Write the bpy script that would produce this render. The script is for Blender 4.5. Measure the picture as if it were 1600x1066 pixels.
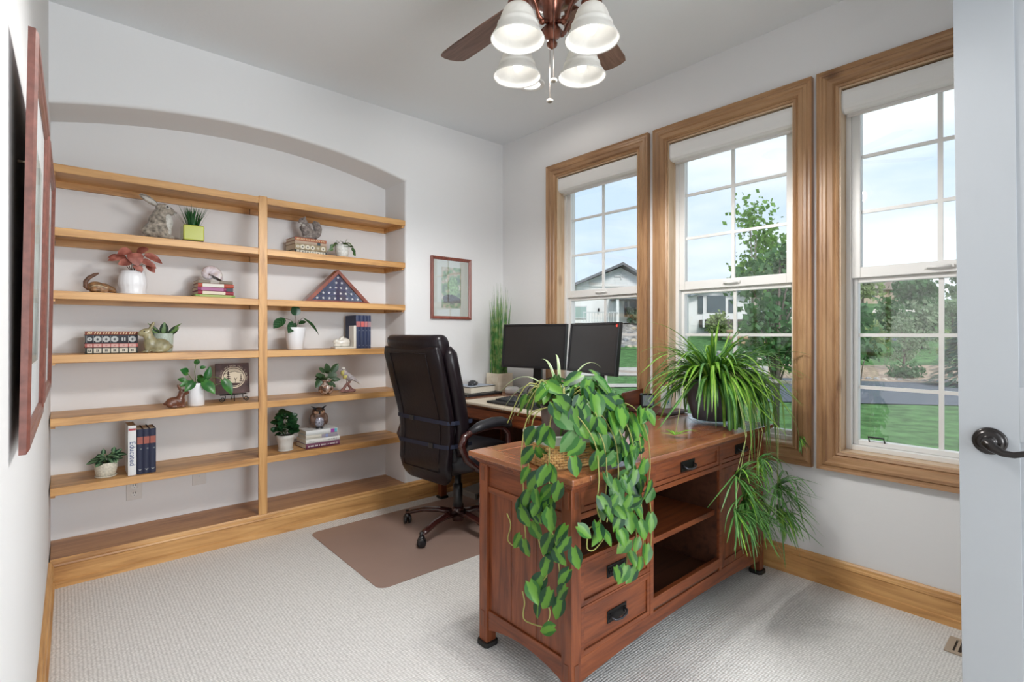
import bpy, bmesh, math, random
from mathutils import Vector, Matrix, Euler

for o in list(bpy.data.objects):
    bpy.data.objects.remove(o)
SC = bpy.context.scene
COL = SC.collection
PI = math.pi
R = math.radians
rnd = random.Random(7)

# ------------------------------------------------------------------ camera, light, exposure
cam_data = bpy.data.cameras.new('camera')
cam_data.lens = 18.0
cam_data.sensor_width = 36.0
cam_data.shift_y = -0.0075
cam_data.clip_start = 0.02
cam_data.clip_end = 400
cam = bpy.data.objects.new('camera', cam_data)
COL.objects.link(cam)
cam.location = (0, 0, 1.2)
cam.rotation_euler = (R(90), 0, R(-41.35))
SC.camera = cam

SC.view_settings.view_transform = 'Standard'
SC.view_settings.look = 'None'
SC.view_settings.gamma = 1.0
SC.view_settings.exposure = 0.06
SC.view_settings.use_curve_mapping = False
SC.cycles.max_bounces = 10
SC.cycles.diffuse_bounces = 6
SC.cycles.transparent_max_bounces = 16
SC.cycles.sample_clamp_indirect = 4.0
SC.cycles.caustics_reflective = False
SC.cycles.caustics_refractive = False


def build_world():
    w = bpy.data.worlds.new('overcast_sky')
    SC.world = w
    w.use_nodes = True
    nt = w.node_tree
    nt.nodes.clear()
    out = nt.nodes.new('ShaderNodeOutputWorld')
    bg = nt.nodes.new('ShaderNodeBackground')
    tc = nt.nodes.new('ShaderNodeTexCoord')
    mp = nt.nodes.new('ShaderNodeMapping')
    mp.inputs['Scale'].default_value = (1.0, 1.0, 3.2)
    nz = nt.nodes.new('ShaderNodeTexNoise')
    nz.inputs['Scale'].default_value = 2.3
    nz.inputs['Detail'].default_value = 5
    nz.inputs['Roughness'].default_value = 0.5
    cr = nt.nodes.new('ShaderNodeValToRGB')
    cr.color_ramp.elements[0].position = 0.36
    cr.color_ramp.elements[0].color = (0.54, 0.70, 0.88, 1)
    cr.color_ramp.elements[1].position = 0.60
    cr.color_ramp.elements[1].color = (0.86, 0.93, 0.97, 1)
    nt.links.new(tc.outputs['Generated'], mp.inputs['Vector'])
    nt.links.new(mp.outputs['Vector'], nz.inputs['Vector'])
    nt.links.new(nz.outputs['Fac'], cr.inputs['Fac'])
    nt.links.new(cr.outputs['Color'], bg.inputs['Color'])
    bg.inputs['Strength'].default_value = 1.3
    nt.links.new(bg.outputs['Background'], out.inputs['Surface'])


build_world()


def add_light(name, kind, loc, energy, size=None, rot=None, color=(1, 1, 1), size_y=None):
    d = bpy.data.lights.new(name, kind)
    d.energy = energy
    d.color = color
    if kind == 'AREA':
        d.shape = 'RECTANGLE'
        d.size = size
        d.size_y = size_y or size
    elif kind == 'POINT':
        d.shadow_soft_size = size or 0.03
    elif kind == 'SPOT':
        d.shadow_soft_size = size or 0.03; d.spot_size = R(179); d.spot_blend = .3
    elif kind == 'SUN':
        d.angle = size or 0.1
    o = bpy.data.objects.new(name, d)
    COL.objects.link(o)
    o.location = loc
    if rot:
        o.rotation_euler = rot
    return o


# added fill lamp behind the camera to brighten the room, and a soft high sun behind thin cloud
add_light('room_fill_light', 'AREA', (1.25, -2.9, 1.35), 116, 1.5, (R(104), 0, R(-10)), (0.93, 0.97, 1.0), 1.6)
add_light('veiled_sun', 'SUN', (10, 5, 30), 2.6, R(12), (R(49), 0, R(-30)), (1.0, 0.97, 0.9))


# ------------------------------------------------------------------ tagging
def tag(o, label=None, cat=None, group=None, kind=None):
    if label: o['label'] = label
    if cat: o['category'] = cat
    if group: o['group'] = group
    if kind: o['kind'] = kind
    return o


def thing(name, label, cat, loc=(0, 0, 0), rot=(0, 0, 0), group=None):
    o = bpy.data.objects.new(name, None)
    o.empty_display_size = 0.05
    COL.objects.link(o)
    o.location = loc
    o.rotation_euler = rot
    return tag(o, label, cat, group)


# ------------------------------------------------------------------ mesh builder
class MB:
    def __init__(self):
        self.v = []; self.f = []; self.m = []; self.s = []; self.uv = []

    def add(self, verts, faces, m=0, smooth=False, uvs=None, M=None):
        b = len(self.v)
        for p in verts:
            p = Vector(p)
            if M is not None: p = M @ p
            self.v.append(p)
        for k, fc in enumerate(faces):
            self.f.append([b + i for i in fc])
            self.m.append(m); self.s.append(smooth)
            self.uv.append([uvs[i] for i in fc] if uvs else None)
        return self

    def box(self, x0, y0, z0, x1, y1, z1, m=0, M=None):
        x0, x1 = min(x0, x1), max(x0, x1); y0, y1 = min(y0, y1), max(y0, y1); z0, z1 = min(z0, z1), max(z0, z1)
        v = [(x0, y0, z0), (x1, y0, z0), (x1, y1, z0), (x0, y1, z0), (x0, y0, z1), (x1, y0, z1), (x1, y1, z1), (x0, y1, z1)]
        return self.add(v, [(0, 3, 2, 1), (4, 5, 6, 7), (0, 1, 5, 4), (1, 2, 6, 5), (2, 3, 7, 6), (3, 0, 4, 7)], m, M=M)

    def prism(self, pts, a, b, axis='z', m=0, smooth=False, M=None):
        n = len(pts)
        def P(p, t):
            return {'z': (p[0], p[1], t), 'y': (p[0], t, p[1]), 'x': (t, p[0], p[1])}[axis]
        v = [P(p, a) for p in pts] + [P(p, b) for p in pts]
        ar = sum(pts[i][0] * pts[(i + 1) % n][1] - pts[(i + 1) % n][0] * pts[i][1] for i in range(n))
        flip = (ar < 0) ^ (axis == 'y') ^ (b < a)
        caps = [list(range(n))[::-1], list(range(n, 2 * n))]
        side = [(i, (i + 1) % n, n + (i + 1) % n, n + i) for i in range(n)]
        if flip:
            caps = [c[::-1] for c in caps]; side = [s[::-1] for s in side]
        self.add(v, caps, m, False, M=M)
        k = len(self.v) - 2 * n
        for s in side:
            self.f.append([k + i for i in s]); self.m.append(m); self.s.append(smooth); self.uv.append(None)
        return self

    def lathe(self, prof, n=32, c=(0, 0, 0), m=0, M=None, smooth=True, sx=1, sy=1, a0=0, a1=2 * PI, wob=None):
        full = abs(a1 - a0 - 2 * PI) < 1e-6
        nn = n if full else n + 1
        v = []
        for (r, z) in prof:
            for k in range(nn):
                a = a0 + (a1 - a0) * k / n
                q = r * (wob(a, z) if wob else 1)
                v.append((c[0] + q * math.cos(a) * sx, c[1] + q * math.sin(a) * sy, c[2] + z))
        f = []
        for j in range(len(prof) - 1):
            for k in range(n):
                k2 = (k + 1) % nn
                f.append((j * nn + k, j * nn + k2, (j + 1) * nn + k2, (j + 1) * nn + k))
        return self.add(v, f, m, smooth, M=M)

    def tube(self, path, rad, n=8, m=0, cap=True, closed=False, M=None, flat=1.0, smooth=True):
        P = [Vector(p) for p in path]
        L = len(P)
        rs = rad if isinstance(rad, (list, tuple)) else [rad] * L
        v = []
        up = None
        for i in range(L):
            if closed:
                t = P[(i + 1) % L] - P[i - 1]
            else:
                t = P[min(i + 1, L - 1)] - P[max(i - 1, 0)]
            if t.length < 1e-9: t = Vector((0, 0, 1))
            t.normalize()
            if up is None:
                up = Vector((0, 0, 1)) if abs(t.z) < .9 else Vector((0, 1, 0))
            s = t.cross(up)
            if s.length < 1e-6: s = t.orthogonal()
            s.normalize(); up = s.cross(t).normalized()
            for k in range(n):
                a = 2 * PI * k / n
                v.append(P[i] + (s * math.cos(a) + up * math.sin(a) * flat) * rs[i])
        f = []
        for i in range(L if closed else L - 1):
            j = (i + 1) % L
            for k in range(n):
                k2 = (k + 1) % n
                f.append((i * n + k, i * n + k2, j * n + k2, j * n + k))
        if cap and not closed:
            f.append(tuple(range(n))[::-1]); f.append(tuple(range((L - 1) * n, L * n)))
        return self.add(v, f, m, smooth, M=M)

    def ell(self, c, r, nu=20, nv=12, m=0, M=None, rot=None):
        T = Matrix.Translation(Vector(c))
        if rot: T = T @ Euler(rot).to_matrix().to_4x4()
        if M is not None: T = M @ T
        prof = [(math.sin(PI * j / nv), -math.cos(PI * j / nv)) for j in range(nv + 1)]
        v = []; f = []
        for (q, z) in prof:
            for k in range(nu):
                a = 2 * PI * k / nu
                v.append((q * math.cos(a) * r[0], q * math.sin(a) * r[1], z * r[2]))
        for j in range(nv):
            for k in range(nu):
                k2 = (k + 1) % nu
                f.append((j * nu + k, j * nu + k2, (j + 1) * nu + k2, (j + 1) * nu + k))
        return self.add(v, f, m, True, M=T)

    def ribbon(self, path, width, side=None, m=0, fold=0.0, seed=0.5):
        """long leaf: path points, width profile, V-fold; uv = (across, along)"""
        P = [Vector(p) for p in path]; L = len(P)
        v = []; uv = []
        for i in range(L):
            t = (P[min(i + 1, L - 1)] - P[max(i - 1, 0)])
            t = t.normalized() if t.length > 1e-9 else Vector((0, 0, 1))
            s = Vector(side) if side is not None else t.cross(Vector((0, 0, 1)))
            s = s - t * s.dot(t)
            if s.length < 1e-5: s = t.orthogonal()
            s.normalize(); nrm = s.cross(t)
            w = width(i / (L - 1)) if callable(width) else width
            v += [P[i] - s * w + nrm * w * fold, P[i], P[i] + s * w + nrm * w * fold]
            uv += [(0, i / (L - 1)), (0.5, i / (L - 1)), (1, i / (L - 1))]
        f = []
        for i in range(L - 1):
            for k in (0, 1):
                f.append((i * 3 + k, i * 3 + k + 1, i * 3 + 4 + k, i * 3 + 3 + k))
        return self.add(v, f, m, True, uvs=uv)

    def leaf(self, base, d, nrm, ln, wd, shape='heart', m=0, droop=0.25, cup=0.15, ns=7):
        """broad leaf; base point, direction, face normal"""
        d = Vector(d).normalized(); nrm = Vector(nrm)
        nrm = nrm - d * nrm.dot(d)
        if nrm.length < 1e-5: nrm = d.orthogonal()
        nrm.normalize(); s = d.cross(nrm)
        base = Vector(base)
        W = {'heart': [0.35, 0.86, 1.0, 0.93, 0.72, 0.40, 0.0],
             'oval': [0.15, 0.60, 0.92, 1.0, 0.88, 0.55, 0.0],
             'round': [0.30, 0.80, 1.0, 1.0, 0.88, 0.58, 0.0],
             'lance': [0.10, 0.42, 0.80, 1.0, 0.80, 0.42, 0.0]}[shape]
        back = 0.14 if shape == 'heart' else 0.0
        v = []; uv = []
        for i in range(7):
            t = i / 6.0
            w = wd * 0.5 * W[i]
            for k in (-1, -.5, 0, .5, 1):
                yy = t * ln - (back * ln * abs(k) if i == 0 else 0) - (0.04 * ln * abs(k) if i == 1 else 0)
                h = -droop * ln * t * t + cup * w * abs(k) * 1.4
                v.append(base + d * yy + s * (w * k) + nrm * h)
                uv.append((0.5 + k * .5 * W[i], t))
        f = []
        for i in range(6):
            for k in range(4):
                f.append((i * 5 + k, i * 5 + k + 1, i * 5 + 6 + k, i * 5 + 5 + k))
        return self.add(v, f, m, True, uvs=uv)

    def build(self, name, mats, parent=None, loc=None, rot=None, bevel=0, seg=2, shade=None, label=None):
        me = bpy.data.meshes.new(name)
        me.from_pydata([tuple(p) for p in self.v], [], self.f)
        if not isinstance(mats, (list, tuple)): mats = [mats]
        for mt in mats: me.materials.append(mt)
        me.polygons.foreach_set('material_index', self.m)
        me.polygons.foreach_set('use_smooth', [bool(x) if shade is None else shade for x in self.s])
        if any(u is not None for u in self.uv):
            lay = me.uv_layers.new(name='UVMap')
            flat = []
            for u, fc in zip(self.uv, self.f):
                for k in range(len(fc)):
                    q = u[k] if u is not None else (0, 0)
                    flat += [q[0], q[1]]
            lay.data.foreach_set('uv', flat)
        me.update()
        o = bpy.data.objects.new(name, me)
        COL.objects.link(o)
        if parent is not None: o.parent = parent
        if loc is not None: o.location = loc
        if rot is not None: o.rotation_euler = rot
        if bevel:
            md = o.modifiers.new('bevel', 'BEVEL')
            md.width = bevel; md.segments = seg; md.limit_method = 'ANGLE'; md.angle_limit = R(40)
        if label: o['label'] = label
        return o


def blob(o, voxel, smooth=6, disp=0.0, dscale=0.02):
    """melt overlapping shapes of one mesh into one continuous surface"""
    md = o.modifiers.new('remesh', 'REMESH'); md.mode = 'VOXEL'; md.voxel_size = voxel; md.use_smooth_shade = True
    sm = o.modifiers.new('smooth', 'SMOOTH'); sm.factor = .5; sm.iterations = smooth
    if disp:
        tx = bpy.data.textures.new('fur_noise', 'CLOUDS'); tx.noise_scale = dscale; tx.noise_depth = 2
        dm = o.modifiers.new('fur', 'DISPLACE'); dm.texture = tx; dm.strength = disp; dm.mid_level = .5
        dm.texture_coords = 'LOCAL'
    return o


def subsurf(o, lv=2):
    md = o.modifiers.new('subsurf', 'SUBSURF'); md.levels = lv; md.render_levels = lv
    return o


_font_cache = {}
def text_verts(s, size):
    c = bpy.data.curves.new('t', 'FONT'); c.body = s; c.size = size; c.align_x = 'CENTER'; c.align_y = 'CENTER'
    c.resolution_u = 3
    o = bpy.data.objects.new('t', c); COL.objects.link(o)
    dg = bpy.context.evaluated_depsgraph_get()
    me = o.evaluated_get(dg).to_mesh()
    vs = [tuple(v.co) for v in me.vertices]; fs = [tuple(p.vertices) for p in me.polygons]
    o.evaluated_get(dg).to_mesh_clear()
    bpy.data.objects.remove(o); bpy.data.curves.remove(c)
    return vs, fs


def add_text(mb, s, size, M, m=0):
    vs, fs = text_verts(s, size)
    mb.add(vs, fs, m, False, M=M)


# ------------------------------------------------------------------ materials
MAT = {}
def nodes(name):
    mt = bpy.data.materials.new(name); mt.use_nodes = True
    nt = mt.node_tree
    return mt, nt, nt.nodes['Principled BSDF']


def plain(name, col, rough=0.5, metal=0.0, spec=0.5, noise=0.0, nscale=40, bump=0.0, bscale=200, coat=0, trans=0, sheen=0, emis=None, es=1, alpha=None):
    if name in MAT: return MAT[name]
    mt, nt, b = nodes(name)
    b.inputs['Base Color'].default_value = (*col, 1)
    b.inputs['Roughness'].default_value = rough
    b.inputs['Metallic'].default_value = metal
    b.inputs['Specular IOR Level'].default_value = spec
    if coat:
        b.inputs['Coat Weight'].default_value = coat; b.inputs['Coat Roughness'].default_value = .1
    if trans: b.inputs['Transmission Weight'].default_value = trans
    if sheen: b.inputs['Sheen Weight'].default_value = sheen
    if emis:
        b.inputs['Emission Color'].default_value = (*emis, 1); b.inputs['Emission Strength'].default_value = es
    tc = nt.nodes.new('ShaderNodeTexCoord')
    if noise:
        nz = nt.nodes.new('ShaderNodeTexNoise'); nz.inputs['Scale'].default_value = nscale; nz.inputs['Detail'].default_value = 4
        mx = nt.nodes.new('ShaderNodeMix'); mx.data_type = 'RGBA'
        lo = tuple(c * (1 - noise) for c in col); hi = tuple(min(1, c * (1 + noise)) for c in col)
        rr = nt.nodes.new('ShaderNodeMapRange'); rr.inputs['From Min'].default_value = .3; rr.inputs['From Max'].default_value = .7
        mx.inputs['A'].default_value = (*lo, 1); mx.inputs['B'].default_value = (*hi, 1)
        nt.links.new(tc.outputs['Object'], nz.inputs['Vector'])
        nt.links.new(nz.outputs['Fac'], rr.inputs['Value'])
        nt.links.new(rr.outputs['Result'], mx.inputs['Factor'])
        nt.links.new(mx.outputs['Result'], b.inputs['Base Color'])
    if bump:
        n2 = nt.nodes.new('ShaderNodeTexNoise'); n2.inputs['Scale'].default_value = bscale; n2.inputs['Detail'].default_value = 3
        bp = nt.nodes.new('ShaderNodeBump'); bp.inputs['Strength'].default_value = bump; bp.inputs['Distance'].default_value = .002
        nt.links.new(tc.outputs['Object'], n2.inputs['Vector'])
        nt.links.new(n2.outputs['Fac'], bp.inputs['Height']); nt.links.new(bp.outputs['Normal'], b.inputs['Normal'])
    MAT[name] = mt
    return mt


def wood(name, c1, c2, c3, axis='x', rough=0.4, knots=True, grain=22, blotch=0.5, coat=0.0, knot_scale=2.6):
    """c1 light, c2 mid, c3 dark grain; the grain runs along axis"""
    if name in MAT: return MAT[name]
    mt, nt, b = nodes(name)
    tc = nt.nodes.new('ShaderNodeTexCoord')
    mp = nt.nodes.new('ShaderNodeMapping')
    k = 0.09
    sc = {'x': (k, 1, 1), 'y': (1, k, 1), 'z': (1, 1, k)}[axis]
    mp.inputs['Scale'].default_value = sc
    nt.links.new(tc.outputs['Object'], mp.inputs['Vector'])
    nz = nt.nodes.new('ShaderNodeTexNoise'); nz.inputs['Scale'].default_value = grain
    nz.inputs['Detail'].default_value = 6; nz.inputs['Roughness'].default_value = .6; nz.inputs['Distortion'].default_value = .8
    nt.links.new(mp.outputs['Vector'], nz.inputs['Vector'])
    n2 = nt.nodes.new('ShaderNodeTexNoise'); n2.inputs['Scale'].default_value = 3.0; n2.inputs['Detail'].default_value = 3
    mp2 = nt.nodes.new('ShaderNodeMapping'); sc2 = {'x': (.5, 1, 1), 'y': (1, .5, 1), 'z': (1, 1, .5)}[axis]
    mp2.inputs['Scale'].default_value = sc2
    nt.links.new(tc.outputs['Object'], mp2.inputs['Vector']); nt.links.new(mp2.outputs['Vector'], n2.inputs['Vector'])
    ad = nt.nodes.new('ShaderNodeMath'); ad.operation = 'MULTIPLY_ADD'
    ad.inputs[1].default_value = blotch
    nt.links.new(n2.outputs['Fac'], ad.inputs[0])
    sub = nt.nodes.new('ShaderNodeMath'); sub.operation = 'SUBTRACT'; sub.inputs[1].default_value = blotch * .5
    nt.links.new(nz.outputs['Fac'], sub.inputs[0]); nt.links.new(sub.outputs[0], ad.inputs[2])
    cr = nt.nodes.new('ShaderNodeValToRGB')
    e = cr.color_ramp.elements
    e[0].position = .30; e[0].color = (*c3, 1); e[1].position = .66; e[1].color = (*c1, 1)
    m_ = e.new(.47); m_.color = (*c2, 1)
    nt.links.new(ad.outputs[0], cr.inputs['Fac'])
    last = cr.outputs['Color']
    if knots:
        vo = nt.nodes.new('ShaderNodeTexVoronoi'); vo.inputs['Scale'].default_value = knot_scale; vo.inputs['Randomness'].default_value = 1
        mp3 = nt.nodes.new('ShaderNodeMapping'); mp3.inputs['Scale'].default_value = {'x': (.6, 1, 1), 'y': (1, .6, 1), 'z': (1, 1, .6)}[axis]
        nt.links.new(tc.outputs['Object'], mp3.inputs['Vector']); nt.links.new(mp3.outputs['Vector'], vo.inputs['Vector'])
        mr = nt.nodes.new('ShaderNodeMapRange'); mr.inputs['From Min'].default_value = .02; mr.inputs['From Max'].default_value = .09
        mr.inputs['To Min'].default_value = .85; mr.inputs['To Max'].default_value = 0
        nt.links.new(vo.outputs['Distance'], mr.inputs['Value'])
        mx = nt.nodes.new('ShaderNodeMix'); mx.data_type = 'RGBA'
        nt.links.new(mr.outputs['Result'], mx.inputs['Factor'])
        nt.links.new(last, mx.inputs['A']); mx.inputs['B'].default_value = (c3[0] * .45, c3[1] * .35, c3[2] * .3, 1)
        last = mx.outputs['Result']
    nt.links.new(last, b.inputs['Base Color'])
    b.inputs['Roughness'].default_value = rough
    if coat: b.inputs['Coat Weight'].default_value = coat; b.inputs['Coat Roughness'].default_value = .15
    bp = nt.nodes.new('ShaderNodeBump'); bp.inputs['Strength'].default_value = .12; bp.inputs['Distance'].default_value = .001
    nt.links.new(nz.outputs['Fac'], bp.inputs['Height']); nt.links.new(bp.outputs['Normal'], b.inputs['Normal'])
    MAT[name] = mt
    return mt


def leaf_mat(name, edge, mid, rough=.35, pattern='stripe', rand=.18, transl=.25):
    """variegated leaf: edge colour and centre colour by leaf uv, a little different per patch of the plant"""
    if name in MAT: return MAT[name]
    mt, nt, b = nodes(name)
    uv = nt.nodes.new('ShaderNodeUVMap'); uv.uv_map = 'UVMap'
    sp = nt.nodes.new('ShaderNodeSeparateXYZ'); nt.links.new(uv.outputs['UV'], sp.inputs['Vector'])
    geo = nt.nodes.new('ShaderNodeTexCoord')
    nz = nt.nodes.new('ShaderNodeTexNoise'); nz.inputs['Scale'].default_value = 24; nt.links.new(geo.outputs['Object'], nz.inputs['Vector'])
    def math_(op, a, bb, clamp=False):
        n = nt.nodes.new('ShaderNodeMath'); n.operation = op; n.use_clamp = clamp
        for i, q in enumerate((a, bb)):
            if isinstance(q, (int, float)): n.inputs[i].default_value = q
            else: nt.links.new(q, n.inputs[i])
        return n.outputs[0]
    u = math_('ABSOLUTE', math_('SUBTRACT', sp.outputs['X'], .5), 0)
    wob = math_('MULTIPLY', math_('SUBTRACT', nz.outputs['Fac'], .5), .55)
    if pattern == 'stripe':
        fac = math_('MULTIPLY', math_('SUBTRACT', .24, math_('ADD', u, wob)), 14, True)
    elif pattern == 'ribs':
        z = math_('SUBTRACT', math_('MULTIPLY', sp.outputs['Y'], 6.0), math_('MULTIPLY', u, 5.0))
        fr = math_('FRACT', z, 0)
        fac = math_('MULTIPLY', math_('SUBTRACT', .36, fr), 6, True)
    elif pattern == 'vein':
        fac = math_('MULTIPLY', math_('SUBTRACT', .07, u), 16, True)
    else:
        fac = math_('MULTIPLY', math_('SUBTRACT', nz.outputs['Fac'], .42), 4, True)
    mx = nt.nodes.new('ShaderNodeMix'); mx.data_type = 'RGBA'
    nt.links.new(fac, mx.inputs['Factor']); mx.inputs['A'].default_value = (*edge, 1); mx.inputs['B'].default_value = (*mid, 1)
    n2 = nt.nodes.new('ShaderNodeTexNoise'); n2.inputs['Scale'].default_value = 9; nt.links.new(geo.outputs['Object'], n2.inputs['Vector'])
    hs = nt.nodes.new('ShaderNodeHueSaturation')
    nt.links.new(mx.outputs['Result'], hs.inputs['Color'])
    nt.links.new(math_('ADD', math_('MULTIPLY', n2.outputs['Fac'], rand * 5), 1 - rand * 2.5), hs.inputs['Value'])
    nt.links.new(hs.outputs['Color'], b.inputs['Base Color'])
    b.inputs['Roughness'].default_value = rough
    tr = nt.nodes.new('ShaderNodeBsdfTranslucent'); nt.links.new(hs.outputs['Color'], tr.inputs['Color'])
    ms = nt.nodes.new('ShaderNodeMixShader'); ms.inputs[0].default_value = transl
    out = nt.nodes['Material Output']
    nt.links.new(b.outputs[0], ms.inputs[1]); nt.links.new(tr.outputs[0], ms.inputs[2]); nt.links.new(ms.outputs[0], out.inputs['Surface'])
    MAT[name] = mt
    return mt


def carpet_mat():
    mt, nt, b = nodes('looped_beige_carpet')
    tc = nt.nodes.new('ShaderNodeTexCoord')
    mp = nt.nodes.new('ShaderNodeMapping'); mp.inputs['Rotation'].default_value = (0, 0, R(0)); mp.inputs['Scale'].default_value = (1, 1.25, 1)
    vo = nt.nodes.new('ShaderNodeTexVoronoi'); vo.inputs['Scale'].default_value = 80; vo.inputs['Randomness'].default_value = .25
    nt.links.new(tc.outputs['Object'], mp.inputs['Vector']); nt.links.new(mp.outputs['Vector'], vo.inputs['Vector'])
    nz = nt.nodes.new('ShaderNodeTexNoise'); nz.inputs['Scale'].default_value = 60; nz.inputs['Detail'].default_value = 3
    nt.links.new(tc.outputs['Object'], nz.inputs['Vector'])
    cr = nt.nodes.new('ShaderNodeValToRGB'); e = cr.color_ramp.elements
    e[0].position = 0.0; e[0].color = (0.87, 0.855, 0.835, 1); e[1].position = .95; e[1].color = (0.40, 0.385, 0.365, 1)
    nt.links.new(vo.outputs['Distance'], cr.inputs['Fac'])
    mx = nt.nodes.new('ShaderNodeMix'); mx.data_type = 'RGBA'; mx.blend_type = 'MULTIPLY'; mx.inputs['Factor'].default_value = .25
    nt.links.new(cr.outputs['Color'], mx.inputs['A']); nt.links.new(nz.outputs['Fac'], mx.inputs['B'])
    hs = nt.nodes.new('ShaderNodeHueSaturation'); hs.inputs['Value'].default_value = 1.18
    nt.links.new(mx.outputs['Result'], hs.inputs['Color'])
    nt.links.new(hs.outputs['Color'], b.inputs['Base Color'])
    b.inputs['Roughness'].default_value = .95; b.inputs['Specular IOR Level'].default_value = .1
    bp = nt.nodes.new('ShaderNodeBump'); bp.inputs['Strength'].default_value = .8; bp.inputs['Distance'].default_value = .004; bp.invert = True
    nt.links.new(vo.outputs['Distance'], bp.inputs['Height']); nt.links.new(bp.outputs['Normal'], b.inputs['Normal'])
    return mt


def glass_pane_mat(name='window_glass', refl=.08, tint=(1, 1, 1)):
    if name in MAT: return MAT[name]
    mt = bpy.data.materials.new(name); mt.use_nodes = True; nt = mt.node_tree; nt.nodes.clear()
    out = nt.nodes.new('ShaderNodeOutputMaterial'); ms = nt.nodes.new('ShaderNodeMixShader')
    tr = nt.nodes.new('ShaderNodeBsdfTransparent'); tr.inputs['Color'].default_value = (*tint, 1)
    gl = nt.nodes.new('ShaderNodeBsdfGlossy'); gl.inputs['Roughness'].default_value = .02
    ms.inputs[0].default_value = refl
    nt.links.new(tr.outputs[0], ms.inputs[1]); nt.links.new(gl.outputs[0], ms.inputs[2]); nt.links.new(ms.outputs[0], out.inputs['Surface'])
    MAT[name] = mt
    return mt


PAINT = plain('warm_white_wall_paint', (0.75, 0.745, 0.745), .85, spec=.2, bump=.35, bscale=28)
CEIL = plain('ceiling_paint', (0.765, 0.785, 0.80), .9, spec=.2, bump=.3, bscale=45)
AL = ((0.66, 0.375, 0.145), (0.54, 0.285, 0.10), (0.35, 0.165, 0.055))
ALD_X = wood('knotty_alder_x', *AL, axis='x')
ALD_Y = wood('knotty_alder_y', *AL, axis='y')
ALD_Z = wood('knotty_alder_z', *AL, axis='z')
CAS = ((0.45, 0.265, 0.135), (0.355, 0.195, 0.093), (0.24, 0.12, 0.055))
CAS_Y = wood('window_casing_wood_y', *CAS, axis='y')
CAS_Z = wood('window_casing_wood_z', *CAS, axis='z')
OAK = ((0.245, 0.066, 0.020), (0.170, 0.041, 0.012), (0.085, 0.019, 0.006))
OAK_X = wood('mission_oak_x', *OAK, axis='x', knots=False, grain=40, blotch=.3, rough=.42, coat=.05)
OAK_Y = wood('mission_oak_y', *OAK, axis='y', knots=False, grain=40, blotch=.3, rough=.42, coat=.05)
OAK_Z = wood('mission_oak_z', *OAK, axis='z', knots=False, grain=40, blotch=.3, rough=.42, coat=.05)
TOP = ((0.36, 0.135, 0.052), (0.27, 0.092, 0.036), (0.16, 0.05, 0.020))
TOP_X = wood('desk_top_oak_x', *TOP, axis='x', knots=False, grain=34, blotch=.4, rough=.25, coat=.5)
TOP_Y = wood('desk_top_oak_y', *TOP, axis='y', knots=False, grain=34, blotch=.4, rough=.25, coat=.5)
VINYL = plain('white_vinyl', (0.78, 0.77, 0.75), .4)
WHITE = plain('white_ceramic', (0.85, 0.85, 0.84), .3)
BLACK = plain('black_plastic', (0.012, 0.012, 0.014), .35)
DARK = plain('dark_shadow_gap', (0.03, 0.028, 0.026), .9)
GLASS = glass_pane_mat()
SOIL = plain('potting_soil', (0.035, 0.022, 0.014), .95, noise=.5, nscale=90)

# ================================================================== THE ROOM
XW, YB, YN, HC = 2.75, 3.24, 3.54, 2.76      # window wall, back wall, niche back, ceiling
NR = 1.84                                    # right end of the niche
def left_x(y): return -0.045 - 0.012 * (3.24 - y)

fl = MB().box(-1.2, -3.4, -.05, 2.97, 3.75, 0).build('floor', carpet_mat()); tag(fl, kind='structure')
ce = MB().box(-1.2, -3.4, HC, 2.97, 3.75, HC + .1).build('ceiling', CEIL); tag(ce, kind='structure')

# left wall: a slab a hair out of square
wl = MB().prism([(left_x(-.75), -.75), (left_x(3.75), 3.75), (-.3, 3.75), (-.3, -.75)], 0, HC, 'z').build('wall_left', PAINT)
tag(wl, kind='structure')

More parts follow.
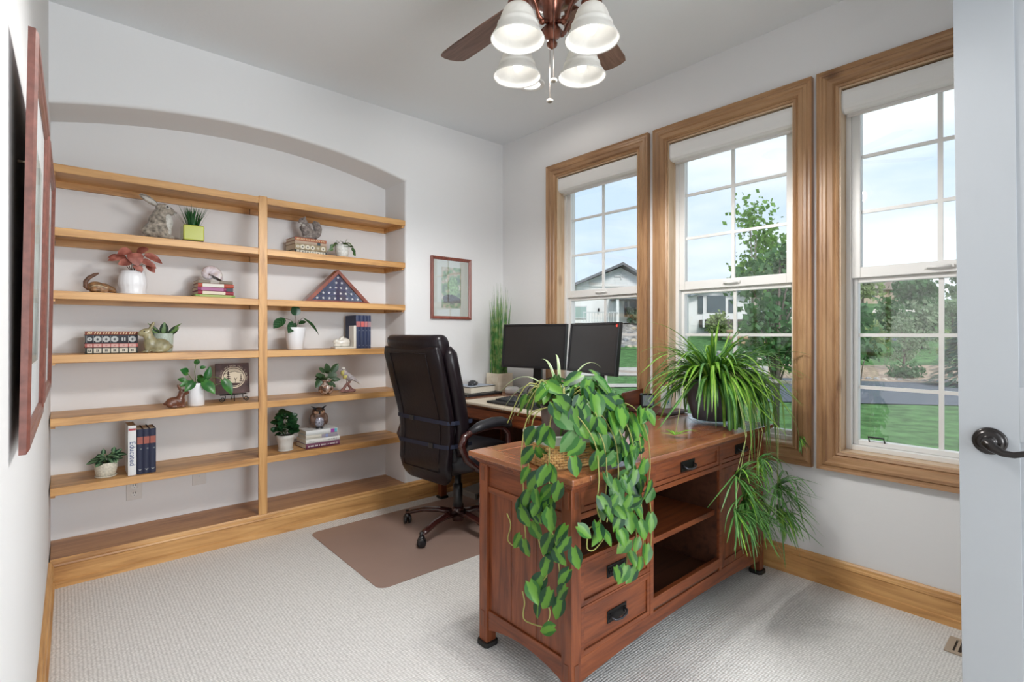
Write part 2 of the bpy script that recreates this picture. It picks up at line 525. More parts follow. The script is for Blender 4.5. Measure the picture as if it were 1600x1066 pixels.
# back wall with arched niche
def build_back_wall():
    mb = MB()
    x0, x1 = -.30, NR
    cx = (-.045 + NR) / 2; half = (NR + .045) / 2; sag = .118
    rad = (half * half + sag * sag) / (2 * sag); zc = 2.404 - rad
    N = 40
    arc = []
    for k in range(N + 1):
        x = -.045 + (NR + .045) * k / N
        arc.append((x, zc + math.sqrt(rad * rad - (x - cx) ** 2)))
    arc = [(x0, arc[0][1])] + arc
    n = len(arc)
    rb = .018                                                     # bullnose radius
    rows = []                                                      # profile going from wall face into the niche
    for q in range(5):
        a = (PI / 2) * q / 4
        rows.append((rb * (1 - math.sin(a)), YB + rb * (1 - math.cos(a))))   # (offset outward of the opening, y)
    v = []
    for (off, y) in rows:
        for (x, z) in arc:
            v.append((x + (off if x >= NR - 1e-6 else 0), y, z + off))
    for (x, z) in arc: v.append((x, YN, z))
    R_ = len(rows) + 1
    f = []
    for r in range(R_ - 1):
        for k in range(n - 1):
            f.append((r * n + k, r * n + k + 1, (r + 1) * n + k + 1, (r + 1) * n + k))
    mb.add(v, f, 0, True)
    # face above the arch
    up = [v[k] for k in range(n)]
    vv = up + [(p[0], YB, HC) for p in up]
    mb.add(vv, [(k, n + k, n + k + 1, k + 1) for k in range(n - 1)], 0)
    # right return with bullnose
    zt = arc[-1][1]
    v = []
    for (off, y) in rows: v += [(NR + off, y, 0), (NR + off, y, zt + off)]
    v += [(NR, YN, 0), (NR, YN, zt)]
    mb.add(v, [(2 * k, 2 * k + 1, 2 * k + 3, 2 * k + 2) for k in range(R_ - 1)], 0, True)
    # wall to the right of the niche, and above it
    xr = NR + rb
    mb.add([(xr, YB, 0), (2.97, YB, 0), (2.97, YB, HC), (xr, YB, HC)], [(0, 1, 2, 3)], 0)
    # back of the niche and the body of the wall
    mb.box(-.3, YN, 0, NR + .3, YN + .12, HC)
    mb.box(NR + rb + .001, YB + .001, 0, 2.97, YN + .12, HC)
    mb.box(-.3, YB + .002, 2.45, NR + .3, YN, HC)
    o = mb.build('wall_back', PAINT)
    return o
tag(build_back_wall(), kind='structure')

# window wall with three openings
WIN = [2.266, 1.344, 0.437]
HO, HI = .443, .355
ZO0, ZO1, ZI0, ZI1 = .535, 2.455, .64, 2.355
def build_window_wall():
    mb = MB()
    t = XW + .2
    ys = [-2.6]
    for c in sorted(WIN): ys += [c - HI, c + HI]
    ys.append(YB + .4)
    for i in range(0, len(ys), 2): mb.box(XW, ys[i], 0, t, ys[i + 1], HC)
    for c in WIN:
        mb.box(XW, c - HI, 0, t, c + HI, ZI0); mb.box(XW, c - HI, ZI1, t, c + HI, HC)
    return mb.build('wall_window', PAINT)
tag(build_window_wall(), kind='structure')

# wall behind the camera, with the wide opening to the hall
wn = MB()
wn.box(-.3, -.75, 0, .12, -.63, HC); wn.box(1.9, -.75, 0, 2.75, -.63, HC); wn.box(.12, -.75, 2.44, 1.9, -.63, HC)
tag(wn.build('wall_near', PAINT), kind='structure')

# window units
def sweep_rect(mb, prof, y0, y1, z0, z1, m_h=0, m_v=1):
    """picture-frame moulding: prof = [(offset outward from opening, x)] closed; mitred at the corners"""
    n = len(prof)
    def ring(sy, sz):
        return [((y1 + o) if sy > 0 else (y0 - o), (z1 + o) if sz > 0 else (z0 - o), x) for (o, x) in prof]
    c = [ring(-1, -1), ring(1, -1), ring(1, 1), ring(-1, 1)]
    for q in range(4):
        a, b = c[q], c[(q + 1) % 4]
        v = [(p[2], p[0], p[1]) for p in a] + [(p[2], p[0], p[1]) for p in b]
        f = [(k, (k + 1) % n, n + (k + 1) % n, n + k) for k in range(n)]
        mb.add(v, f, m_h if q in (0, 2) else m_v)

def build_window(i, c):
    y0, y1 = c - HI, c + HI
    root = thing('window_%d' % i, None, None); root['kind'] = 'structure'
    w = .088
    prof = [(0, XW), (0, XW - .012), (.010, XW - .016), (.016, XW - .010), (.024, XW - .018), (.044, XW - .020), (.050, XW - .026),
            (.062, XW - .026), (.068, XW - .020), (.078, XW - .020), (w, XW - .030), (w, XW)]
    mb = MB(); sweep_rect(mb, prof, y0, y1, ZI0, ZI1); mb.build('window_casing', [CAS_Y, CAS_Z], root)
    j = MB()                                                          # wooden jamb lining
    t = .008; xe = XW + .075
    j.box(XW - .004, y0, ZI0, xe, y0 + t, ZI1, 1); j.box(XW - .004, y1 - t, ZI0, xe, y1, ZI1, 1)
    j.box(XW - .004, y0 + t, ZI0, xe, y1 - t, ZI0 + t); j.box(XW - .004, y0 + t, ZI1 - t, xe, y1 - t, ZI1)
    j.build('window_jamb', [JAMB_Y, JAMB_Z], root)
    f = MB()                                                          # outer vinyl frame
    xa, xb = XW + .07, XW + .15
    def frame(mb, ya, yb, za, zb, ww, x0, x1, wt=None, wb=None):
        wt = wt or ww; wb = wb or ww
        mb.box(x0, ya, za, x1, ya + ww, zb); mb.box(x0, yb - ww, za, x1, yb, zb)
        mb.box(x0, ya + ww, za, x1, yb - ww, za + wb); mb.box(x0, ya + ww, zb - wt, x1, yb - ww, zb)
    frame(f, y0 + t, y1 - t, ZI0 + t, ZI1 - t, .022, xa, xb)
    f.build('window_frame', VINYL, root, bevel=.002)
    s = MB()                                                          # upper sash
    yA, yB = y0 + .03, y1 - .03
    frame(s, yA, yB, 1.462, 2.325, .036, xa + .006, xa + .046, .03, .050)
    s.build('upper_sash', VINYL, root, bevel=.003)
    s = MB(); frame(s, yA, yB, ZI0 + .03, 1.462, .020, xa + .03, xa + .07, .022, .024)
    s.build('lower_sash', VINYL, root, bevel=.003)
    gx = xa + .028; ga, gb = yA + .036, yB - .036; z0, z1 = 1.512, 2.295
    m = MB()
    m.box(gx - .006, c - .009, z0, gx + .006, c + .009, z1)
    for q in (1, 2):
        z = z0 + (z1 - z0) * q / 3
        m.box(gx - .0055, ga, z - .008, gx + .0055, gb, z + .008)
    m.build('upper_muntins', VINYL, root)
    g = MB().box(gx - .002, ga, z0, gx + .002, gb, z1).build('upper_pane', GLASS, root)
    gx = xa + .052; ga, gb = yA + .020, yB - .020; z0, z1 = ZI0 + .054, 1.440
    m = MB(); m.box(gx - .006, c - .009, z0, gx + .006, c + .009, z1)
    for q in (1, 2):
        z = z0 + (z1 - z0) * q / 3
        m.box(gx - .0055, ga, z - .008, gx + .0055, gb, z + .008)
    m.build('lower_muntins', VINYL, root)
    MB().box(gx - .002, ga, z0, gx + .002, gb, z1).build('lower_pane', GLASS, root)
    l = MB().tube([(xa + .004, c - .04, 1.487), (xa - .012, c - .035, 1.487), (xa - .014, c, 1.485), (xa - .012, c + .035, 1.487), (xa + .004, c + .04, 1.487)], .006, 8)
    l.box(xa - .004, c - .05, 1.481, xa + .007, c - .03, 1.493); l.box(xa - .004, c + .03, 1.481, xa + .007, c + .05, 1.493)
    l.build('sash_handle', VINYL, root)
    k = MB().tube([(xa + .032, c + .26, ZI0 + .052), (xa + .012, c + .26, ZI0 + .075), (xa + .012, c + .20, ZI0 + .075), (xa + .032, c + .20, ZI0 + .052)], .004, 6)
    k.build('tilt_latch', BLACK, root)
JAMB_Y = wood('pale_jamb_wood_y', (0.66, 0.50, 0.35), (0.60, 0.43, 0.28), (0.48, 0.32, 0.19), axis='y', blotch=.8)
JAMB_Z = wood('pale_jamb_wood_z', (0.66, 0.50, 0.35), (0.60, 0.43, 0.28), (0.48, 0.32, 0.19), axis='z', blotch=.8)
for i, c in enumerate(WIN): build_window(i + 1, c)

SHADE_FAB = plain('roller_shade_fabric', (0.80, 0.79, 0.77), .8)
names = ['white roller shade rolled up at the top of the window nearest the room corner',
         'white roller shade rolled up at the top of the middle window',
         'white roller shade rolled up at the top of the window beside the door']
for i, c in enumerate(WIN):
    t = thing('roller_shade', names[i], 'blind', (XW + .04, c, 2.24))
    yl = HI - .012
    pr = [(-.04, .028), (-.036, .012), (-.022, .001), (0, -.003), (.022, .004), (.034, .02), (.036, .05), (.03, .10), (-.034, .10), (-.04, .08)]
    MB().prism([(-p[0] * -1, p[1]) for p in pr], -yl, yl, 'y', 0, True).build('shade_cassette', SHADE_FAB, t, shade=False, bevel=.004)
    MB().prism([(p[0] * 1.02, p[1]) for p in pr], yl, yl + .003, 'y').build('end_cap', VINYL, t)
    MB().prism([(p[0] * 1.02, p[1]) for p in pr], -yl - .003, -yl, 'y').build('end_cap', VINYL, t)
    MB().box(.005, -yl + .01, -.012, .009, yl - .01, .012).tube([(.007, -yl + .01, -.014), (.007, yl - .01, -.014)], .006, 8).build('hem_bar', SHADE_FAB, t)

# baseboards
def base_prof(d=0.0):
    return [(0, 0), (.022, 0), (.022, .030), (.016, .034), (.016, .098), (.020, .104), (.018, .112), (.013, .116), (.012, .126), (.006, .134), (0, .134)]
bb = MB()
bb.prism([(XW - o, z) for (o, z) in base_prof()], -.63, YB - .022, 'y')
tag(bb.build('baseboard_right', ALD_Y), kind='structure')
bb = MB(); bb.prism([(YB - o, z) for (o, z) in base_prof()], NR + .018, XW - .001, 'x')
tag(bb.build('baseboard_back', ALD_X), kind='structure')
bb = MB(); dx = left_x(-.6); ang = math.atan(.012)
bb.prism([(o, z) for (o, z) in base_prof()], 0, 3.81, 'y', M=Matrix.Translation((dx, -.6, 0)) @ Matrix.Rotation(-ang, 4, 'Z'))
tag(bb.build('baseboard_left', ALD_Y), kind='structure')

# ------------------------------------------------------------------ built-in bookcase
SH = [2.003, 1.702, 1.402, 1.097, .797, .469]
def build_bookcase():
    t = thing('bookcase', 'wide knotty alder built-in bookcase with six double shelves under the arch', 'bookcase', (.9, YN, 0))
    ox, oy = .9, YN
    def B(x0, y0, z0, x1, y1, z1, m=0, mb=None): return (mb or MB()).box(x0 - ox, y0 - oy, z0, x1 - ox, y1 - oy, z1, m)
    pl, pr = .869, .915
    xl = left_x(3.3) + .004; xr = NR - .003
    for z in SH:
        for (a, b) in ((xl, (pl + pr) / 2), ((pl + pr) / 2, xr)):
            s = MB(); B(a, YB + (.012 if True else 0), z - .018, b, YN - .002, z, 0, s)
            so = s.build('shelf', ALD_X, t)
            e = MB(); B(a if a < .5 else pr, YB - .004, z - .038, b if b > 1.5 else pl, YB + .012, z, 0, e); e.build('front_edge', ALD_X, so, bevel=.002)
            k = MB(); B(a + .002, YN - .02, z - .052, b - .002, YN - .001, z - .018, 0, k); k.build('cleat', ALD_X, so)
            k = MB()
            if b > 1.5: B(b - .018, YB + .014, z - .05, b - .001, YN - .02, z - .018, 0, k)
            else: B(a + .001, YB + .014, z - .05, a + .018, YN - .02, z - .018, 0, k)
            k.build('cleat', ALD_X, so)
    p = MB(); B(pl, YB - .010, .133, pr, YB + .0115, 2.008, 0, p); p.build('post', ALD_Z, t, bevel=.002)
    b = MB(); B(xl, YB - .004, .112, xr, YN - .001, .133, 0, b); b.build('bench_top', BENCH, t)
    b = MB()
    b.prism([(YB - o - oy, z) for (o, z) in base_prof()], xl - ox, NR + .018 - ox, 'x')
    b.build('bench_front', ALD_X, t)
BENCH = wood('bench_alder', (0.47, 0.235, 0.092), (0.38, 0.175, 0.065), (0.25, 0.10, 0.034), axis='x')
build_bookcase()

# outlets at the back of the niche
OUT = plain('ivory_outlet_plate', (0.66, 0.63, 0.60), .4)
t = thing('wall_outlet', 'electric outlet plate with sockets low on the wall under the bookcase', 'outlet', (.305, YN, .33))
MB().box(-.036, -.006, -.058, .036, 0, .058).build('cover_plate', OUT, t, bevel=.002)
for dz in (.02, -.022):
    s = MB(); s.lathe([(0, 0), (.016, 0), (.017, -.002)], 20, M=Matrix.Translation((0, -.007, dz)) @ Matrix.Rotation(R(-90), 4, 'X'))
    so = s.build('socket', plain('socket_face', (.8, .78, .75), .4), t)
    q = MB(); q.box(-.007, -.0085, dz - .002, -.004, -.0075, dz + .009); q.box(.004, -.0085, dz - .002, .007, -.0075, dz + .008); q.box(-.002, -.0085, dz - .012, .002, -.0075, dz - .008)
    q.build('slot', BLACK, so)
t = thing('blank_plate', 'blank wall plate low on the wall left of the bookcase post', 'wall plate', (.62, YN, .345))
MB().box(-.036, -.006, -.05, .036, 0, .05).build('cover_plate', OUT, t, bevel=.002)
MB().lathe([(0, 0), (.004, 0)], 10, M=Matrix.Translation((0, -.0065, 0)) @ Matrix.Rotation(R(90), 4, 'X')).build('screw', plain('steel_screw', (.5, .5, .5), .3, .9), t)

# ------------------------------------------------------------------ white door at the right
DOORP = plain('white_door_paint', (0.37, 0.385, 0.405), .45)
def build_door():
    d = thing('door_1', None, None, (1.842, .234, 0), (R(-.6), 0, 0)); d['kind'] = 'structure'
    W, H, T = .82, 2.40, .036
    st, rail = .119, .12
    fr = MB()
    fr.box(0, -st, .008, T, 0, H); fr.box(0, -W, .008, T, -W + st, H)
    for (a, b) in ((.008, .24), (.92, 1.06), (H - rail, H)): fr.box(0, -W + st, a, T, -st, b)
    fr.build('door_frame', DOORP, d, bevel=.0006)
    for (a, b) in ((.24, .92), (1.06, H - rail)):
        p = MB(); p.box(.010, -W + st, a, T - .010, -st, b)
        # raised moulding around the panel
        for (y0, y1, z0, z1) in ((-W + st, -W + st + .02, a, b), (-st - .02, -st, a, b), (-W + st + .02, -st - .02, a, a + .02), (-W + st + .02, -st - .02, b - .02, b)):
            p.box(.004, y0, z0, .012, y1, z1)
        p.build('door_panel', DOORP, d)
    hz, hy = .915, -.062
    M = Matrix.Translation((0, hy, hz)) @ Matrix.Rotation(R(-90), 4, 'Y')
    br = plain('oil_rubbed_bronze', (.018, .014, .013), .3, .6, coat=.3)
    h = MB(); h.lathe([(0.0355, 0), (.0355, .004), (.032, .008), (.029, .007), (.027, .011), (.022, .014), (.018, .013), (.013, .016), (.011, .03), (.0, .03)], 36, M=M)
    ho = h.build('door_handle', br, d, label='dark bronze lever handle')
    l = MB()
    pts = [(-.030, hy + .004, hz + .002), (-.046, hy, hz), (-.052, hy - .012, hz - .010), (-.054, hy - .03, hz - .020), (-.055, hy - .05, hz - .021), (-.055, hy - .075, hz - .013), (-.055, hy - .105, hz - .008), (-.053, hy - .115, hz - .01)]
    l.tube(pts, [.012, .0135, .012, .009, .008, .0075, .008, .004], 12)
    l.build('lever', br, ho)
build_door()

# floor register by the door
t = thing('floor_register', 'tan metal floor vent set in the carpet beside the open white door', 'vent', (2.57, .235, .001))
tn = plain('tan_register', (.42, .34, .26), .5)
rg = MB()
rg.box(-.066, -.14, 0, -.048, .14, .005); rg.box(.048, -.14, 0, .066, .14, .005); rg.box(-.048, .118, 0, .048, .14, .005); rg.box(-.048, -.14, 0, .048, -.118, .005)
rg.build('register_frame', tn, t)
lv = MB()
for k in range(12): lv.box(-.048, -.112 + k * .0195, .0005, .048, -.103 + k * .0195, .0035)
lv.build('louvers', tn, t)
MB().box(-.048, -.118, 0, .048, .118, .0006).build('duct_opening', BLACK, t)

# ------------------------------------------------------------------ ceiling fan and lights
COP = plain('antique_copper', (0.22, 0.075, 0.045), .28, .85, coat=.4, noise=.35, nscale=30)
BLADE = wood('fan_blade_walnut', (0.22, 0.125, 0.095), (0.16, 0.085, 0.062), (0.10, 0.05, 0.036), axis='x', knots=False, grain=50, blotch=.2, rough=.45)
def frosted():
    mt = bpy.data.materials.new('alabaster_glass'); mt.use_nodes = True; nt = mt.node_tree
    b = nt.nodes['Principled BSDF']; out = nt.nodes['Material Output']
    tc = nt.nodes.new('ShaderNodeTexCoord'); nz = nt.nodes.new('ShaderNodeTexNoise'); nz.inputs['Scale'].default_value = 12; nz.inputs['Distortion'].default_value = 2
    nt.links.new(tc.outputs['Object'], nz.inputs['Vector'])
    cr = nt.nodes.new('ShaderNodeValToRGB'); cr.color_ramp.elements[0].color = (.74, .73, .70, 1); cr.color_ramp.elements[1].color = (.92, .91, .88, 1)
    nt.links.new(nz.outputs['Fac'], cr.inputs['Fac'])
    b.inputs['Roughness'].default_value = .3; nt.links.new(cr.outputs['Color'], b.inputs['Base Color'])
    tr = nt.nodes.new('ShaderNodeBsdfTranslucent'); nt.links.new(cr.outputs['Color'], tr.inputs['Color'])
    ms = nt.nodes.new('ShaderNodeMixShader'); ms.inputs[0].default_value = .45
    nt.links.new(b.outputs[0], ms.inputs[1]); nt.links.new(tr.outputs[0], ms.inputs[2]); nt.links.new(ms.outputs[0], out.inputs['Surface'])
    return mt
FROST = frosted()
BULB = plain('glowing_bulb', (1, 1, 1), .3, emis=(1.0, .97, .9), es=3)
def build_fan():
    cx, cy = 1.349, 1.311
    t = thing('ceiling_fan', 'copper ceiling fan with walnut blades and four bell glass lights', 'ceiling fan', (cx, cy, HC))
    def z(h): return h - HC
    m = MB()
    m.lathe([(0, 0), (.065, 0), (.07, -.02), (.05, -.05), (.018, -.06), (.018, -.10), (.08, -.115), (.135, -.14), (.145, -.19), (.13, -.235), (.095, -.255), (.11, -.27), (.118, -.285),
             (.105, -.30), (.112, -.312), (.098, -.325), (.088, -.335), (.06, -.345), (0, -.345)], 40)
    m.build('motor_housing', COP, t)
    h = MB()
    h.lathe([(0, z(2.425)), (.045, z(2.425)), (.048, z(2.41)), (.036, z(2.40)), (.031, z(2.36)), (.024, z(2.335)), (.022, z(2.325)), (.034, z(2.31)), (.036, z(2.298)), (.026, z(2.283)), (.013, z(2.277)), (.012, z(2.27)),
             (.020, z(2.262)), (.018, z(2.252)), (.006, z(2.243)), (0, z(2.24))], 28)
    h.build('light_kit_stem', COP, t)
    base = R(-41.35)                                                   # arms stand square to the view by chance of the photo
    for k in range(4):
        a = base + R(45) + k * PI / 2
        ca, sa = math.cos(a), math.sin(a)
        def L(r, h): return (r * ca, r * sa, z(h))
        arm = MB(); arm.tube([L(.02, 2.335), L(.05, 2.322), L(.072, 2.33), L(.085, 2.36), L(.105, 2.385), L(.135, 2.395), L(.165, 2.38), L(.177, 2.34)], [.008, .010, .008, .007, .007, .007, .008, .010], 8)
        arm.ell(L(.055, 2.318), (.012, .012, .010))
        tilt = R(1)
        M = Matrix.Translation(L(.177, 2.340)) @ Matrix.Rotation(a, 4, 'Z') @ Matrix.Rotation(-tilt, 4, 'Y')
        arm.lathe([(0, .012), (.018, .012), (.030, .004), (.036, -.008), (.036, -.022), (.034, -.028), (.0, -.028)], 24, M=M)
        ao = arm.build('lamp_arm', COP, t)
        sh = MB()
        prof = [(.031, -.022), (.041, -.027), (.050, -.038), (.057, -.055), (.063, -.074), (.067, -.084), (.0705, -.087), (.0715, -.091), (.069, -.094), (.075, -.106), (.083, -.120), (.090, -.132), (.0935, -.138), (.0925, -.140), (.088, -.134), (.080, -.121), (.072, -.107), (.066, -.095), (.064, -.084), (.060, -.074), (.054, -.055), (.047, -.040), (.038, -.030), (.029, -.025)]
        sh.lathe(prof, 40, M=M)
        so = sh.build('lamp_shade', FROST, t)
        b = MB(); b.lathe([(0, -.03), (.010, -.032), (.012, -.05), (.017, -.07), (.019, -.088), (.016, -.104), (.008, -.116), (0, -.119)], 16, M=M)
        b.build('bulb', BULB, so)
        lt = add_light('fan_lamp_light', 'SPOT', M @ Vector((0, 0, -.150)), 23, .05, color=(1, .985, .96)); lt.parent = t
        lt2 = add_light('fan_lamp_glow', 'POINT', M @ Vector((0, 0, -.070)), 2.2, .02, color=(1, .98, .95)); lt2.parent = t
    for k in range(5):
        ang = R(-41.35) + R(59 + 72 * k)
        M = Matrix.Translation((0, 0, z(2.47))) @ Matrix.Rotation(ang, 4, 'Z') @ Matrix.Rotation(R(-9), 4, 'X')
        b = MB()
        pts = [(.17, -.045), (.21, -.058), (.34, -.066), (.52, -.071), (.615, -.070), (.645, -.062), (.658, -.035), (.662, 0), (.658, .035), (.645, .062), (.615, .070), (.52, .071), (.34, .066), (.21, .058), (.17, .045)]
        b.prism(pts, -.003, .003, 'z')
        bo = b.build('fan_blade', BLADE, t)
        # the mesh carries its own turn so the grain follows each blade
        bo.matrix_local = M
        q = MB(); q.prism([(.10, -.018), (.15, -.022), (.20, -.04), (.23, -.03), (.26, 0), (.23, .03), (.20, .04), (.15, .022), (.10, .018)], .003, .010, 'z')
        q.build('blade_bracket', COP, bo, bevel=.002)
    # pull chains
    d = Vector((.6606, .7507, 0)); r = Vector((.7507, -.6606, 0))
    for (ud, ul, ztop, zbot) in ((-.03, 0.005, 2.40, 2.105), (0.0, -.008, 2.285, 2.052)):
        p = d * ud + r * ul
        if ztop > 2.35: p = d * -.045 + r * 0.002
        c = MB(); c.tube([(p.x, p.y, z(ztop)), (p.x, p.y, z(zbot + .012))], .0011, 6)
        co = c.build('pull_chain', plain('fine_chain', (.35, .3, .27), .35, .8), t)
        MB().ell((p.x, p.y, z(zbot)), (.012, .012, .008), 16, 8).build('chain_fob', plain('pewter_fob', (.30, .27, .23), .35, .7, noise=.3), co)
build_fan()
t = thing('recessed_light', 'round recessed light in the ceiling behind the fan shades', 'ceiling light', (2.205, 2.33, HC))
MB().lathe([(.062, 0), (.062, -.004), (.085, -.006), (.09, -.002), (.09, 0)], 32).build('trim_ring', VINYL, t)
MB().lathe([(0, -.002), (.062, -.002)], 32).build('lens', plain('lit_lens', (1, 1, 1), .4, emis=(1, .98, .95), es=1.6), t)
add_light('recessed_light_light', 'SPOT', (2.205, 2.33, HC - .012), 5, .05, color=(1, .95, .88))

# ------------------------------------------------------------------ pictures
MAH = wood('mahogany_frame', (0.30, 0.085, 0.055), (0.22, 0.06, 0.04), (0.13, 0.033, 0.022), axis='z', knots=False, grain=60, blotch=.2, rough=.35, coat=.3)
def frame_sweep(mb, w, h, prof):
    """prof [(inset from outer edge, y toward viewer negative)], rectangle in the local xz plane centred"""
    n = len(prof)
    def ring(sx, sz): return [(sx * (w / 2 - i), y, sz * (h / 2 - i)) for (i, y) in prof]
    c = [ring(-1, -1), ring(1, -1), ring(1, 1), ring(-1, 1)]
    for q in range(4):
        a, b = c[q], c[(q + 1) % 4]
        mb.add(a + b, [(k, (k + 1) % n, n + (k + 1) % n, n + k) for k in range(n)], 0)

def build_print_picture():
    w, h = .365, .468
    t = thing('framed_picture', 'small mahogany framed nature print on the wall beside the bookcase', 'picture', (2.228, YB, 1.541))
    mb = MB(); frame_sweep(mb, w, h, [(0, 0), (0, -.022), (.006, -.026), (.014, -.020), (.022, -.016), (.024, -.008), (.024, 0)]); mb.build('picture_frame', MAH, t)
    MB().box(-w / 2 + .023, -.010, -h / 2 + .023, w / 2 - .023, -.007, h / 2 - .023).build('mat_board', plain('pale_green_mat', (.62, .66, .62), .8), t)
    # print: soft woodland study
    mt, nt, b = nodes('woodland_print')
    tc = nt.nodes.new('ShaderNodeTexCoord'); nz = nt.nodes.new('ShaderNodeTexNoise'); nz.inputs['Scale'].default_value = 22; nz.inputs['Detail'].default_value = 5
    nt.links.new(tc.outputs['Object'], nz.inputs['Vector'])
    cr = nt.nodes.new('ShaderNodeValToRGB'); e = cr.color_ramp.elements
    e[0].position = .32; e[0].color = (.14, .15, .17, 1); e[1].position = .68; e[1].color = (.62, .66, .60, 1)
    q = e.new(.50); q.color = (.27, .42, .25, 1); q = e.new(.58); q.color = (.52, .46, .38, 1)
    nt.links.new(nz.outputs['Fac'], cr.inputs['Fac']); nt.links.new(cr.outputs['Color'], b.inputs['Base Color']); b.inputs['Roughness'].default_value = .7
    MB().box(-.088, -.0112, -.150, .088, -.010, .160).build('print', mt, t)
    g = MB(); g.ell((-.01, -.0115, -.075), (.070, .0006, .028), 20, 8); g.ell((.03, -.0115, -.085), (.055, .0006, .024), 20, 8); g.box(-.07, -.0118, -.11, .085, -.0112, -.085)
    g.build('rock_drawing', plain('slate_ink', (.10, .10, .115), .8, noise=.5, nscale=60), t)
    g = MB()
    for (x, z_, r_) in ((.02, .05, .035), (-.005, .02, .03), (.035, .0, .035), (.01, -.03, .03)): g.ell((x, -.0112, z_), (r_, .0004, r_), 14, 8)
    g.build('foliage_drawing', plain('soft_green_ink', (.30, .46, .26), .8, noise=.4, nscale=60), t)
    MB().box(-w / 2 + .024, -.0145, -h / 2 + .024, w / 2 - .024, -.0135, h / 2 - .024).build('glass', glass_pane_mat('picture_glass', .10), t)
build_print_picture()

MAHP = plain('rose_mahogany', (0.17, 0.060, 0.045), .42, coat=.25, noise=.25, nscale=60)
def build_wall_picture(y0, y1, z0, z1, label, lean=.95):
    w, h = y1 - y0, z1 - z0
    yc, zc = (y0 + y1) / 2, (z0 + z1) / 2
    x = left_x(yc) + .014
    # local x along the wall (toward the camera), y behind
    t = thing('framed_picture', label, 'picture', (x, yc, z0), (0, 0, 0))
    M = Matrix.Rotation(R(lean), 4, 'Y') @ Matrix.Translation((0, 0, h / 2)) @ Matrix.Rotation(R(90) - math.atan(.012), 4, 'Z')
    mb = MB()
    frame_sweep(mb, w, h, [(0, .002), (0, -.008), (.008, -.0125), (.018, -.012), (.022, -.009), (.030, -.0085), (.036, -.004), (.036, .002)])
    mb.v = [M @ p for p in mb.v]
    mb.build('picture_frame', MAHP, t)
    MB().box(-w / 2 + .03, -.001, -h / 2 + .03, w / 2 - .03, .002, h / 2 - .03, M=M).build('backing', plain('kraft_backing', (.25, .18, .12), .9), t)
    MB().box(-w / 2 + .038, -.002, -h / 2 + .035, w / 2 - .035, -.001, h / 2 - .038, M=M).build('mat_board', plain('bluish_white_mat', (.70, .72, .73), .8), t)
    MB().box(-w / 2 + .13, -.0026, -h / 2 + .15, w / 2 - .13, -.0018, h / 2 - .15, M=M).build('print', plain('faded_landscape', (.38, .42, .40), .8, noise=.5, nscale=9), t)
    MB().box(-w / 2 + .038, -.0044, -h / 2 + .035, w / 2 - .035, -.0036, h / 2 - .038, M=M).build('glass', glass_pane_mat('picture_glass', .10), t)
    k = MB(); k.tube([(-.012, -w * .3, h * .72), (.006, -w * .3, h * .72)], .003, 6); k.build('hanging_hook', plain('brass_hook', (.6, .5, .35), .3, .9), t)
build_wall_picture(1.247, 1.86, .985, 1.745, 'tall mahogany framed picture on the left wall, nearest the camera')
build_wall_picture(1.92, 2.50, 1.0, 1.745, 'mahogany framed picture on the left wall, nearer the bookcase')

# ================================================================== THINGS ON THE BOOKCASE
PAPER = plain('book_paper', (0.72, 0.66, 0.54), .9, noise=.12, nscale=300)
CREAM = plain('cream_ink', (0.68, 0.62, 0.46), .6)
GOLD = plain('gilt_ink', (0.62, 0.50, 0.30), .45, .3)

def cmat(name, col, **k): return plain(name, col, k.pop('rough', .55), **k)

def book(label, L, T, D, col, loc, rot=(0, 0, 0), decor=None, group=None, soft=False, name='book', coverm=None):
    """book lying on its side: spine of length L along x on the -y face, thickness T up, depth D"""
    t = thing(name, label, 'book', loc, rot, group)
    cm = coverm or cmat('cover_%02x%02x%02x' % tuple(int(255 * c) for c in col), col)
    c = .0022 if not soft else .001
    mb = MB()
    mb.box(-L / 2, 0, 0, L / 2, D, c); mb.box(-L / 2, 0, T - c, L / 2, D, T)
    n = 6
    pts = [(0, 0)] + [(-.0035 * math.sin(PI * k / n), T * k / n) for k in range(1, n)] + [(0, T), (c, T), (c, 0)]
    mb.prism(pts, -L / 2, L / 2, 'x', 0, True)
    mb.build('cover', cm, t, shade=False)
    i = .003 if not soft else .0
    MB().box(-L / 2 + i, c + .001, c, L / 2 - i, D - i - .001, T - c).build('pages', PAPER, t)
    if decor: decor(t, L, T, D)
    return t

def band(x0, x1, col, nm='spine_label', over=.0045, grow=0):
    def fn(t, L, T, D):
        MB().box(-L / 2 + L * x0, -over, T * .06 - grow, -L / 2 + L * x1, -.001, T * .94 + grow).build(nm, cmat('label_%02x%02x%02x' % tuple(int(255 * c) for c in col), col), t)
    return fn

def spine_text(s, size, xc, col, zc=.5, flip=False):
    def fn(t, L, T, D):
        mb = MB(); M = Matrix.Translation((-L / 2 + L * xc, -.0049, T * zc)) @ Matrix.Rotation(R(90), 4, 'X')
        if flip: M = M @ Matrix.Rotation(PI, 4, 'Z')
        add_text(mb, s, size, M); mb.build('spine_lettering', cmat('ink_%02x%02x%02x' % tuple(int(255 * c) for c in col), col), t)
    return fn

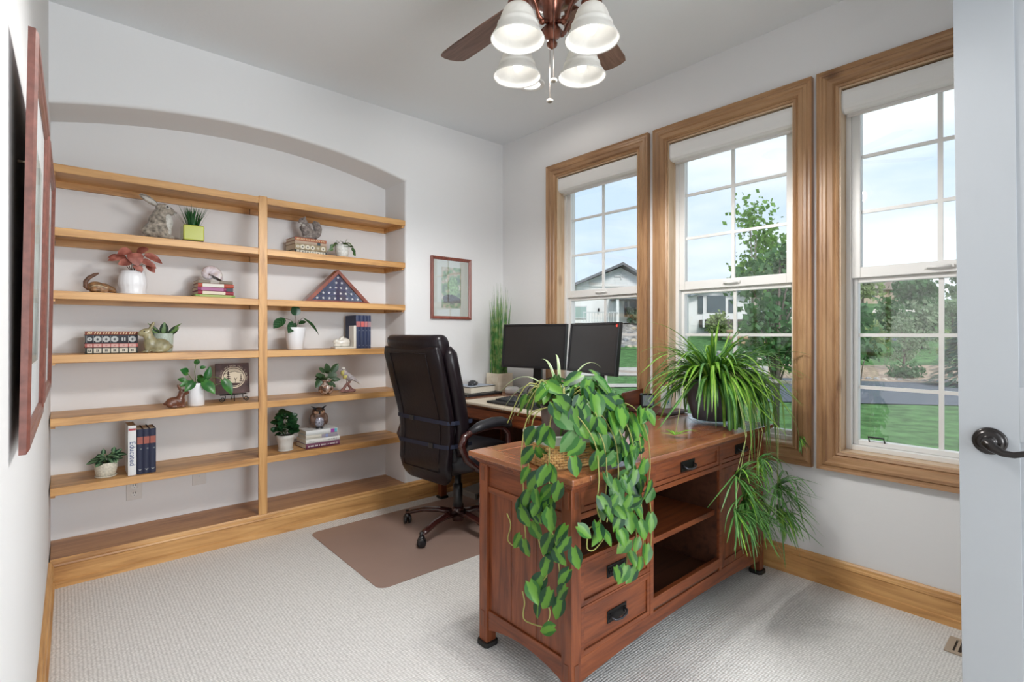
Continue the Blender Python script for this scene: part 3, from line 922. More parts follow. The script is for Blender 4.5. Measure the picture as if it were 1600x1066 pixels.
def faint_title(x0, x1, col, h=.30):
    """a title too small to read in the photograph: a broken line of small strokes"""
    def fn(t, L, T, D):
        mb = MB(); r = random.Random(int(1000 * (L + x0))); x = -L / 2 + L * x0
        while x < -L / 2 + L * x1:
            w = r.uniform(.0012, .0030); hh = T * h * r.uniform(.6, 1)
            mb.add([(x, -.0049, T * .5 - hh / 2), (x + w, -.0049, T * .5 - hh / 2), (x + w, -.0049, T * .5 + hh / 2), (x, -.0049, T * .5 + hh / 2)], [(0, 1, 2, 3)])
            x += w + (.0012 if r.random() < .8 else .007)
        mb.build('spine_print', cmat('ink_%02x%02x%02x' % tuple(int(255 * c) for c in col), col), t)
    return fn

def ornate(kind, fg, bg):
    """medallions and bands pressed into the spine of an old binding"""
    def fn(t, L, T, D):
        a = MB(); b = MB(); y = -.0042
        cells = [(.04, .13), (.16, .30), (.32, .46), (.48, .62), (.64, .80), (.82, .96)]
        h = T * .40
        def face(mb, pts, yy):
            n = len(pts); mb.add([(p[0], yy, p[1]) for p in pts], [tuple(range(n))])
        for k, (p, q) in enumerate(cells):
            x0, x1 = -L / 2 + L * p, -L / 2 + L * q; xc = (x0 + x1) / 2; zc = T / 2
            if kind == 'medallion':
                if k == 4:
                    for s_ in (-.25, .25): face(a, [(xc + s_ * .02 - .003, zc - h * .5), (xc + s_ * .02 + .003, zc - h * .5), (xc + s_ * .02 + .003, zc + h * .5), (xc + s_ * .02 - .003, zc + h * .5)], y)
                    continue
                r = min(h, (x1 - x0) * .48)
                face(a, [(xc + r * math.cos(2 * PI * j / 16) * (1 + .12 * (j % 2)), zc + r * math.sin(2 * PI * j / 16) * (1 + .12 * (j % 2))) for j in range(16)], y)
                face(b, [(xc + r * .45 * math.cos(PI / 2 * j), zc + r * .45 * math.sin(PI / 2 * j)) for j in range(4)], y - .0004)
                face(a, [(x0 - .002, zc - h), (x0 - .001, zc - h), (x0 - .001, zc + h), (x0 - .002, zc + h)], y)
            elif kind == 'panel':
                face(a, [(x0, zc - h), (x1, zc - h), (x1, zc + h), (x0, zc + h)], y)
                r = h * .7
                face(b, [(xc + r * (1 if j % 2 else .55) * math.cos(2 * PI * j / 8), zc + r * (1 if j % 2 else .55) * math.sin(2 * PI * j / 8)) for j in range(8)], y - .0004)
                r = h * .22
                face(a, [(xc + r * math.cos(PI / 2 * j), zc + r * math.sin(PI / 2 * j)) for j in range(4)], y - .0008)
            else:
                for j in range(3):
                    xx = x0 + (x1 - x0) * (j + .5) / 3
                    face(a, [(xx - .0035, zc - h * .8), (xx + .0015, zc - h * .5), (xx + .0035, zc + h * .8), (xx - .001, zc + h * .4)], y)
        if a.f: a.build('spine_ornament', fg, t)
        if b.f: b.build('spine_pattern', bg, t)
    return fn

def many(*fs):
    def fn(t, L, T, D):
        for f in fs: f(t, L, T, D)
    return fn

NAVY = (.012, .016, .045); RUST = (.30, .075, .05); BONE = plain('bone_ink', (.62, .58, .48), .6)
DKINK = plain('dark_ink', (.02, .022, .03), .6); ROSE = plain('rose_ink', (.45, .16, .14), .6)

Z2, Z3, Z4, Z5, Z6 = [q + .0008 for q in SH[1:]]

# ---- stack of ornate books, shelf 4 left
z = Z4
for (lab, T_, col, dec) in (
        ('bottom book of the four ornate books stacked on the left, cream panels on dark spine', .030, (.02, .025, .02), ornate('panel', BONE, DKINK)),
        ('thin pink-red patterned book, second from the bottom of the left ornate stack', .020, (.40, .10, .09), ornate('panel', plain('pale_rose_ink', (.62, .38, .34), .6), ROSE)),
        ('thick black book with silver medallions on its spine in the left ornate stack', .043, (.012, .012, .02), ornate('medallion', plain('silver_ink', (.42, .43, .42), .5), DKINK)),
        ('thin red-brown gilt book lying on top of the left ornate stack', .018, (.20, .05, .03), ornate('marks', GOLD, DKINK))):
    book(lab, .214, T_, .150, col, (.195, 3.325, z), decor=dec, group='ornate books stacked on the fourth shelf'); z += T_ + .0004
# ---- ornate books under the squirrel, shelf 2 right
z = Z2
for (lab, T_, col, dec) in (
        ('bottom ornate book with black and cream squares under the grey squirrel', .030, (.015, .02, .02), ornate('panel', BONE, DKINK)),
        ('tan book with dark circles on the spine, second from bottom under the squirrel', .036, (.30, .24, .14), ornate('medallion', BONE, DKINK)),
        ('plain tan book with one dark label, third from bottom under the squirrel', .020, (.42, .32, .24), band(.70, .80, (.03, .05, .06))),
        ('terracotta gilt book lying directly under the grey squirrel figure', .021, (.36, .11, .06), ornate('marks', GOLD, DKINK))):
    book(lab, .205, T_, .150, col, (1.208, 3.335, z), rot=(0, 0, R(4)), decor=dec, group='ornate books under the squirrel'); z += T_ + .0004
# ---- stack under the shell, shelf 3 left
z = Z3
for k, (lab, L_, T_, col, dec) in enumerate((
        ('green patterned book at the bottom of the stack under the nautilus shell', .200, .018, (.20, .32, .07), band(.1, .9, (.36, .45, .14), 'spine_pattern')),
        ('dark red book with a cream spine strip, second from bottom under the shell', .180, .020, (.28, .02, .045), band(.12, .76, (.70, .62, .50))),
        ('plum and black book in the middle of the stack under the shell', .180, .021, (.22, .03, .10), many(band(.80, .99, (.03, .03, .045)), band(.1, .72, (.36, .12, .26), 'spine_strip'))),
        ('red book with a white spine strip near the top of the shell stack', .180, .021, (.38, .06, .03), band(.12, .72, (.66, .64, .58))),
        ('thin grey-brown book lying directly under the nautilus shell', .175, .018, (.22, .18, .14), band(.35, .6, (.34, .31, .27))))):
    book(lab, L_, T_, .145, col, (.664 + .002 * (k % 2), 3.325, z), rot=(0, 0, R(-1 + k % 3)), decor=dec, group='books stacked under the nautilus shell'); z += T_ + .0004
ZSHELL = z
# ---- stack under the owl, shelf 6 right
z = Z6
for k, (lab, L_, T_, D_, col, dec, xo) in enumerate((
        ('dark plum book at the bottom of the stack under the owl', .222, .031, .16, (.13, .03, .07), faint_title(.06, .94, (.75, .70, .70), .34), .002),
        ('white paperback second from the bottom under the owl', .222, .026, .16, (.70, .69, .66), many(faint_title(.08, .24, (.3, .3, .3), .2), faint_title(.64, .90, (.1, .1, .12), .22)), .004),
        ('cream and grey-violet book third from the bottom under the owl', .208, .024, .14, (.56, .53, .46), many(band(.48, .99, (.30, .27, .32)), band(.60, .68, (.25, .30, .52), 'spine_mark', .0048)), .000),
        ('white book with a purple and blue label lying under the owl', .204, .027, .14, (.68, .69, .68), many(band(.78, .97, (.35, .07, .36)), band(.90, .98, (.10, .42, .50), 'spine_corner', .0049)), .001))):
    book(lab, L_, T_, D_, col, (1.262 + xo, 3.275 + .006 * k, z), rot=(0, 0, R(3 - k)), decor=dec, group='books stacked under the owl'); z += T_ + .0004
ZOWL = z
# ---- standing books; spine up the z axis
UP = (0, R(90), 0)
def standing(label, H, T, D, col, x, y, z, decor, group=None, yaw=0):
    # local +x points down after a quarter turn, so the title reads downward
    M = Matrix.Rotation(R(yaw), 4, 'Z') @ Matrix.Rotation(R(90), 4, 'Y')
    return book(label, H, T, D, col, (x, y, z + H / 2), M.to_euler(), decor, group)
WHITEC = (.70, .70, .70)
standing('tall white book titled Educated standing beside the navy books', .255, .034, .17, WHITEC, .256, 3.265, Z6,
         many(spine_text('Educated', .034, .56, (.06, .09, .22)), band(.055, .095, (.35, .04, .05), 'spine_mark')))
for k, lab in enumerate(('navy book with a rust label directly right of the white Educated book',
                         'middle one of the three navy books on the lowest shelf',
                         'rightmost of the three navy books with rust labels on the lowest shelf')):
    H_ = .232
    def dec(t, L, T, D, k=k):
        band(.17, .33, RUST)(t, L, T, D)
        spine_text('ABC'[k] and '*', .02, .44, (.35, .38, .36))(t, L, T, D)
        mb = MB(); x = L / 2 - .022
        mb.add([(x - .006, -.0049, T / 2 - .009), (x + .004, -.0049, T / 2), (x - .006, -.0049, T / 2 + .009), (x - .001, -.0049, T / 2)], [(0, 1, 2, 3)])
        mb.build('spine_ornament', plain('silver_ink', (.42, .43, .42), .5), t)
    standing(lab, H_, .027, .16, NAVY, .2925 + .0275 * k, 3.268, Z6, dec, 'navy books on the lowest shelf')
for k, lab in enumerate(('leftmost of the four navy books, behind the white rabbit bookend',
                         'navy book with a bright salmon label, second from the rabbit bookend',
                         'navy book with a salmon label, third from the rabbit bookend',
                         'rightmost of the four navy books held by the rabbit bookend')):
    T_ = (.033, .027, .023, .024)[k]; x0 = 1.508 + (0, .0335, .061, .0845)[k]
    lc = ((.45, .14, .14), (.60, .12, .11), (.50, .17, .17), (.36, .20, .22))[k]
    def dec(t, L, T, D, lc=lc):
        band(.19, .35, lc)(t, L, T, D)
        for q in (.46, .92): spine_text('*', .018, q, (.40, .43, .50))(t, L, T, D)
    standing(lab, .226, T_, .17, (.018, .030, .085), x0, 3.325, Z4, dec, 'navy books behind the white rabbit bookend')

# ---- pots and small plants
def pot(t, prof, mat, n=40, wob=None, soil_r=None, soil_z=None, name='pot'):
    MB().lathe(prof, n, wob=wob).build(name, mat, t)
    if soil_r: MB().lathe([(0, soil_z + .003), (soil_r * .6, soil_z + .002), (soil_r, soil_z)], 24).build('soil', SOIL, t)

def clump(t, mat, specs, name='foliage', stems=None, stem_m=None):
    """specs: (base, tip_dir, normal, len, wid, shape, droop)"""
    mb = MB()
    for (b, d, n, l, w, s, dr) in specs: mb.leaf(b, d, n, l, w, s, droop=dr)
    mb.build(name, mat, t)
    if stems:
        sb = MB()
        for p in stems: sb.tube(p, .0016 if len(p[0]) == 3 else .002, 6)
        sb.build('stems', stem_m or STEM, t)

STEM = plain('green_stem', (.12, .20, .05), .5)
DSTEM = plain('dark_stem', (.09, .05, .03), .6)
DEEP = leaf_mat('deep_green_leaf', (.012, .055, .018), (.03, .12, .03), .3, 'vein')
CALA = leaf_mat('ribbed_dark_leaf', (.010, .026, .012), (.13, .26, .09), .35, 'ribs')
PALEV = leaf_mat('silver_veined_leaf', (.018, .055, .030), (.16, .28, .15), .4, 'stripe')
BRIGHT = leaf_mat('bright_pothos_leaf', (.02, .13, .025), (.07, .25, .04), .3, 'noise')
PINKL = leaf_mat('coral_leaf', (.26, .075, .055), (.46, .17, .13), .5, 'noise', transl=.15)
SNAKE = leaf_mat('snake_plant_leaf', (.012, .035, .014), (.13, .24, .07), .35, 'stripe')

# green square pot with grass, shelf 2
GRASS1 = leaf_mat('artificial_grass', (.012, .10, .018), (.03, .19, .03), .45, 'vein')
def grass_pot():
    t = thing('grass_plant', 'artificial grass tuft in a square lime green pot beside the plush rabbit', 'plant', (.547, 3.315, Z2), (0, 0, R(0)))
    s = .050
    mb = MB(); mb.box(-s, -s, .008, s, s, .092)
    mb.build('pot', plain('lime_ceramic', (.42, .44, .06), .2, coat=.6), t, bevel=.006)
    MB().box(-s + .004, -s + .004, 0, s - .004, s - .004, .009).build('pot_base', plain('dark_rubber', (.02, .02, .015), .8), t)
    MB().box(-s + .006, -s + .006, .088, s - .006, s - .006, .0935).build('soil', SOIL, t)
    g = MB(); rr = random.Random(3)
    for k in range(120):
        a = rr.uniform(0, 2 * PI); q = rr.uniform(0, .036); lean = rr.uniform(.0, .038)
        b = Vector((q * math.cos(a), q * math.sin(a), .09)); h = rr.uniform(.075, .110)
        tip = b + Vector((math.cos(a) * (lean + q * .8), math.sin(a) * (lean + q * .8), h))
        mid = (b + tip) / 2 + Vector((-math.cos(a), -math.sin(a), 0)) * .004
        g.ribbon([b, b.lerp(mid, .5) , mid, mid.lerp(tip, .5), tip], lambda u: .0022 * (1 - u ** 2) + .0003, fold=.3)
    g.ribbon([(.035, 0, .09), (.045, 0, .12), (.065, 0, .14), (.085, 0, .15)], .0008)
    g.build('grass', GRASS1, t)
grass_pot()

# ivy in a speckled pot, shelf 2 right
def ivy():
    t = thing('ivy_plant', 'small ivy in a round speckled white pot on the upper right shelf', 'plant', (1.415, 3.335, Z2))
    pot(t, [(0, 0), (.028, 0), (.036, .008), (.042, .03), (.046, .06), (.047, .086), (.044, .088), (.041, .08), (.0, .078)], plain('speckled_pot', (.60, .60, .57), .5, noise=.2, nscale=80), soil_r=.042, soil_z=.078)
    rr = random.Random(5); sp = []
    for k in range(34):
        a = rr.uniform(0, 2 * PI); q = rr.uniform(.015, .062)
        b = (q * math.cos(a), q * math.sin(a) * .8, .092 + rr.uniform(-.012, .018) - max(0, q - .045) * .6)
        sp.append((b, (math.cos(a), math.sin(a), rr.uniform(-.5, .4)), (rr.uniform(-.3, .3), -.5, .8), .026, .024, 'heart', .3))
    for p in ((.072, -.01, .062), (.078, 0, .045), (.068, 0, .075), (-.062, 0, .082), (-.07, -.01, .06)): sp.append((p, (p[0] * 9, 0, -.6), (0, -1, .3), .028, .026, 'heart', .2))
    clump(t, BRIGHT_IVY, sp, stems=[[(0, 0, .085), (.02, -.01, .11), (.03, 0, .128), (.036, 0, .134)], [(0, 0, .085), (.05, 0, .095), (.07, 0, .07), (.08, 0, .045)], [(0, 0, .085), (-.05, 0, .09), (-.085, 0, .055), (-.10, 0, .035)]])
BRIGHT_IVY = leaf_mat('variegated_ivy', (.025, .09, .02), (.15, .27, .08), .4, 'noise')
ivy()

# coral-leaved plant in ribbed white pot, shelf 3
def coral():
    t = thing('coral_plant', 'coral pink leaved plant in a white faceted pot on the third shelf', 'plant', (.281, 3.33, Z3))
    pot(t, [(0, 0), (.060, 0), (.060, .006), (.054, .012), (.060, .045), (.062, .055), (.058, .09), (.052, .122), (.049, .122), (.052, .10), (0, .10)], plain('ribbed_white_pot', (.78, .78, .80), .35), 64,
        wob=lambda a, z_: 1 + (.035 * abs(math.sin(9 * a + (z_ - .05) * 9)) if .01 < z_ < .119 else 0), soil_r=.05, soil_z=.112)
    rr = random.Random(8); sp = []
    for (x, y, z_, dx, dz, l, w) in ((-.03, -.01, .195, -.9, -.15, .075, .042), (.0, -.03, .215, .1, -.35, .070, .070), (-.01, -.03, .225, -.5, -.1, .06, .05), (.05, -.01, .215, .95, -.30, .085, .045), (-.01, -.04, .165, -.95, -.1, .055, .048),
                                     (.035, -.035, .18, .6, -.25, .055, .042), (.055, -.02, .17, .8, -.3, .05, .035), (.0, -.045, .15, .5, -.35, .045, .032), (.02, .02, .22, .2, .2, .06, .05), (-.05, .02, .19, -.7, .1, .05, .04), (.06, .01, .16, .7, -.5, .05, .04), (.02, -.04, .15, .2, -.6, .04, .03)):
        sp.append(((x, y, z_), (dx, -.25, dz), (0, -.75, .55), l, w, 'round', .35))
    clump(t, PINKL, sp, stems=[[(rr.uniform(-.01, .01), 0, .11), (s[0][0] * .5, s[0][1] * .5, .15), s[0]] for s in sp], stem_m=DSTEM)
coral()

# snake-like plant in patterned pot, shelf 4 left
def patterned():
    t = thing('snake_plant', 'snake plant in a pale green patterned pot behind the rabbit figurine', 'plant', (.420, 3.385, Z4))
    pot(t, [(0, 0), (.040, 0), (.043, .004), (.047, .05), (.049, .100), (.047, .103), (.044, .095), (0, .09)], plain('sage_pot', (.40, .47, .40), .5), soil_r=.045, soil_z=.094)
    mb = MB()                                                       # zigzag lines in relief
    for (z0, z1) in ((.018, .052), (.052, .088)):
        for ph in (0, 1):
            pts = []
            for k in range(49):
                a = 2 * PI * k / 48; zz = z0 + (z1 - z0) * ((k + 2 * ph) % 4 if (k + 2 * ph) % 4 <= 2 else 4 - (k + 2 * ph) % 4) / 2
                r_ = .0438 + zz * .05
                pts.append((r_ * math.cos(a), r_ * math.sin(a), zz))
            mb.tube(pts, .0011, 4, cap=False)
    mb.build('pot_pattern', plain('pale_glaze', (.62, .66, .58), .5), t)
    sp = [((0, -.01, .09), (.06, -.2, 1), (0, -1, .1), .075, .042, 'oval', .1), ((-.01, 0, .10), (-.75, -.1, .8), (.5, -1, .3), .085, .022, 'lance', .1),
          ((.012, 0, .095), (.80, -.1, .75), (-.4, -1, .4), .10, .020, 'lance', .1), ((.02, -.01, .09), (.65, -.2, .62), (-.4, -1, .3), .07, .034, 'oval', .1),
          ((-.02, -.01, .09), (-.5, -.3, .5), (0, -1, .4), .05, .030, 'oval', .2), ((0, .01, .095), (.1, .4, .8), (0, -1, .3), .06, .035, 'oval', .2)]
    clump(t, SNAKE, sp)
patterned()

# big-leaved plant in white pot, shelf 4 right
def birkin():
    t = thing('philodendron_plant', 'philodendron with five large leaves in a tapered white ribbed pot', 'plant', (1.108, 3.33, Z4))
    pot(t, [(0, 0), (.044, 0), (.046, .003), (.062, .135), (.062, .140), (.058, .140), (.055, .125), (0, .12)], plain('ribbed_white_pot', (.78, .78, .80), .35), 96, wob=lambda a, z_: 1 + .008 * math.sin(36 * a), soil_r=.055, soil_z=.128)
    sp = [((0, 0, .215), (.03, -.1, 1), (.05, -1, .1), .068, .062, 'round', .15), ((-.07, -.02, .195), (-.72, -.3, -.52), (-.2, -.9, .7), .095, .062, 'oval', .2),
          ((-.02, -.03, .165), (-.42, -.35, -.62), (0, -1, .2), .080, .058, 'heart', .1), ((.045, -.01, .20), (.72, -.15, -.50), (.3, -.7, .8), .145, .040, 'lance', .3), ((.03, .02, .16), (.6, .2, .35), (0, -.6, .8), .06, .035, 'oval', .2)]
    clump(t, leaf_mat('philodendron_leaf', (.012, .060, .022), (.06, .16, .06), .25, 'ribs'), sp,
          stems=[[(0, 0, .125), (.004, 0, .18), (0, 0, .215)], [(0, 0, .125), (-.03, -.01, .185), (-.07, -.02, .195)], [(0, 0, .125), (-.01, -.02, .165), (-.02, -.03, .165)], [(0, 0, .125), (.02, 0, .18), (.045, -.01, .20)]], stem_m=DSTEM)
birkin()

# pothos in white cylinder pot, shelf 5 left
def small_pothos():
    t = thing('pothos_plant', 'bright green pothos in a plain white pot beside the brown rabbit', 'plant', (.565, 3.31, Z5))
    pot(t, [(0, 0), (.038, 0), (.040, .003), (.044, .122), (.044, .126), (.041, .126), (.039, .115), (0, .11)], plain('plain_white_pot', (.80, .80, .82), .35), soil_r=.040, soil_z=.118)
    P = [((-.045, -.02, .185), (-.55, -.4, .35), .045, .045), ((0, 0, .232), (.15, -.3, .8), .032, .030), ((.02, 0, .210), (.6, -.2, .1), .03, .022), ((.045, -.02, .145), (.25, -.2, .95), .075, .040), ((.03, -.045, .130), (.45, -.4, -.55), .085, .062),
         ((.13, -.03, .135), (.42, -.3, -.80), .095, .055), ((-.02, -.04, .135), (-.5, -.4, -.5), .070, .045), ((-.04, -.02, .135), (-.7, -.2, -.35), .05, .028), ((.01, -.02, .13), (.2, -.5, .3), .045, .04), ((-.05, 0, .14), (-.8, 0, .3), .04, .03), ((.02, .02, .14), (.3, .5, .5), .05, .04)]
    sp = [(p, d, (.1, -1, .35), l, w, 'heart', .2) for (p, d, l, w) in P]
    clump(t, BRIGHT, sp, stems=[[(0, 0, .115), (-.008, 0, .19), (0, 0, .235)], [(0, 0, .115), (-.03, -.01, .16), (-.045, -.02, .185)], [(0, 0, .115), (.04, -.02, .155), (.09, -.03, .155), (.13, -.03, .135)], [(.0, 0, .115), (.05, -.02, .13), (.09, -.03, .11), (.12, -.03, .118)], [(0, 0, .11), (-.05, -.01, .13), (-.08, 0, .118)]])
small_pothos()

# dark plant in mosaic vase, shelf 5 right
def mosaic():
    t = thing('calathea_plant', 'dark ribbed-leaf plant in a round mosaic vase on the right fifth shelf', 'plant', (1.303, 3.33, Z5))
    mt, nt, b = nodes('pebble_mosaic'); tc = nt.nodes.new('ShaderNodeTexCoord'); vo = nt.nodes.new('ShaderNodeTexVoronoi'); vo.inputs['Scale'].default_value = 70
    nt.links.new(tc.outputs['Object'], vo.inputs['Vector'])
    cr = nt.nodes.new('ShaderNodeValToRGB'); e = cr.color_ramp.elements; e[0].color = (.06, .03, .02, 1); e[1].color = (.5, .42, .36, 1); q = e.new(.5); q.color = (.25, .12, .07, 1)
    sp_ = nt.nodes.new('ShaderNodeSeparateColor'); nt.links.new(vo.outputs['Color'], sp_.inputs['Color']); nt.links.new(sp_.outputs['Red'], cr.inputs['Fac']); nt.links.new(cr.outputs['Color'], b.inputs['Base Color'])
    b.inputs['Roughness'].default_value = .15; b.inputs['Coat Weight'].default_value = .6
    pot(t, [(0, 0), (.024, 0), (.030, .004), (.044, .02), (.050, .04), (.047, .058), (.040, .068), (.038, .075), (.042, .09), (.046, .100), (.043, .10), (.036, .085), (0, .085)], mt, soil_r=.040, soil_z=.094)
    rr = random.Random(12); sp = []
    for (x, z_, dx, dz, l, w) in ((.0, .17, -.15, 1, .07, .045), (.035, .175, .6, .8, .075, .045), (-.05, .14, -.5, -.75, .07, .045), (-.03, .18, -.7, .6, .05, .03), (-.05, .16, -.9, .2, .045, .028), (.03, .13, .9, .0, .06, .03), (.0, .13, .3, -.5, .05, .035), (.01, .15, .5, .1, .06, .04), (-.02, .14, -.4, .2, .06, .04), (.02, .11, .6, -.5, .05, .03)):
        sp.append(((x * .8, -.02 + rr.uniform(-.02, .01), z_ - .03), (dx, -.25, dz), (.1, -1, .3), l, w, 'round', .15))
    for k in range(14):
        a = rr.uniform(0, 2 * PI); sp.append(((.02 * math.cos(a), .02 * math.sin(a), rr.uniform(.10, .14)), (math.cos(a), math.sin(a), rr.uniform(-.2, .6)), (0, -.5, .8), .05, .032, 'oval', .2))
    clump(t, CALA, sp, stems=[[(0, 0, .09), (s[0][0] * .5, s[0][1] * .5, .12), s[0]] for s in sp[:10]])
mosaic()

# silver-veined plant in cream pot, lowest shelf left
def cream_pot():
    t = thing('pilea_plant', 'dark leaved plant in a textured cream pot with saucer on the lowest left shelf', 'plant', (.170, 3.325, Z6))
    cm = plain('cream_textured_pot', (.60, .56, .46), .6, noise=.2, nscale=120, bump=.8, bscale=160)
    pot(t, [(0, .005), (.034, .006), (.040, .012), (.046, .04), (.048, .072), (.047, .076), (.044, .076), (.043, .066), (0, .064)], cm, soil_r=.044, soil_z=.070)
    MB().lathe([(0, 0), (.040, 0), (.046, .008), (.044, .010), (.040, .006), (0, .005)], 32).build('saucer', cm, t)
    rr = random.Random(21); sp = []
    for k in range(30):
        a = rr.uniform(0, 2 * PI); q = rr.uniform(.005, .045)
        sp.append(((q * math.cos(a), q * math.sin(a) * .7 - .005, .078 + rr.uniform(0, .035)), (math.cos(a), math.sin(a) * .7 - .1, rr.uniform(-.45, .45)), (0, -.5, .8), rr.uniform(.036, .052), rr.uniform(.022, .030), 'oval', .35))
    for (x, z_) in ((-.01, .125), (.03, .13), (.04, .125)): sp.append(((x, 0, z_ - .012), (rr.uniform(-.6, .6), -.2, .5), (0, -.7, .6), .032, .022, 'oval', .2))
    clump(t, PALEV, sp, stems=[[(0, 0, .07), (x, 0, .10), (x * 1.3, 0, .12)] for x in (-.02, .0, .02)])
cream_pot()

# bushy plant in white pot, lowest shelf right
def bushy():
    t = thing('peperomia_plant', 'dense dark green round-leaved plant in a small off-white pot beside the owl books', 'plant', (1.049, 3.33, Z6))
    cm = plain('off_white_pot', (.62, .60, .56), .6, bump=.5, bscale=120)
    pot(t, [(0, .004), (.036, .004), (.040, .008), (.044, .04), (.050, .078), (.052, .080), (.052, .098), (.049, .100), (.046, .09), (0, .088)], cm, soil_r=.047, soil_z=.092)
    MB().lathe([(0, 0), (.040, 0), (.046, .006), (.044, .008), (0, .004)], 32).build('saucer', cm, t)
    rr = random.Random(33); sp = []
    for k in range(130):
        h = rr.uniform(0, 1); a = rr.uniform(0, 2 * PI); q = (.058 * math.sin(PI * min(1, .25 + h * .72)) + .004)
        q *= rr.uniform(.25, 1)
        sp.append(((q * math.cos(a), q * math.sin(a), .105 + h * .135), (math.cos(a), math.sin(a), rr.uniform(-.3, .7)), (math.cos(a) * .6, math.sin(a) * .6 - .4, .6), rr.uniform(.028, .042), rr.uniform(.028, .038), 'round', .3))
    clump(t, DEEP, sp, stems=[[(0, 0, .09), (.004, 0, .17), (0, 0, .24)]])
bushy()

# ---- plush rabbit
FURM = plain('grizzled_fur', (.26, .225, .185), .95, noise=.65, nscale=55, sheen=.4, spec=.1)
FURW = plain('pale_fur', (.52, .50, .46), .95, noise=.2, nscale=80, sheen=.4, spec=.1)
EYE = plain('glossy_black_eye', (.008, .006, .006), .08, coat=1)
def plush_rabbit():
    t = thing('rabbit_plush', 'grey-brown furry rabbit figure sitting upright with long swept-back ears', 'figurine', (.40, 3.325, Z2 + .005))
    b = MB()
    b.ell((-.012, 0, .045), (.062, .055, .046)); b.ell((-.004, 0, .090), (.050, .045, .055)); b.ell((.002, 0, .130), (.038, .036, .035))
    b.ell((.018, -.002, .165), (.042, .030, .028), rot=(0, R(18), 0)); b.ell((.046, -.002, .152), (.024, .021, .020)); b.ell((-.045, -.02, .035), (.040, .026, .034)); b.ell((.03, -.03, .012), (.034, .014, .012)); b.ell((.03, .03, .012), (.034, .014, .012))
    o = b.build('body', FURM, t); blob(o, .005, 3, .006, .010)
    c = MB(); c.ell((.030, -.006, .092), (.026, .034, .050)); c.ell((.028, -.012, .045), (.022, .026, .035)); c.ell((.058, -.002, .147), (.014, .014, .012))
    o = c.build('chest', FURW, t); blob(o, .005, 2, .006, .010)
    for s in (-1, 1):
        e = MB(); M = Matrix.Translation((-.012, s * .012, .180)) @ Matrix.Rotation(R(s * 6), 4, 'X') @ Matrix.Rotation(R(-58 + s * 4), 4, 'Y')
        e.lathe([(.004, 0), (.012, .012), (.017, .035), (.016, .058), (.009, .080), (0, .094)], 14, M=M, sy=.45)
        eo = e.build('ear', FURM, t)
        i = MB(); i.lathe([(.001, .004), (.008, .014), (.011, .035), (.010, .056), (.005, .074), (0, .082)], 12, M=M @ Matrix.Translation((0, -.004, 0)), sy=.5); i.build('inner_ear', FURW, eo)
    for s in (-1, 1):
        MB().ell((.028, s * .026, .172), (.012, .006, .012), 16, 10).build('eye_ring', FURW, t)
        MB().ell((.029, s * .0305, .172), (.0065, .004, .0065), 14, 10).build('eye', EYE, t)
    MB().ell((.071, -.002, .152), (.005, .006, .004), 12, 8).build('nose', plain('dark_nose', (.06, .03, .03), .5), t)
    w = MB()
    for s in (-1, 1):
        for k in range(3): w.tube([(.062, s * .010, .148), (.070, s * (.028 + .004 * k), .150 - .006 * k)], .0004, 4)
    w.build('whiskers', BLACK, t)
plush_rabbit()

# ---- squirrel on books
def squirrel():
    t = thing('squirrel_figure', 'grey squirrel figure sitting on the stacked ornate books', 'figurine', (1.20, 3.375, Z2 + .1088))
    g = plain('squirrel_grey_fur', (.22, .19, .175), .9, noise=.5, nscale=70, sheen=.3, spec=.1)
    b = MB()
    b.ell((.012, 0, .035), (.045, .038, .036)); b.ell((-.012, -.004, .065), (.034, .030, .038)); b.ell((-.030, -.006, .112), (.027, .023, .022), rot=(0, R(20), 0)); b.ell((-.048, -.008, .103), (.014, .012, .011)); b.ell((-.018, -.004, .092), (.025, .023, .025))
    b.ell((.01, -.03, .03), (.03, .014, .026)); b.ell((-.018, -.034, .008), (.026, .011, .008)); b.tube([(-.01, -.02, .075), (-.035, -.032, .058), (-.048, -.026, .075)], [.010, .008, .006], 8); b.tube([(-.01, .016, .075), (-.035, .016, .058), (-.046, .006, .075)], [.010, .008, .006], 8)
    for s in (-1, 1): b.ell((-.022, -.006 + s * .017, .134), (.006, .004, .010))
    o = b.build('body', g, t); blob(o, .0045, 3, .004, .010)
    l = MB(); l.tube([(.045, .005, .014), (.066, .006, .04), (.070, .006, .075), (.058, .006, .105), (.038, .004, .118)], [.016, .024, .027, .025, .012], 14)
    o = l.build('tail', g, t); blob(o, .005, 3, .007, .010)
    p = MB(); p.ell((-.030, -.018, .074), (.014, .012, .020)); p.ell((-.047, -.010, .098), (.010, .010, .008)); o = p.build('chest', FURW, t); blob(o, .004, 2, .003, .01)
    for s in (-1, 1): MB().ell((-.040, -.006 + s * .019, .117), (.0042, .003, .0042), 12, 8).build('eye', EYE, t)
squirrel()

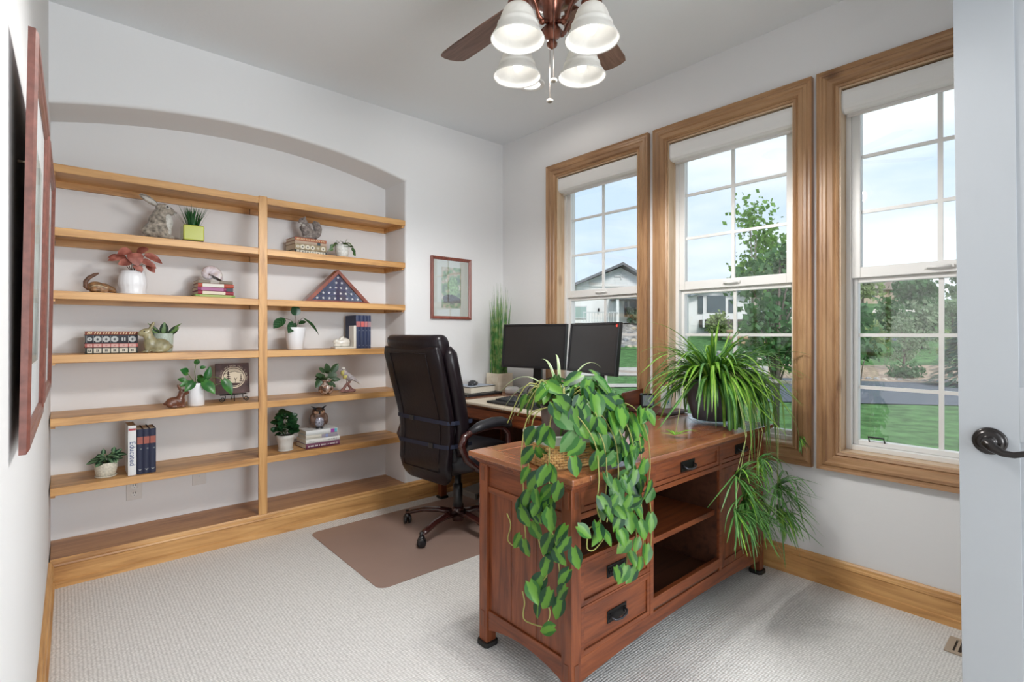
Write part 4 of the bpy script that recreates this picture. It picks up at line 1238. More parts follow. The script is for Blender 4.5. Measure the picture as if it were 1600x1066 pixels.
# ---- chipmunk
def chipmunk():
    t = thing('chipmunk_figurine', 'brown chipmunk figurine with raised tail crouching left of the coral plant pot', 'figurine', (.148, 3.31, Z3 + .002))
    m = plain('chipmunk_brown', (.20, .10, .04), .5, noise=.6, nscale=60, coat=.2)
    b = MB(); b.ell((-.018, 0, .027), (.036, .025, .029)); b.ell((.010, 0, .025), (.034, .022, .024)); b.ell((.040, -.004, .020), (.023, .018, .016), rot=(0, R(22), 0)); b.ell((.056, -.006, .008), (.009, .008, .007)); b.ell((.03, -.012, .034), (.005, .003, .006)); b.ell((.03, .010, .034), (.005, .003, .006)); b.ell((.01, -.018, .006), (.02, .007, .006)); b.ell((-.02, -.02, .012), (.022, .010, .012))
    o = b.build('body', m, t); blob(o, .0035, 3)
    l = MB(); l.tube([(-.045, 0, .014), (-.058, 0, .028), (-.058, 0, .052), (-.044, 0, .074), (-.022, 0, .090), (-.006, 0, .098)], [.007, .010, .010, .009, .008, .003], 12)
    o = l.build('tail', plain('tail_brown', (.12, .055, .03), .6, noise=.5, nscale=90), t)
    s = MB()
    for (y, z0) in ((-.016, .040), (-.021, .034)): s.tube([(-.035, y, z0 - .006), (-.015, y - .003, z0 + .002), (.010, y, z0 - .004), (.028, y + .003, z0 - .010)], .0018, 6)
    s.tube([(.030, -.017, .024), (.044, -.017, .017), (.055, -.012, .010)], .0016, 6)
    s.build('stripes', plain('cream_stripe', (.60, .50, .32), .5), t)
    d = MB(); d.tube([(-.035, -.020, .030), (-.012, -.0225, .036), (.012, -.020, .032)], .0016, 6); d.tube([(.032, -.0175, .020), (.046, -.0165, .013)], .0015, 6); d.build('dark_stripes', BLACK, t)
    MB().ell((.043, -.0165, .0195), (.0025, .002, .0025), 10, 8).build('eye', EYE, t)
chipmunk()

# ---- nautilus shell
def shell():
    t = thing('nautilus_shell', 'pearly nautilus shell resting on the stack of coloured books', 'shell', (.640, 3.375, ZSHELL))
    mt, nt, b = nodes('mother_of_pearl'); tc = nt.nodes.new('ShaderNodeTexCoord'); nz = nt.nodes.new('ShaderNodeTexNoise'); nz.inputs['Scale'].default_value = 18; nz.inputs['Distortion'].default_value = 1.5
    nt.links.new(tc.outputs['Object'], nz.inputs['Vector']); cr = nt.nodes.new('ShaderNodeValToRGB'); e = cr.color_ramp.elements
    e[0].position = .35; e[0].color = (.50, .40, .37, 1); e[1].position = .6; e[1].color = (.74, .70, .66, 1); q = e.new(.48); q.color = (.62, .55, .60, 1)
    nt.links.new(nz.outputs['Fac'], cr.inputs['Fac']); nt.links.new(cr.outputs['Color'], b.inputs['Base Color']); b.inputs['Roughness'].default_value = .15; b.inputs['Coat Weight'].default_value = .6
    mb = MB(); n = 18; K = 60; v = []; f = []
    a0, a1 = -.3 * PI, 1.92 * PI
    for i in range(K + 1):
        q = i / K; th = a0 + (a1 - a0) * q; rr = .0165 * math.exp(.185 * (th - a0) * 1.02); w = rr * .62
        cc = rr * .62
        ang = -(th - a1) + R(-28)
        for k in range(n):
            p = 2 * PI * k / n
            rad = cc + rr * .62 * math.cos(p); y = w * 1.0 * math.sin(p)
            v.append((rad * math.cos(ang), y, rad * math.sin(ang)))
    zmin = min(p[2] for p in v)
    v = [(p[0], p[1], p[2] - zmin) for p in v]
    for i in range(K):
        for k in range(n):
            k2 = (k + 1) % n; f.append((i * n + k, i * n + k2, (i + 1) * n + k2, (i + 1) * n + k))
    mb.add(v, f, 0, True)
    mb.build('shell_body', mt, t)
    lip = MB(); lip.tube(v[K * n:(K + 1) * n], .0013, 6, closed=True); lip.build('aperture_rim', plain('dark_rim', (.05, .04, .035), .4), t)
    MB().ell((0, 0, -zmin), (.006, .020, .006), 12, 8).build('umbilicus', plain('shell_navel', (.22, .15, .13), .4), t)
shell()

# ---- flag case
def flag_case():
    W, H = .448, .218; D = .075; e = .026
    t = thing('flag_display_case', 'triangular mahogany case with a folded starred flag on the third shelf', 'display case', (1.378, 3.30, Z3), (0, 0, 0))
    # outer / inner triangle
    o = [(-W / 2, 0), (W / 2, 0), (0, H)]
    k = e * .5
    inn = [(-W / 2 + e * 1.9, k), (W / 2 - e * 1.9, k), (0, H - e * 1.05)]
    fr = MB()
    for i in range(3):
        j = (i + 1) % 3
        fr.prism([o[i], o[j], inn[j], inn[i]], 0, D, 'y')
    fr.build('case_frame', MAH, t, bevel=.0015)
    MB().prism(inn, D - .006, D - .001, 'y').build('case_back', MAH, t)
    fl = MB(); fl.prism([(a * .995, b_) for (a, b_) in inn], .014, .05, 'y')
    fo = fl.build('folded_flag', plain('flag_navy_cloth', (.035, .05, .13), .8, noise=.25, nscale=30, bump=.3), t, bevel=.003)
    st = MB()
    def star(x, z_, r, rot=0):
        pts = []
        for q in range(10):
            a = PI / 2 + q * PI / 5 + rot; rad = r if q % 2 == 0 else r * .42
            pts.append((x + rad * math.cos(a), .0125, z_ + rad * math.sin(a)))
        st.add(pts + [(x, .0120, z_)], [(q, (q + 1) % 10, 10) for q in range(10)])
    hz = H - e * 1.05
    for (z_, xs) in ((.166, (0,)), (.132, (-.046, -.012, .026)), (.098, (-.088, -.052, -.014, .020, .058, .092)), (.062, (-.098, -.060, -.022, .018, .054, .092)), (.028, (-.138, -.098, -.058, -.020, .020, .062, .100, .138))):
        for x in xs:
            if abs(x) < (hz - z_) * (W / 2 - e * 1.9) / hz - .008: star(x, z_, .0105, rnd.uniform(-.2, .2))
    st.build('stars', plain('star_white', (.82, .82, .85), .7), t)
    fold = MB()
    for s in (-1, 1): fold.tube([(s * .006, .0135, .095), (s * .05, .0128, .083), (s * .09, .0132, .055), (s * .13, .0136, .025)], .0022, 6)
    for s in (-1, 1): fold.tube([(s * .004, .0135, .055), (s * .05, .013, .05), (s * .08, .0134, .035)], .002, 6)
    fold.tube([(0, .0135, .10), (0, .013, .016)], .0014, 6)
    fold.build('fold_edges', plain('flag_fold_navy', (.07, .08, .24), .8), t)
    MB().prism(inn, .0055, .0075, 'y').build('glass', glass_pane_mat('picture_glass', .10), t)
flag_case()

# ---- rabbit figurines
def rabbit_fig(name, label, loc, sc, mat, flip=False, yaw=0, lying=False):
    t = thing(name, label, 'figurine', loc, (0, 0, R(yaw)))
    s = -1 if flip else 1
    def E(mb, c, r, ry=0): mb.ell((c[0] * sc * s, c[1] * sc, c[2] * sc), tuple(q * sc for q in r), rot=(0, R(ry * s), 0))
    b = MB()
    if not lying:
        E(b, (-.10, 0, .26), (.34, .22, .25)); E(b, (.16, 0, .32), (.22, .19, .27)); E(b, (.22, 0, .56), (.16, .15, .20)); E(b, (.30, 0, .72), (.20, .15, .15), 12); E(b, (.44, 0, .68), (.11, .10, .10))
        E(b, (-.22, -.12, .20), (.20, .12, .19)); E(b, (-.06, -.16, .05), (.22, .07, .05)); E(b, (.26, -.08, .18), (.08, .07, .20)); E(b, (.30, -.09, .04), (.13, .06, .04)); E(b, (.26, .08, .18), (.08, .07, .20)); E(b, (.30, .09, .04), (.13, .06, .04)); E(b, (-.44, 0, .22), (.08, .08, .08))
        for q in (-1, 1): E(b, (.14, q * .08, .93), (.055, .065, .20), -24)
    else:
        E(b, (.18, 0, .27), (.36, .24, .26)); E(b, (-.12, 0, .26), (.24, .2, .2)); E(b, (-.34, 0, .32), (.20, .16, .16), -5); E(b, (-.50, 0, .27), (.10, .10, .09)); E(b, (-.30, 0, .08), (.30, .16, .08)); E(b, (.2, 0, .07), (.34, .2, .07))
        for q in (-1, 1): E(b, (-.08, q * .07, .50), (.20, .05, .06), -38)
    o = b.build('body', mat, t); blob(o, sc * .028, 3)
    e = MB()
    for q in (-1, 1):
        if lying: e.ell((-.40 * sc * s, q * .135 * sc, .36 * sc), (.022 * sc, .015 * sc, .022 * sc), 10, 8)
        else: e.ell((.36 * sc * s, q * .138 * sc, .76 * sc), (.024 * sc, .016 * sc, .024 * sc), 10, 8)
    e.build('eyes', EYE if not lying else mat, t)
    return t
rabbit_fig('rabbit_figurine', 'mossy tan glazed rabbit figurine in front of the patterned pot', (.378, 3.29, Z4), .148, plain('mossy_glaze', (.27, .24, .13), .35, noise=.35, nscale=30, coat=.4), flip=True)
rabbit_fig('rabbit_figurine', 'dark brown carved rabbit figurine left of the white pothos pot', (.466, 3.285, Z5), .112, plain('dark_carved_wood', (.13, .045, .022), .35, noise=.35, nscale=50, coat=.3))
def bookend():
    t = thing('rabbit_bookend', 'glossy white crouching rabbit bookend holding the navy books', 'bookend', (1.432, 3.345, Z4))
    IV = plain('ivory_glaze', (.72, .69, .62), .25, coat=.5)
    MB().box(-.075, -.04, 0, .07, .04, .013).build('base', IV, t, bevel=.002)
    MB().box(.052, -.04, .012, .070, .04, .155).build('upright', IV, t, bevel=.003)
    b = MB(); sc = .115
    for c, r, ry in (((.10, 0, .30), (.33, .26, .26), 0), ((-.14, 0, .27), (.25, .22, .2), 0), ((-.36, 0, .36), (.19, .16, .15), 5), ((-.48, 0, .31), (.11, .10, .09), 0), ((-.3, 0, .12), (.28, .17, .09), 0), ((.1, 0, .12), (.34, .24, .1), 0)):
        b.ell((c[0] * sc - .008, c[1] * sc, c[2] * sc + .008), tuple(q * sc for q in r), rot=(0, R(ry), 0))
    for q in (-1, 1): b.ell((-.10 * sc - .006, q * .08 * sc, .56 * sc + .008), (.17 * sc, .045 * sc, .05 * sc), rot=(0, R(-35), 0))
    o = b.build('rabbit', IV, t); blob(o, .0035, 3)
bookend()

# ---- plaque on easel
def plaque():
    t = thing('plaque', 'square dark wooden plaque with a cream tree scene inside a circle', 'plaque', (.765, 3.375, Z5 + .045), (R(-9), 0, 0))
    w = .180
    MB().box(-w / 2, -.008, 0, w / 2, .004, w).build('board', plain('purple_brown_board', (.075, .035, .032), .6, noise=.4, nscale=30), t, bevel=.002)
    cr = plain('burnt_cream', (.66, .56, .42), .7); y = -.0086; c = (.005, y, .095)
    g = MB()
    def disc(mb, r0, r1, yy, n=48):
        v = []
        for k in range(n):
            a = 2 * PI * k / n; v += [(c[0] + r0 * math.cos(a), yy, c[2] + r0 * math.sin(a)), (c[0] + r1 * math.cos(a), yy, c[2] + r1 * math.sin(a))]
        mb.add(v, [(2 * k, 2 * k + 1, (2 * k + 3) % (2 * n), (2 * k + 2) % (2 * n)) for k in range(n)])
    disc(g, .0, .054, y - .0002); disc(g, .058, .063, y - .0002)
    g.build('circle_scene', cr, t)
    d = MB(); dk = y - .0010
    d.tube([(-.045, dk, .118), (-.02, dk, .122), (.0, dk, .130), (.012, dk, .132), (.03, dk, .124), (.05, dk, .120)], .0014, 5)
    def fir(x, zb, h, w_):
        for k in range(4):
            z0 = zb + h * k / 4; ww = w_ * (1 - k * .22)
            d.add([(x - ww, dk, z0), (x + ww, dk, z0 + .001), (x, dk, z0 + h * .22)], [(0, 1, 2)])
        d.box(x - .001, dk, zb - .008, x + .001, dk + .0004, zb + h)
    fir(-.024, .085, .05, .018); fir(.044, .07, .045, .012); fir(-.040, .065, .03, .010)
    d.tube([(.014, dk, .062), (.014, dk, .080), (.008, dk, .092)], .0016, 5); d.tube([(.014, dk, .080), (.022, dk, .092)], .0013, 5)
    d.add([(-.04, dk, .064), (.045, dk, .060), (.02, dk, .046), (-.02, dk, .045)], [(0, 1, 2, 3)])
    d.build('scene_lines', plain('burnt_brown', (.05, .022, .018), .7), t)
    tx = MB()
    s = 'Be still and know that I am God'
    n = len(s)
    for k, ch in enumerate(s):
        if ch == ' ': continue
        a = R(195) - R(210) * k / (n - 1); r_ = .0715
        M = Matrix.Translation((c[0] + r_ * math.cos(a), y - .0005, c[2] + r_ * math.sin(a))) @ Matrix.Rotation(-(a - PI / 2), 4, 'Y') @ Matrix.Rotation(R(90), 4, 'X')
        add_text(tx, ch, .014, M)
    tx.build('lettering', cr, t)
    e = thing('plaque_easel', 'small black scrolled iron easel holding the square plaque', 'easel', (.765, 3.372, Z5))
    ir = plain('black_iron', (.012, .011, .011), .45, .5)
    def spiral(cx, s):
        pts = []
        for k in range(30):
            q = k / 29; a = -PI / 2 * s * 0 + q * 2.6 * PI; r_ = .016 * (1 - .78 * q)
            pts.append((cx + s * r_ * math.cos(a + PI), -.030, .018 + r_ * math.sin(a + PI)))
        return pts[::-1]
    for s in (-1, 1):
        sp = spiral(s * .064, -s)
        m = MB(); m.tube(sp + [(s * .050, -.028, .010), (s * .046, -.024, .030), (s * .048, -.016, .042)], .0022, 6)
        m.build('scroll_foot', ir, e)
    m = MB(); m.tube([(-.075, -.026, .0415), (.075, -.026, .0415)], .0022, 6); m.tube([(0, -.024, .0415), (0, -.030, .002)], .0022, 6); m.tube([(-.07, -.026, .041), (-.07, .008, .041)], .002, 6); m.tube([(.07, -.026, .041), (.07, .008, .041)], .002, 6)
    m.tube([(-.07, .010, .041), (.07, .010, .041)], .0022, 6); m.tube([(0, .012, .041), (0, .055, .002)], .0022, 6)
    m.build('easel_frame', ir, e)
plaque()

# ---- bird on branch
def bird():
    t = thing('bird_figurine', 'grey bird figurine with a yellow throat perched on driftwood', 'figurine', (1.455, 3.335, Z5 + .004))
    b = MB(); b.ell((.0, 0, .105), (.042, .020, .023), rot=(0, R(42), 0)); b.ell((-.022, 0, .135), (.020, .017, .022), rot=(0, R(40), 0)); b.ell((-.036, 0, .155), (.015, .013, .013))
    b.tube([(-.046, 0, .154), (-.060, 0, .149), (-.066, 0, .146)], [.005, .003, .001], 8)
    o = b.build('body', plain('bird_grey', (.36, .31, .31), .5, noise=.4, nscale=70), t); blob(o, .0035, 3)
    h = MB(); h.ell((-.032, 0, .163), (.014, .0125, .008)); h.build('crown', plain('bird_white', (.70, .68, .62), .5), t)
    y = MB(); y.ell((-.036, -.001, .135), (.013, .015, .024), rot=(0, R(15), 0)); y.ell((-.018, -.002, .108), (.014, .018, .02), rot=(0, R(40), 0)); y.build('throat', plain('bird_yellow', (.52, .46, .14), .5, noise=.3, nscale=60), t)
    w = MB()
    for s in (-1, 1): w.prism([(-.022, .128), (-.005, .135), (.030, .108), (.075, .062), (.050, .072), (.010, .090)], s * .0185, s * .0215, 'y')
    w.build('wings', plain('wing_grey', (.40, .36, .37), .6, noise=.35, nscale=90), t)
    q = MB(); q.prism([(.030, .085), (.040, .090), (.095, .050), (.085, .048)], -.008, .008, 'y'); q.build('tail', plain('bird_white', (.70, .68, .62), .5), t)
    q = MB(); q.tube([(-.008, -.006, .088), (-.012, -.006, .062)], .0025, 6); q.tube([(.006, .006, .085), (.008, .006, .060)], .0025, 6)
    q.build('legs', plain('bird_leg', (.16, .09, .08), .6), t)
    MB().ell((-.042, -.0125, .157), (.0028, .002, .0028), 10, 8).build('eye', EYE, t)
    d = MB(); d.tube([(-.045, 0, .010), (-.03, 0, .024), (-.010, 0, .052), (.020, 0, .070)], [.012, .011, .009, .006], 10); d.tube([(.030, .006, .010), (.018, .004, .03), (.0, 0, .055)], [.013, .010, .008], 10); d.ell((0, 0, .007), (.055, .020, .009)); d.ell((.035, -.01, .010), (.016, .014, .012))
    o = d.build('driftwood', plain('reddish_driftwood', (.21, .10, .085), .7, noise=.5, nscale=50), t); blob(o, .0035, 2, .003, .012)
bird()

# ---- owl
def owl():
    t = thing('owl_figurine', 'brown owl figurine with a silver speckled belly on top of the stacked books', 'figurine', (1.268, 3.365, ZOWL), (0, 0, R(-8)))
    br = plain('owl_brown', (.11, .055, .035), .4, noise=.5, nscale=60, coat=.3)
    b = MB(); b.ell((0, 0, .048), (.050, .038, .048)); b.ell((0, 0, .085), (.044, .034, .035)); b.ell((0, 0, .110), (.041, .032, .026)); b.ell((-.046, -.004, .055), (.013, .026, .038)); b.ell((.046, -.004, .055), (.013, .026, .038))
    o = b.build('body', br, t); blob(o, .004, 4)
    for s in (-1, 1):
        q = MB(); q.tube([(s * .018, -.018, .126), (s * .034, -.014, .138), (s * .050, -.010, .146)], [.008, .005, .001], 8); q.build('ear_tuft', BLACK, t)
        q = MB(); q.ell((s * .018, -.026, .108), (.017, .008, .015)); fo = q.build('face_disc', plain('owl_face', (.34, .19, .12), .6, noise=.4, nscale=90), t)
        MB().ell((s * .017, -.0335, .111), (.0055, .0025, .0050), 12, 8).build('eye', plain('amber_eye', (.35, .20, .03), .1, coat=1), fo)
        MB().ell((s * .017, -.0358, .111), (.0028, .0012, .0030), 10, 8).build('pupil', EYE, fo)
    mt, nt, bs = nodes('silver_speckle'); tc = nt.nodes.new('ShaderNodeTexCoord'); vo = nt.nodes.new('ShaderNodeTexVoronoi'); vo.inputs['Scale'].default_value = 230; nt.links.new(tc.outputs['Object'], vo.inputs['Vector'])
    cr = nt.nodes.new('ShaderNodeValToRGB'); cr.color_ramp.elements[0].color = (.10, .09, .12, 1); cr.color_ramp.elements[1].color = (.58, .58, .66, 1)
    sp = nt.nodes.new('ShaderNodeSeparateColor'); nt.links.new(vo.outputs['Color'], sp.inputs['Color']); nt.links.new(sp.outputs['Green'], cr.inputs['Fac']); nt.links.new(cr.outputs['Color'], bs.inputs['Base Color']); bs.inputs['Roughness'].default_value = .3; bs.inputs['Metallic'].default_value = .3
    MB().ell((0, -.014, .045), (.034, .030, .038)).build('belly', mt, t)
    MB().tube([(0, -.034, .106), (0, -.040, .099), (0, -.038, .092)], [.005, .0035, .001], 8).build('beak', BLACK, t)
    MB().tube([(-.030, -.030, .122), (-.012, -.036, .118), (0, -.036, .112), (.012, -.036, .118), (.030, -.030, .122)], .0032, 6).build('brow', BLACK, t)
    f = MB(); f.ell((-.014, -.034, .005), (.010, .010, .005)); f.ell((.014, -.034, .005), (.010, .010, .005)); f.build('feet', BLACK, t)
owl()

# ================================================================== DESKS
DX0, DX1, DY0, DY1, DT = 1.185, 2.68, 1.062, 1.605, .745
HND = plain('black_mission_pull', (.015, .013, .013), .35, .7)
INSIDE = wood('dark_cabinet_inside', (.10, .035, .018), (.07, .024, .012), (.04, .014, .008), axis='x', knots=False, rough=.5)

def pull(parent, x, y, z, facing=-1):
    """bail pull on a back plate, on a -y face"""
    m = MB(); m.box(x - .054, y - .003, z - .021, x + .054, y, z + .021)
    m.box(x - .046, y - .006, z - .010, x - .037, y - .003, z + .010); m.box(x + .037, y - .006, z - .010, x + .046, y - .003, z + .010)
    h = m.build('handle', HND, parent, bevel=.001)
    b = MB(); b.tube([(x - .041, y - .005, z + .003), (x - .041, y - .016, z), (x - .031, y - .021, z - .007), (x, y - .023, z - .011), (x + .031, y - .021, z - .007), (x + .041, y - .016, z), (x + .041, y - .005, z + .003)], [.003, .0035, .004, .0048, .004, .0035, .003], 8)
    b.build('bail', plain('worn_black_metal', (.09, .09, .10), .3, .8), h)

def panel_front(root, name, x0, x1, z0, z1, yf, handle=True, depth=.42, inset=.016, axis_mat=None):
    """five-piece drawer or door front in the -y face"""
    am = axis_mat or OAK_X
    m = MB(); e = .0012
    x0 += e; x1 -= e; z0 += e; z1 -= e
    m.box(x0, yf, z0, x0 + inset, yf + .018, z1); m.box(x1 - inset, yf, z0, x1, yf + .018, z1)
    m.box(x0 + inset, yf, z0, x1 - inset, yf + .018, z0 + inset); m.box(x0 + inset, yf, z1 - inset, x1 - inset, yf + .018, z1)
    m.box(x0 + inset, yf + .006, z0 + inset, x1 - inset, yf + .016, z1 - inset)
    o = m.build(name, am, root, bevel=.0012)
    if handle: pull(o, (x0 + x1) / 2, yf + .0055, (z0 + z1) / 2 if z1 - z0 < .3 else z1 - .05)
    return o

def tapered_leg(x, y, sx, sy):
    m = MB(); w = .046; h0 = .018
    v = []
    for (z, k) in ((h0, 1.0), (.13, 1.0), (.70, 1.0)):
        a = w * k
        v += [(x, y, z), (x + sx * a, y, z), (x + sx * a, y + sy * a, z), (x, y + sy * a, z)]
    f = []
    for j in range(2):
        for k in range(4): f.append((j * 4 + k, j * 4 + (k + 1) % 4, j * 4 + 4 + (k + 1) % 4, j * 4 + 4 + k))
    f += [(3, 2, 1, 0), (8, 9, 10, 11)]
    if sx * sy < 0: f = [q[::-1] for q in f]
    m.add(v, f)
    return m

def arched_rail(mb, a0, a1, t0, t1, z0, z1, axis, rise=.035):
    """apron whose lower edge arches up between its ends"""
    n = 20; pts = [(a0, z1)]
    for k in range(n + 1):
        q = k / n; pts.append((a0 + (a1 - a0) * q, z0 + rise * (math.sin(PI * q)) ** .8 if 0 < q < 1 else z0))
    pts.append((a1, z1))
    if axis == 'y': mb.prism(pts, t0, t1, 'y')
    else: mb.prism(pts, t0, t1, 'x')

def build_desk():
    t = thing('executive_desk', 'reddish oak desk with cabinet end and open shelves, two trailing plants on top', 'desk', (0, 0, 0))
    x0, x1, y0, y1 = DX0 + .032, DX1 - .03, DY0 + .034, DY1 - .03
    # top: bordered board with moulded edge
    T = MB(); bw = .085
    T.box(DX0, DY0, DT - .020, DX0 + bw, DY1, DT, 1); T.box(DX1 - bw, DY0, DT - .020, DX1, DY1, DT, 1)
    T.box(DX0 + bw, DY0, DT - .020, DX1 - bw, DY0 + bw, DT, 0); T.box(DX0 + bw, DY1 - bw, DT - .020, DX1 - bw, DY1, DT, 0)
    to = T.build('top', [TOP_X, TOP_Y], t, bevel=.004)
    M_ = MB(); M_.box(DX0 + bw + .001, DY0 + bw + .001, DT - .018, DX1 - bw - .001, DY1 - bw - .001, DT - .0006); M_.build('top_field', TOP_X, to, bevel=.001)
    mo = MB()
    for (o, za, zb) in ((.010, DT - .028, DT - .020), (.020, DT - .036, DT - .028), (.026, DT - .043, DT - .036)): mo.box(DX0 + o, DY0 + o, za, DX1 - o, DY1 - o, zb)
    mo.build('cornice', OAK_X, t, bevel=.003)
    # legs
    for (x, y, sx, sy) in ((x0, y0, 1, 1), (x1, y0, -1, 1), (x0, y1, 1, -1), (x1, y1, -1, -1)):
        lg = tapered_leg(x, y, sx, sy).build('leg', OAK_Z, t, bevel=.002)
        f = MB(); cx, cy = x + sx * .023, y + sy * .023
        f.prism([(cx - .033, cy - .022), (cx - .022, cy - .033), (cx + .022, cy - .033), (cx + .033, cy - .022), (cx + .033, cy + .022), (cx + .022, cy + .033), (cx - .022, cy + .033), (cx - .033, cy + .022)], 0, .018, 'z')
        f.build('foot_pad', plain('black_foot_pad', (.014, .013, .012), .6), lg, bevel=.003)
        for (za, zb) in ((.635, .69), (.075, .135)):
            MB().box(x + sx * .014, y - sy * .0022, za, x + sx * .032, y + sy * .004, zb).build('tenon', TENON, lg, bevel=.001)
            MB().box(x - sx * .0022, y + sy * .014, za, x + sx * .004, y + sy * .032, zb).build('tenon', TENON, lg, bevel=.001)
    w = .046
    # left end: rails and panels
    for (xs, d) in ((x0, 1), (x1, -1)):
        a, b = xs + d * .006, xs + d * .024
        MB().box(a, y0 + w, .593, b, y1 - w, .616).build('end_rail', OAK_Y, t, bevel=.002)
        MB().box(a, y0 + w, .690, b, y1 - w, .703).build('end_rail', OAK_Y, t, bevel=.002)
        s = MB(); arched_rail(s, y0 + w, y1 - w, min(a, b), max(a, b), .062, .142, 'x')
        s.build('arched_apron', OAK_Y, t, bevel=.002)
        p = MB(); p.box(xs + d * .013, y0 + w, .616, xs + d * .020, y1 - w, .690); p.build('upper_end_panel', OAK_Y, t)
        p = MB(); n = 3; yy = y0 + w; hh = (y1 - y0 - 2 * w) / n
        for k in range(n): p.box(xs + d * .014, yy + k * hh + .0006, .142, xs + d * .020, yy + (k + 1) * hh - .0006, .593)
        p.build('lower_end_panel', OAK_Z, t, bevel=.0015)
    # carcass
    c = MB()
    c.box(x0 + .022, y1 - .014, .12, x1 - .022, y1 - .008, .70)
    c.box(x0 + .022, y0 + .006, .150, x1 - .022, y1 - .014, .164)
    c.box(1.655, y0 + .001, .15, 1.675, y1 - .015, .70); c.box(2.19, y0 + .001, .15, 2.21, y1 - .015, .70)
    c.box(x0 + .022, y0 + .02, .595, x1 - .022, y1 - .015, .603)
    c.box(x0 + .022, y0 + .02, .458, 1.655, y1 - .015, .465)
    c.build('carcass', INSIDE, t)
    fr = MB()
    fr.box(x0 + w, y0 + .001, .595, x1 - w, y0 + .018, .614); fr.box(x0 + w, y0 + .001, .452, 1.655, y0 + .018, .465)
    fr.box(1.654, y0, .145, 1.676, y0 + .012, .70); fr.box(2.189, y0, .145, 2.211, y0 + .012, .70)
    fr.box(1.676, y0 + .001, .160, 2.189, y0 + .02, .200)
    fr.box(x0 + w, y0 + .001, .302, 1.655, y0 + .018, .309)
    fr.build('face_frame', OAK_X, t, bevel=.001)
    ar = MB(); arched_rail(ar, x0 + w, x1 - w, y0 + .003, y0 + .02, .066, .146, 'y', .03); ar.build('front_apron', OAK_X, t, bevel=.002)
    panel_front(t, 'drawer', x0 + w, 1.655, .616, .700, y0 + .002)
    panel_front(t, 'drawer', x0 + w, 1.655, .309, .452, y0 + .002)
    panel_front(t, 'drawer', x0 + w, 1.655, .146, .302, y0 + .002)
    panel_front(t, 'drawer', 1.676, 2.189, .616, .700, y0 + .002)
    panel_front(t, 'drawer', 2.211, x1 - w, .616, .700, y0 + .002)
    panel_front(t, 'cabinet_door', 2.211, x1 - w, .148, .594, y0 + .002, handle=True, inset=.03, axis_mat=OAK_Z)
    s = MB(); s.box(1.676, y0 + .03, .392, 2.189, y1 - .016, .410); s.box(1.676, y0 + .022, .390, 2.189, y0 + .032, .412)
    s.build('shelf', OAK_X, t)
TENON = wood('tenon_oak', (.22, .07, .03), (.15, .045, .02), (.08, .022, .01), axis='z', knots=False)
build_desk()

CREAMTOP = plain('cream_writing_surface', (.74, .64, .50), .35)
def build_return():
    t = thing('computer_desk', 'dark reddish oak computer desk with a cream insert along the windows', 'desk', (0, 0, 0))
    x0, x1, y0, y1 = 2.035, 2.700, 1.612, 3.185
    T = MB(); T.box(x0, y0, .722, x1, y1, .742); T.box(x0 + .012, y0, .712, x1 - .01, y1 - .01, .722)
    T.build('top', TOP_Y, t, bevel=.003)
    c = MB(); c.box(x0 - .002, 1.98, .728, 2.40, 2.83, .7455); c.build('cream_insert', CREAMTOP, t, bevel=.004)
    a = MB(); a.box(x0 + .02, y0 + .05, .63, x0 + .038, y1 - .05, .712); a.build('apron', OAK_Y, t, bevel=.001)
    d = MB(); d.box(x0 + .012, 2.02, .640, x0 + .021, 2.80, .705); d.build('keyboard_drawer', OAK_Y, t, bevel=.002)
    for (x, y, sx, sy) in ((x0 + .03, y1 - .02, 1, -1), (x1 - .02, y1 - .02, -1, -1), (x1 - .02, y0 + .02, -1, 1), (x0 + .03, y0 + .02, 1, 1)):
        lg = tapered_leg(x, y, sx, sy).build('leg', OAK_Z, t, bevel=.002)
        f = MB(); cx, cy = x + sx * .023, y + sy * .023; f.box(cx - .033, cy - .033, 0, cx + .033, cy + .033, .018); f.build('foot_pad', plain('black_foot_pad', (.014, .013, .012), .6), lg, bevel=.006)
    b = MB(); b.box(x1 - .05, y0 + .08, .15, x1 - .035, y1 - .08, .70); b.build('modesty_panel', INSIDE, t)
    e = MB(); e.box(x0 + .09, y1 - .05, .14, x1 - .07, y1 - .035, .70); e.build('end_panel', INSIDE, t)
build_return()

# ------------------------------------------------------------------ floor mat
def rounded(x0, y0, x1, y1, r, n=8):
    pts = []
    for (cx, cy, a) in ((x1 - r, y1 - r, 0), (x0 + r, y1 - r, 90), (x0 + r, y0 + r, 180), (x1 - r, y0 + r, 270)):
        for k in range(n + 1): pts.append((cx + r * math.cos(R(a + 90 * k / n)), cy + r * math.sin(R(a + 90 * k / n))))
    return pts
MATM = plain('brown_vinyl_mat', (.34, .235, .195), .38, noise=.06, nscale=3, spec=.4)
tag(MB().prism(rounded(1.115, 2.20, 2.45, 3.10, .05), .0005, .004, 'z').build('chair_mat', MATM, bevel=.0015), 'brown vinyl chair mat on the carpet under the office chair', 'floor mat')

# ------------------------------------------------------------------ office chair
LEA = plain('dark_brown_leather', (.009, .0055, .0075), .30, spec=.32, bump=.35, bscale=60)
LEA2 = plain('black_leather_pad', (.016, .016, .020), .42, spec=.5, bump=.3, bscale=80)
CHW = plain('glossy_mahogany_wood', (.045, .012, .010), .18, coat=.6)
STRAPM = plain('navy_strap', (.010, .014, .035), .6)
CPL = plain('black_chair_plastic', (.010, .010, .012), .3, coat=.15)

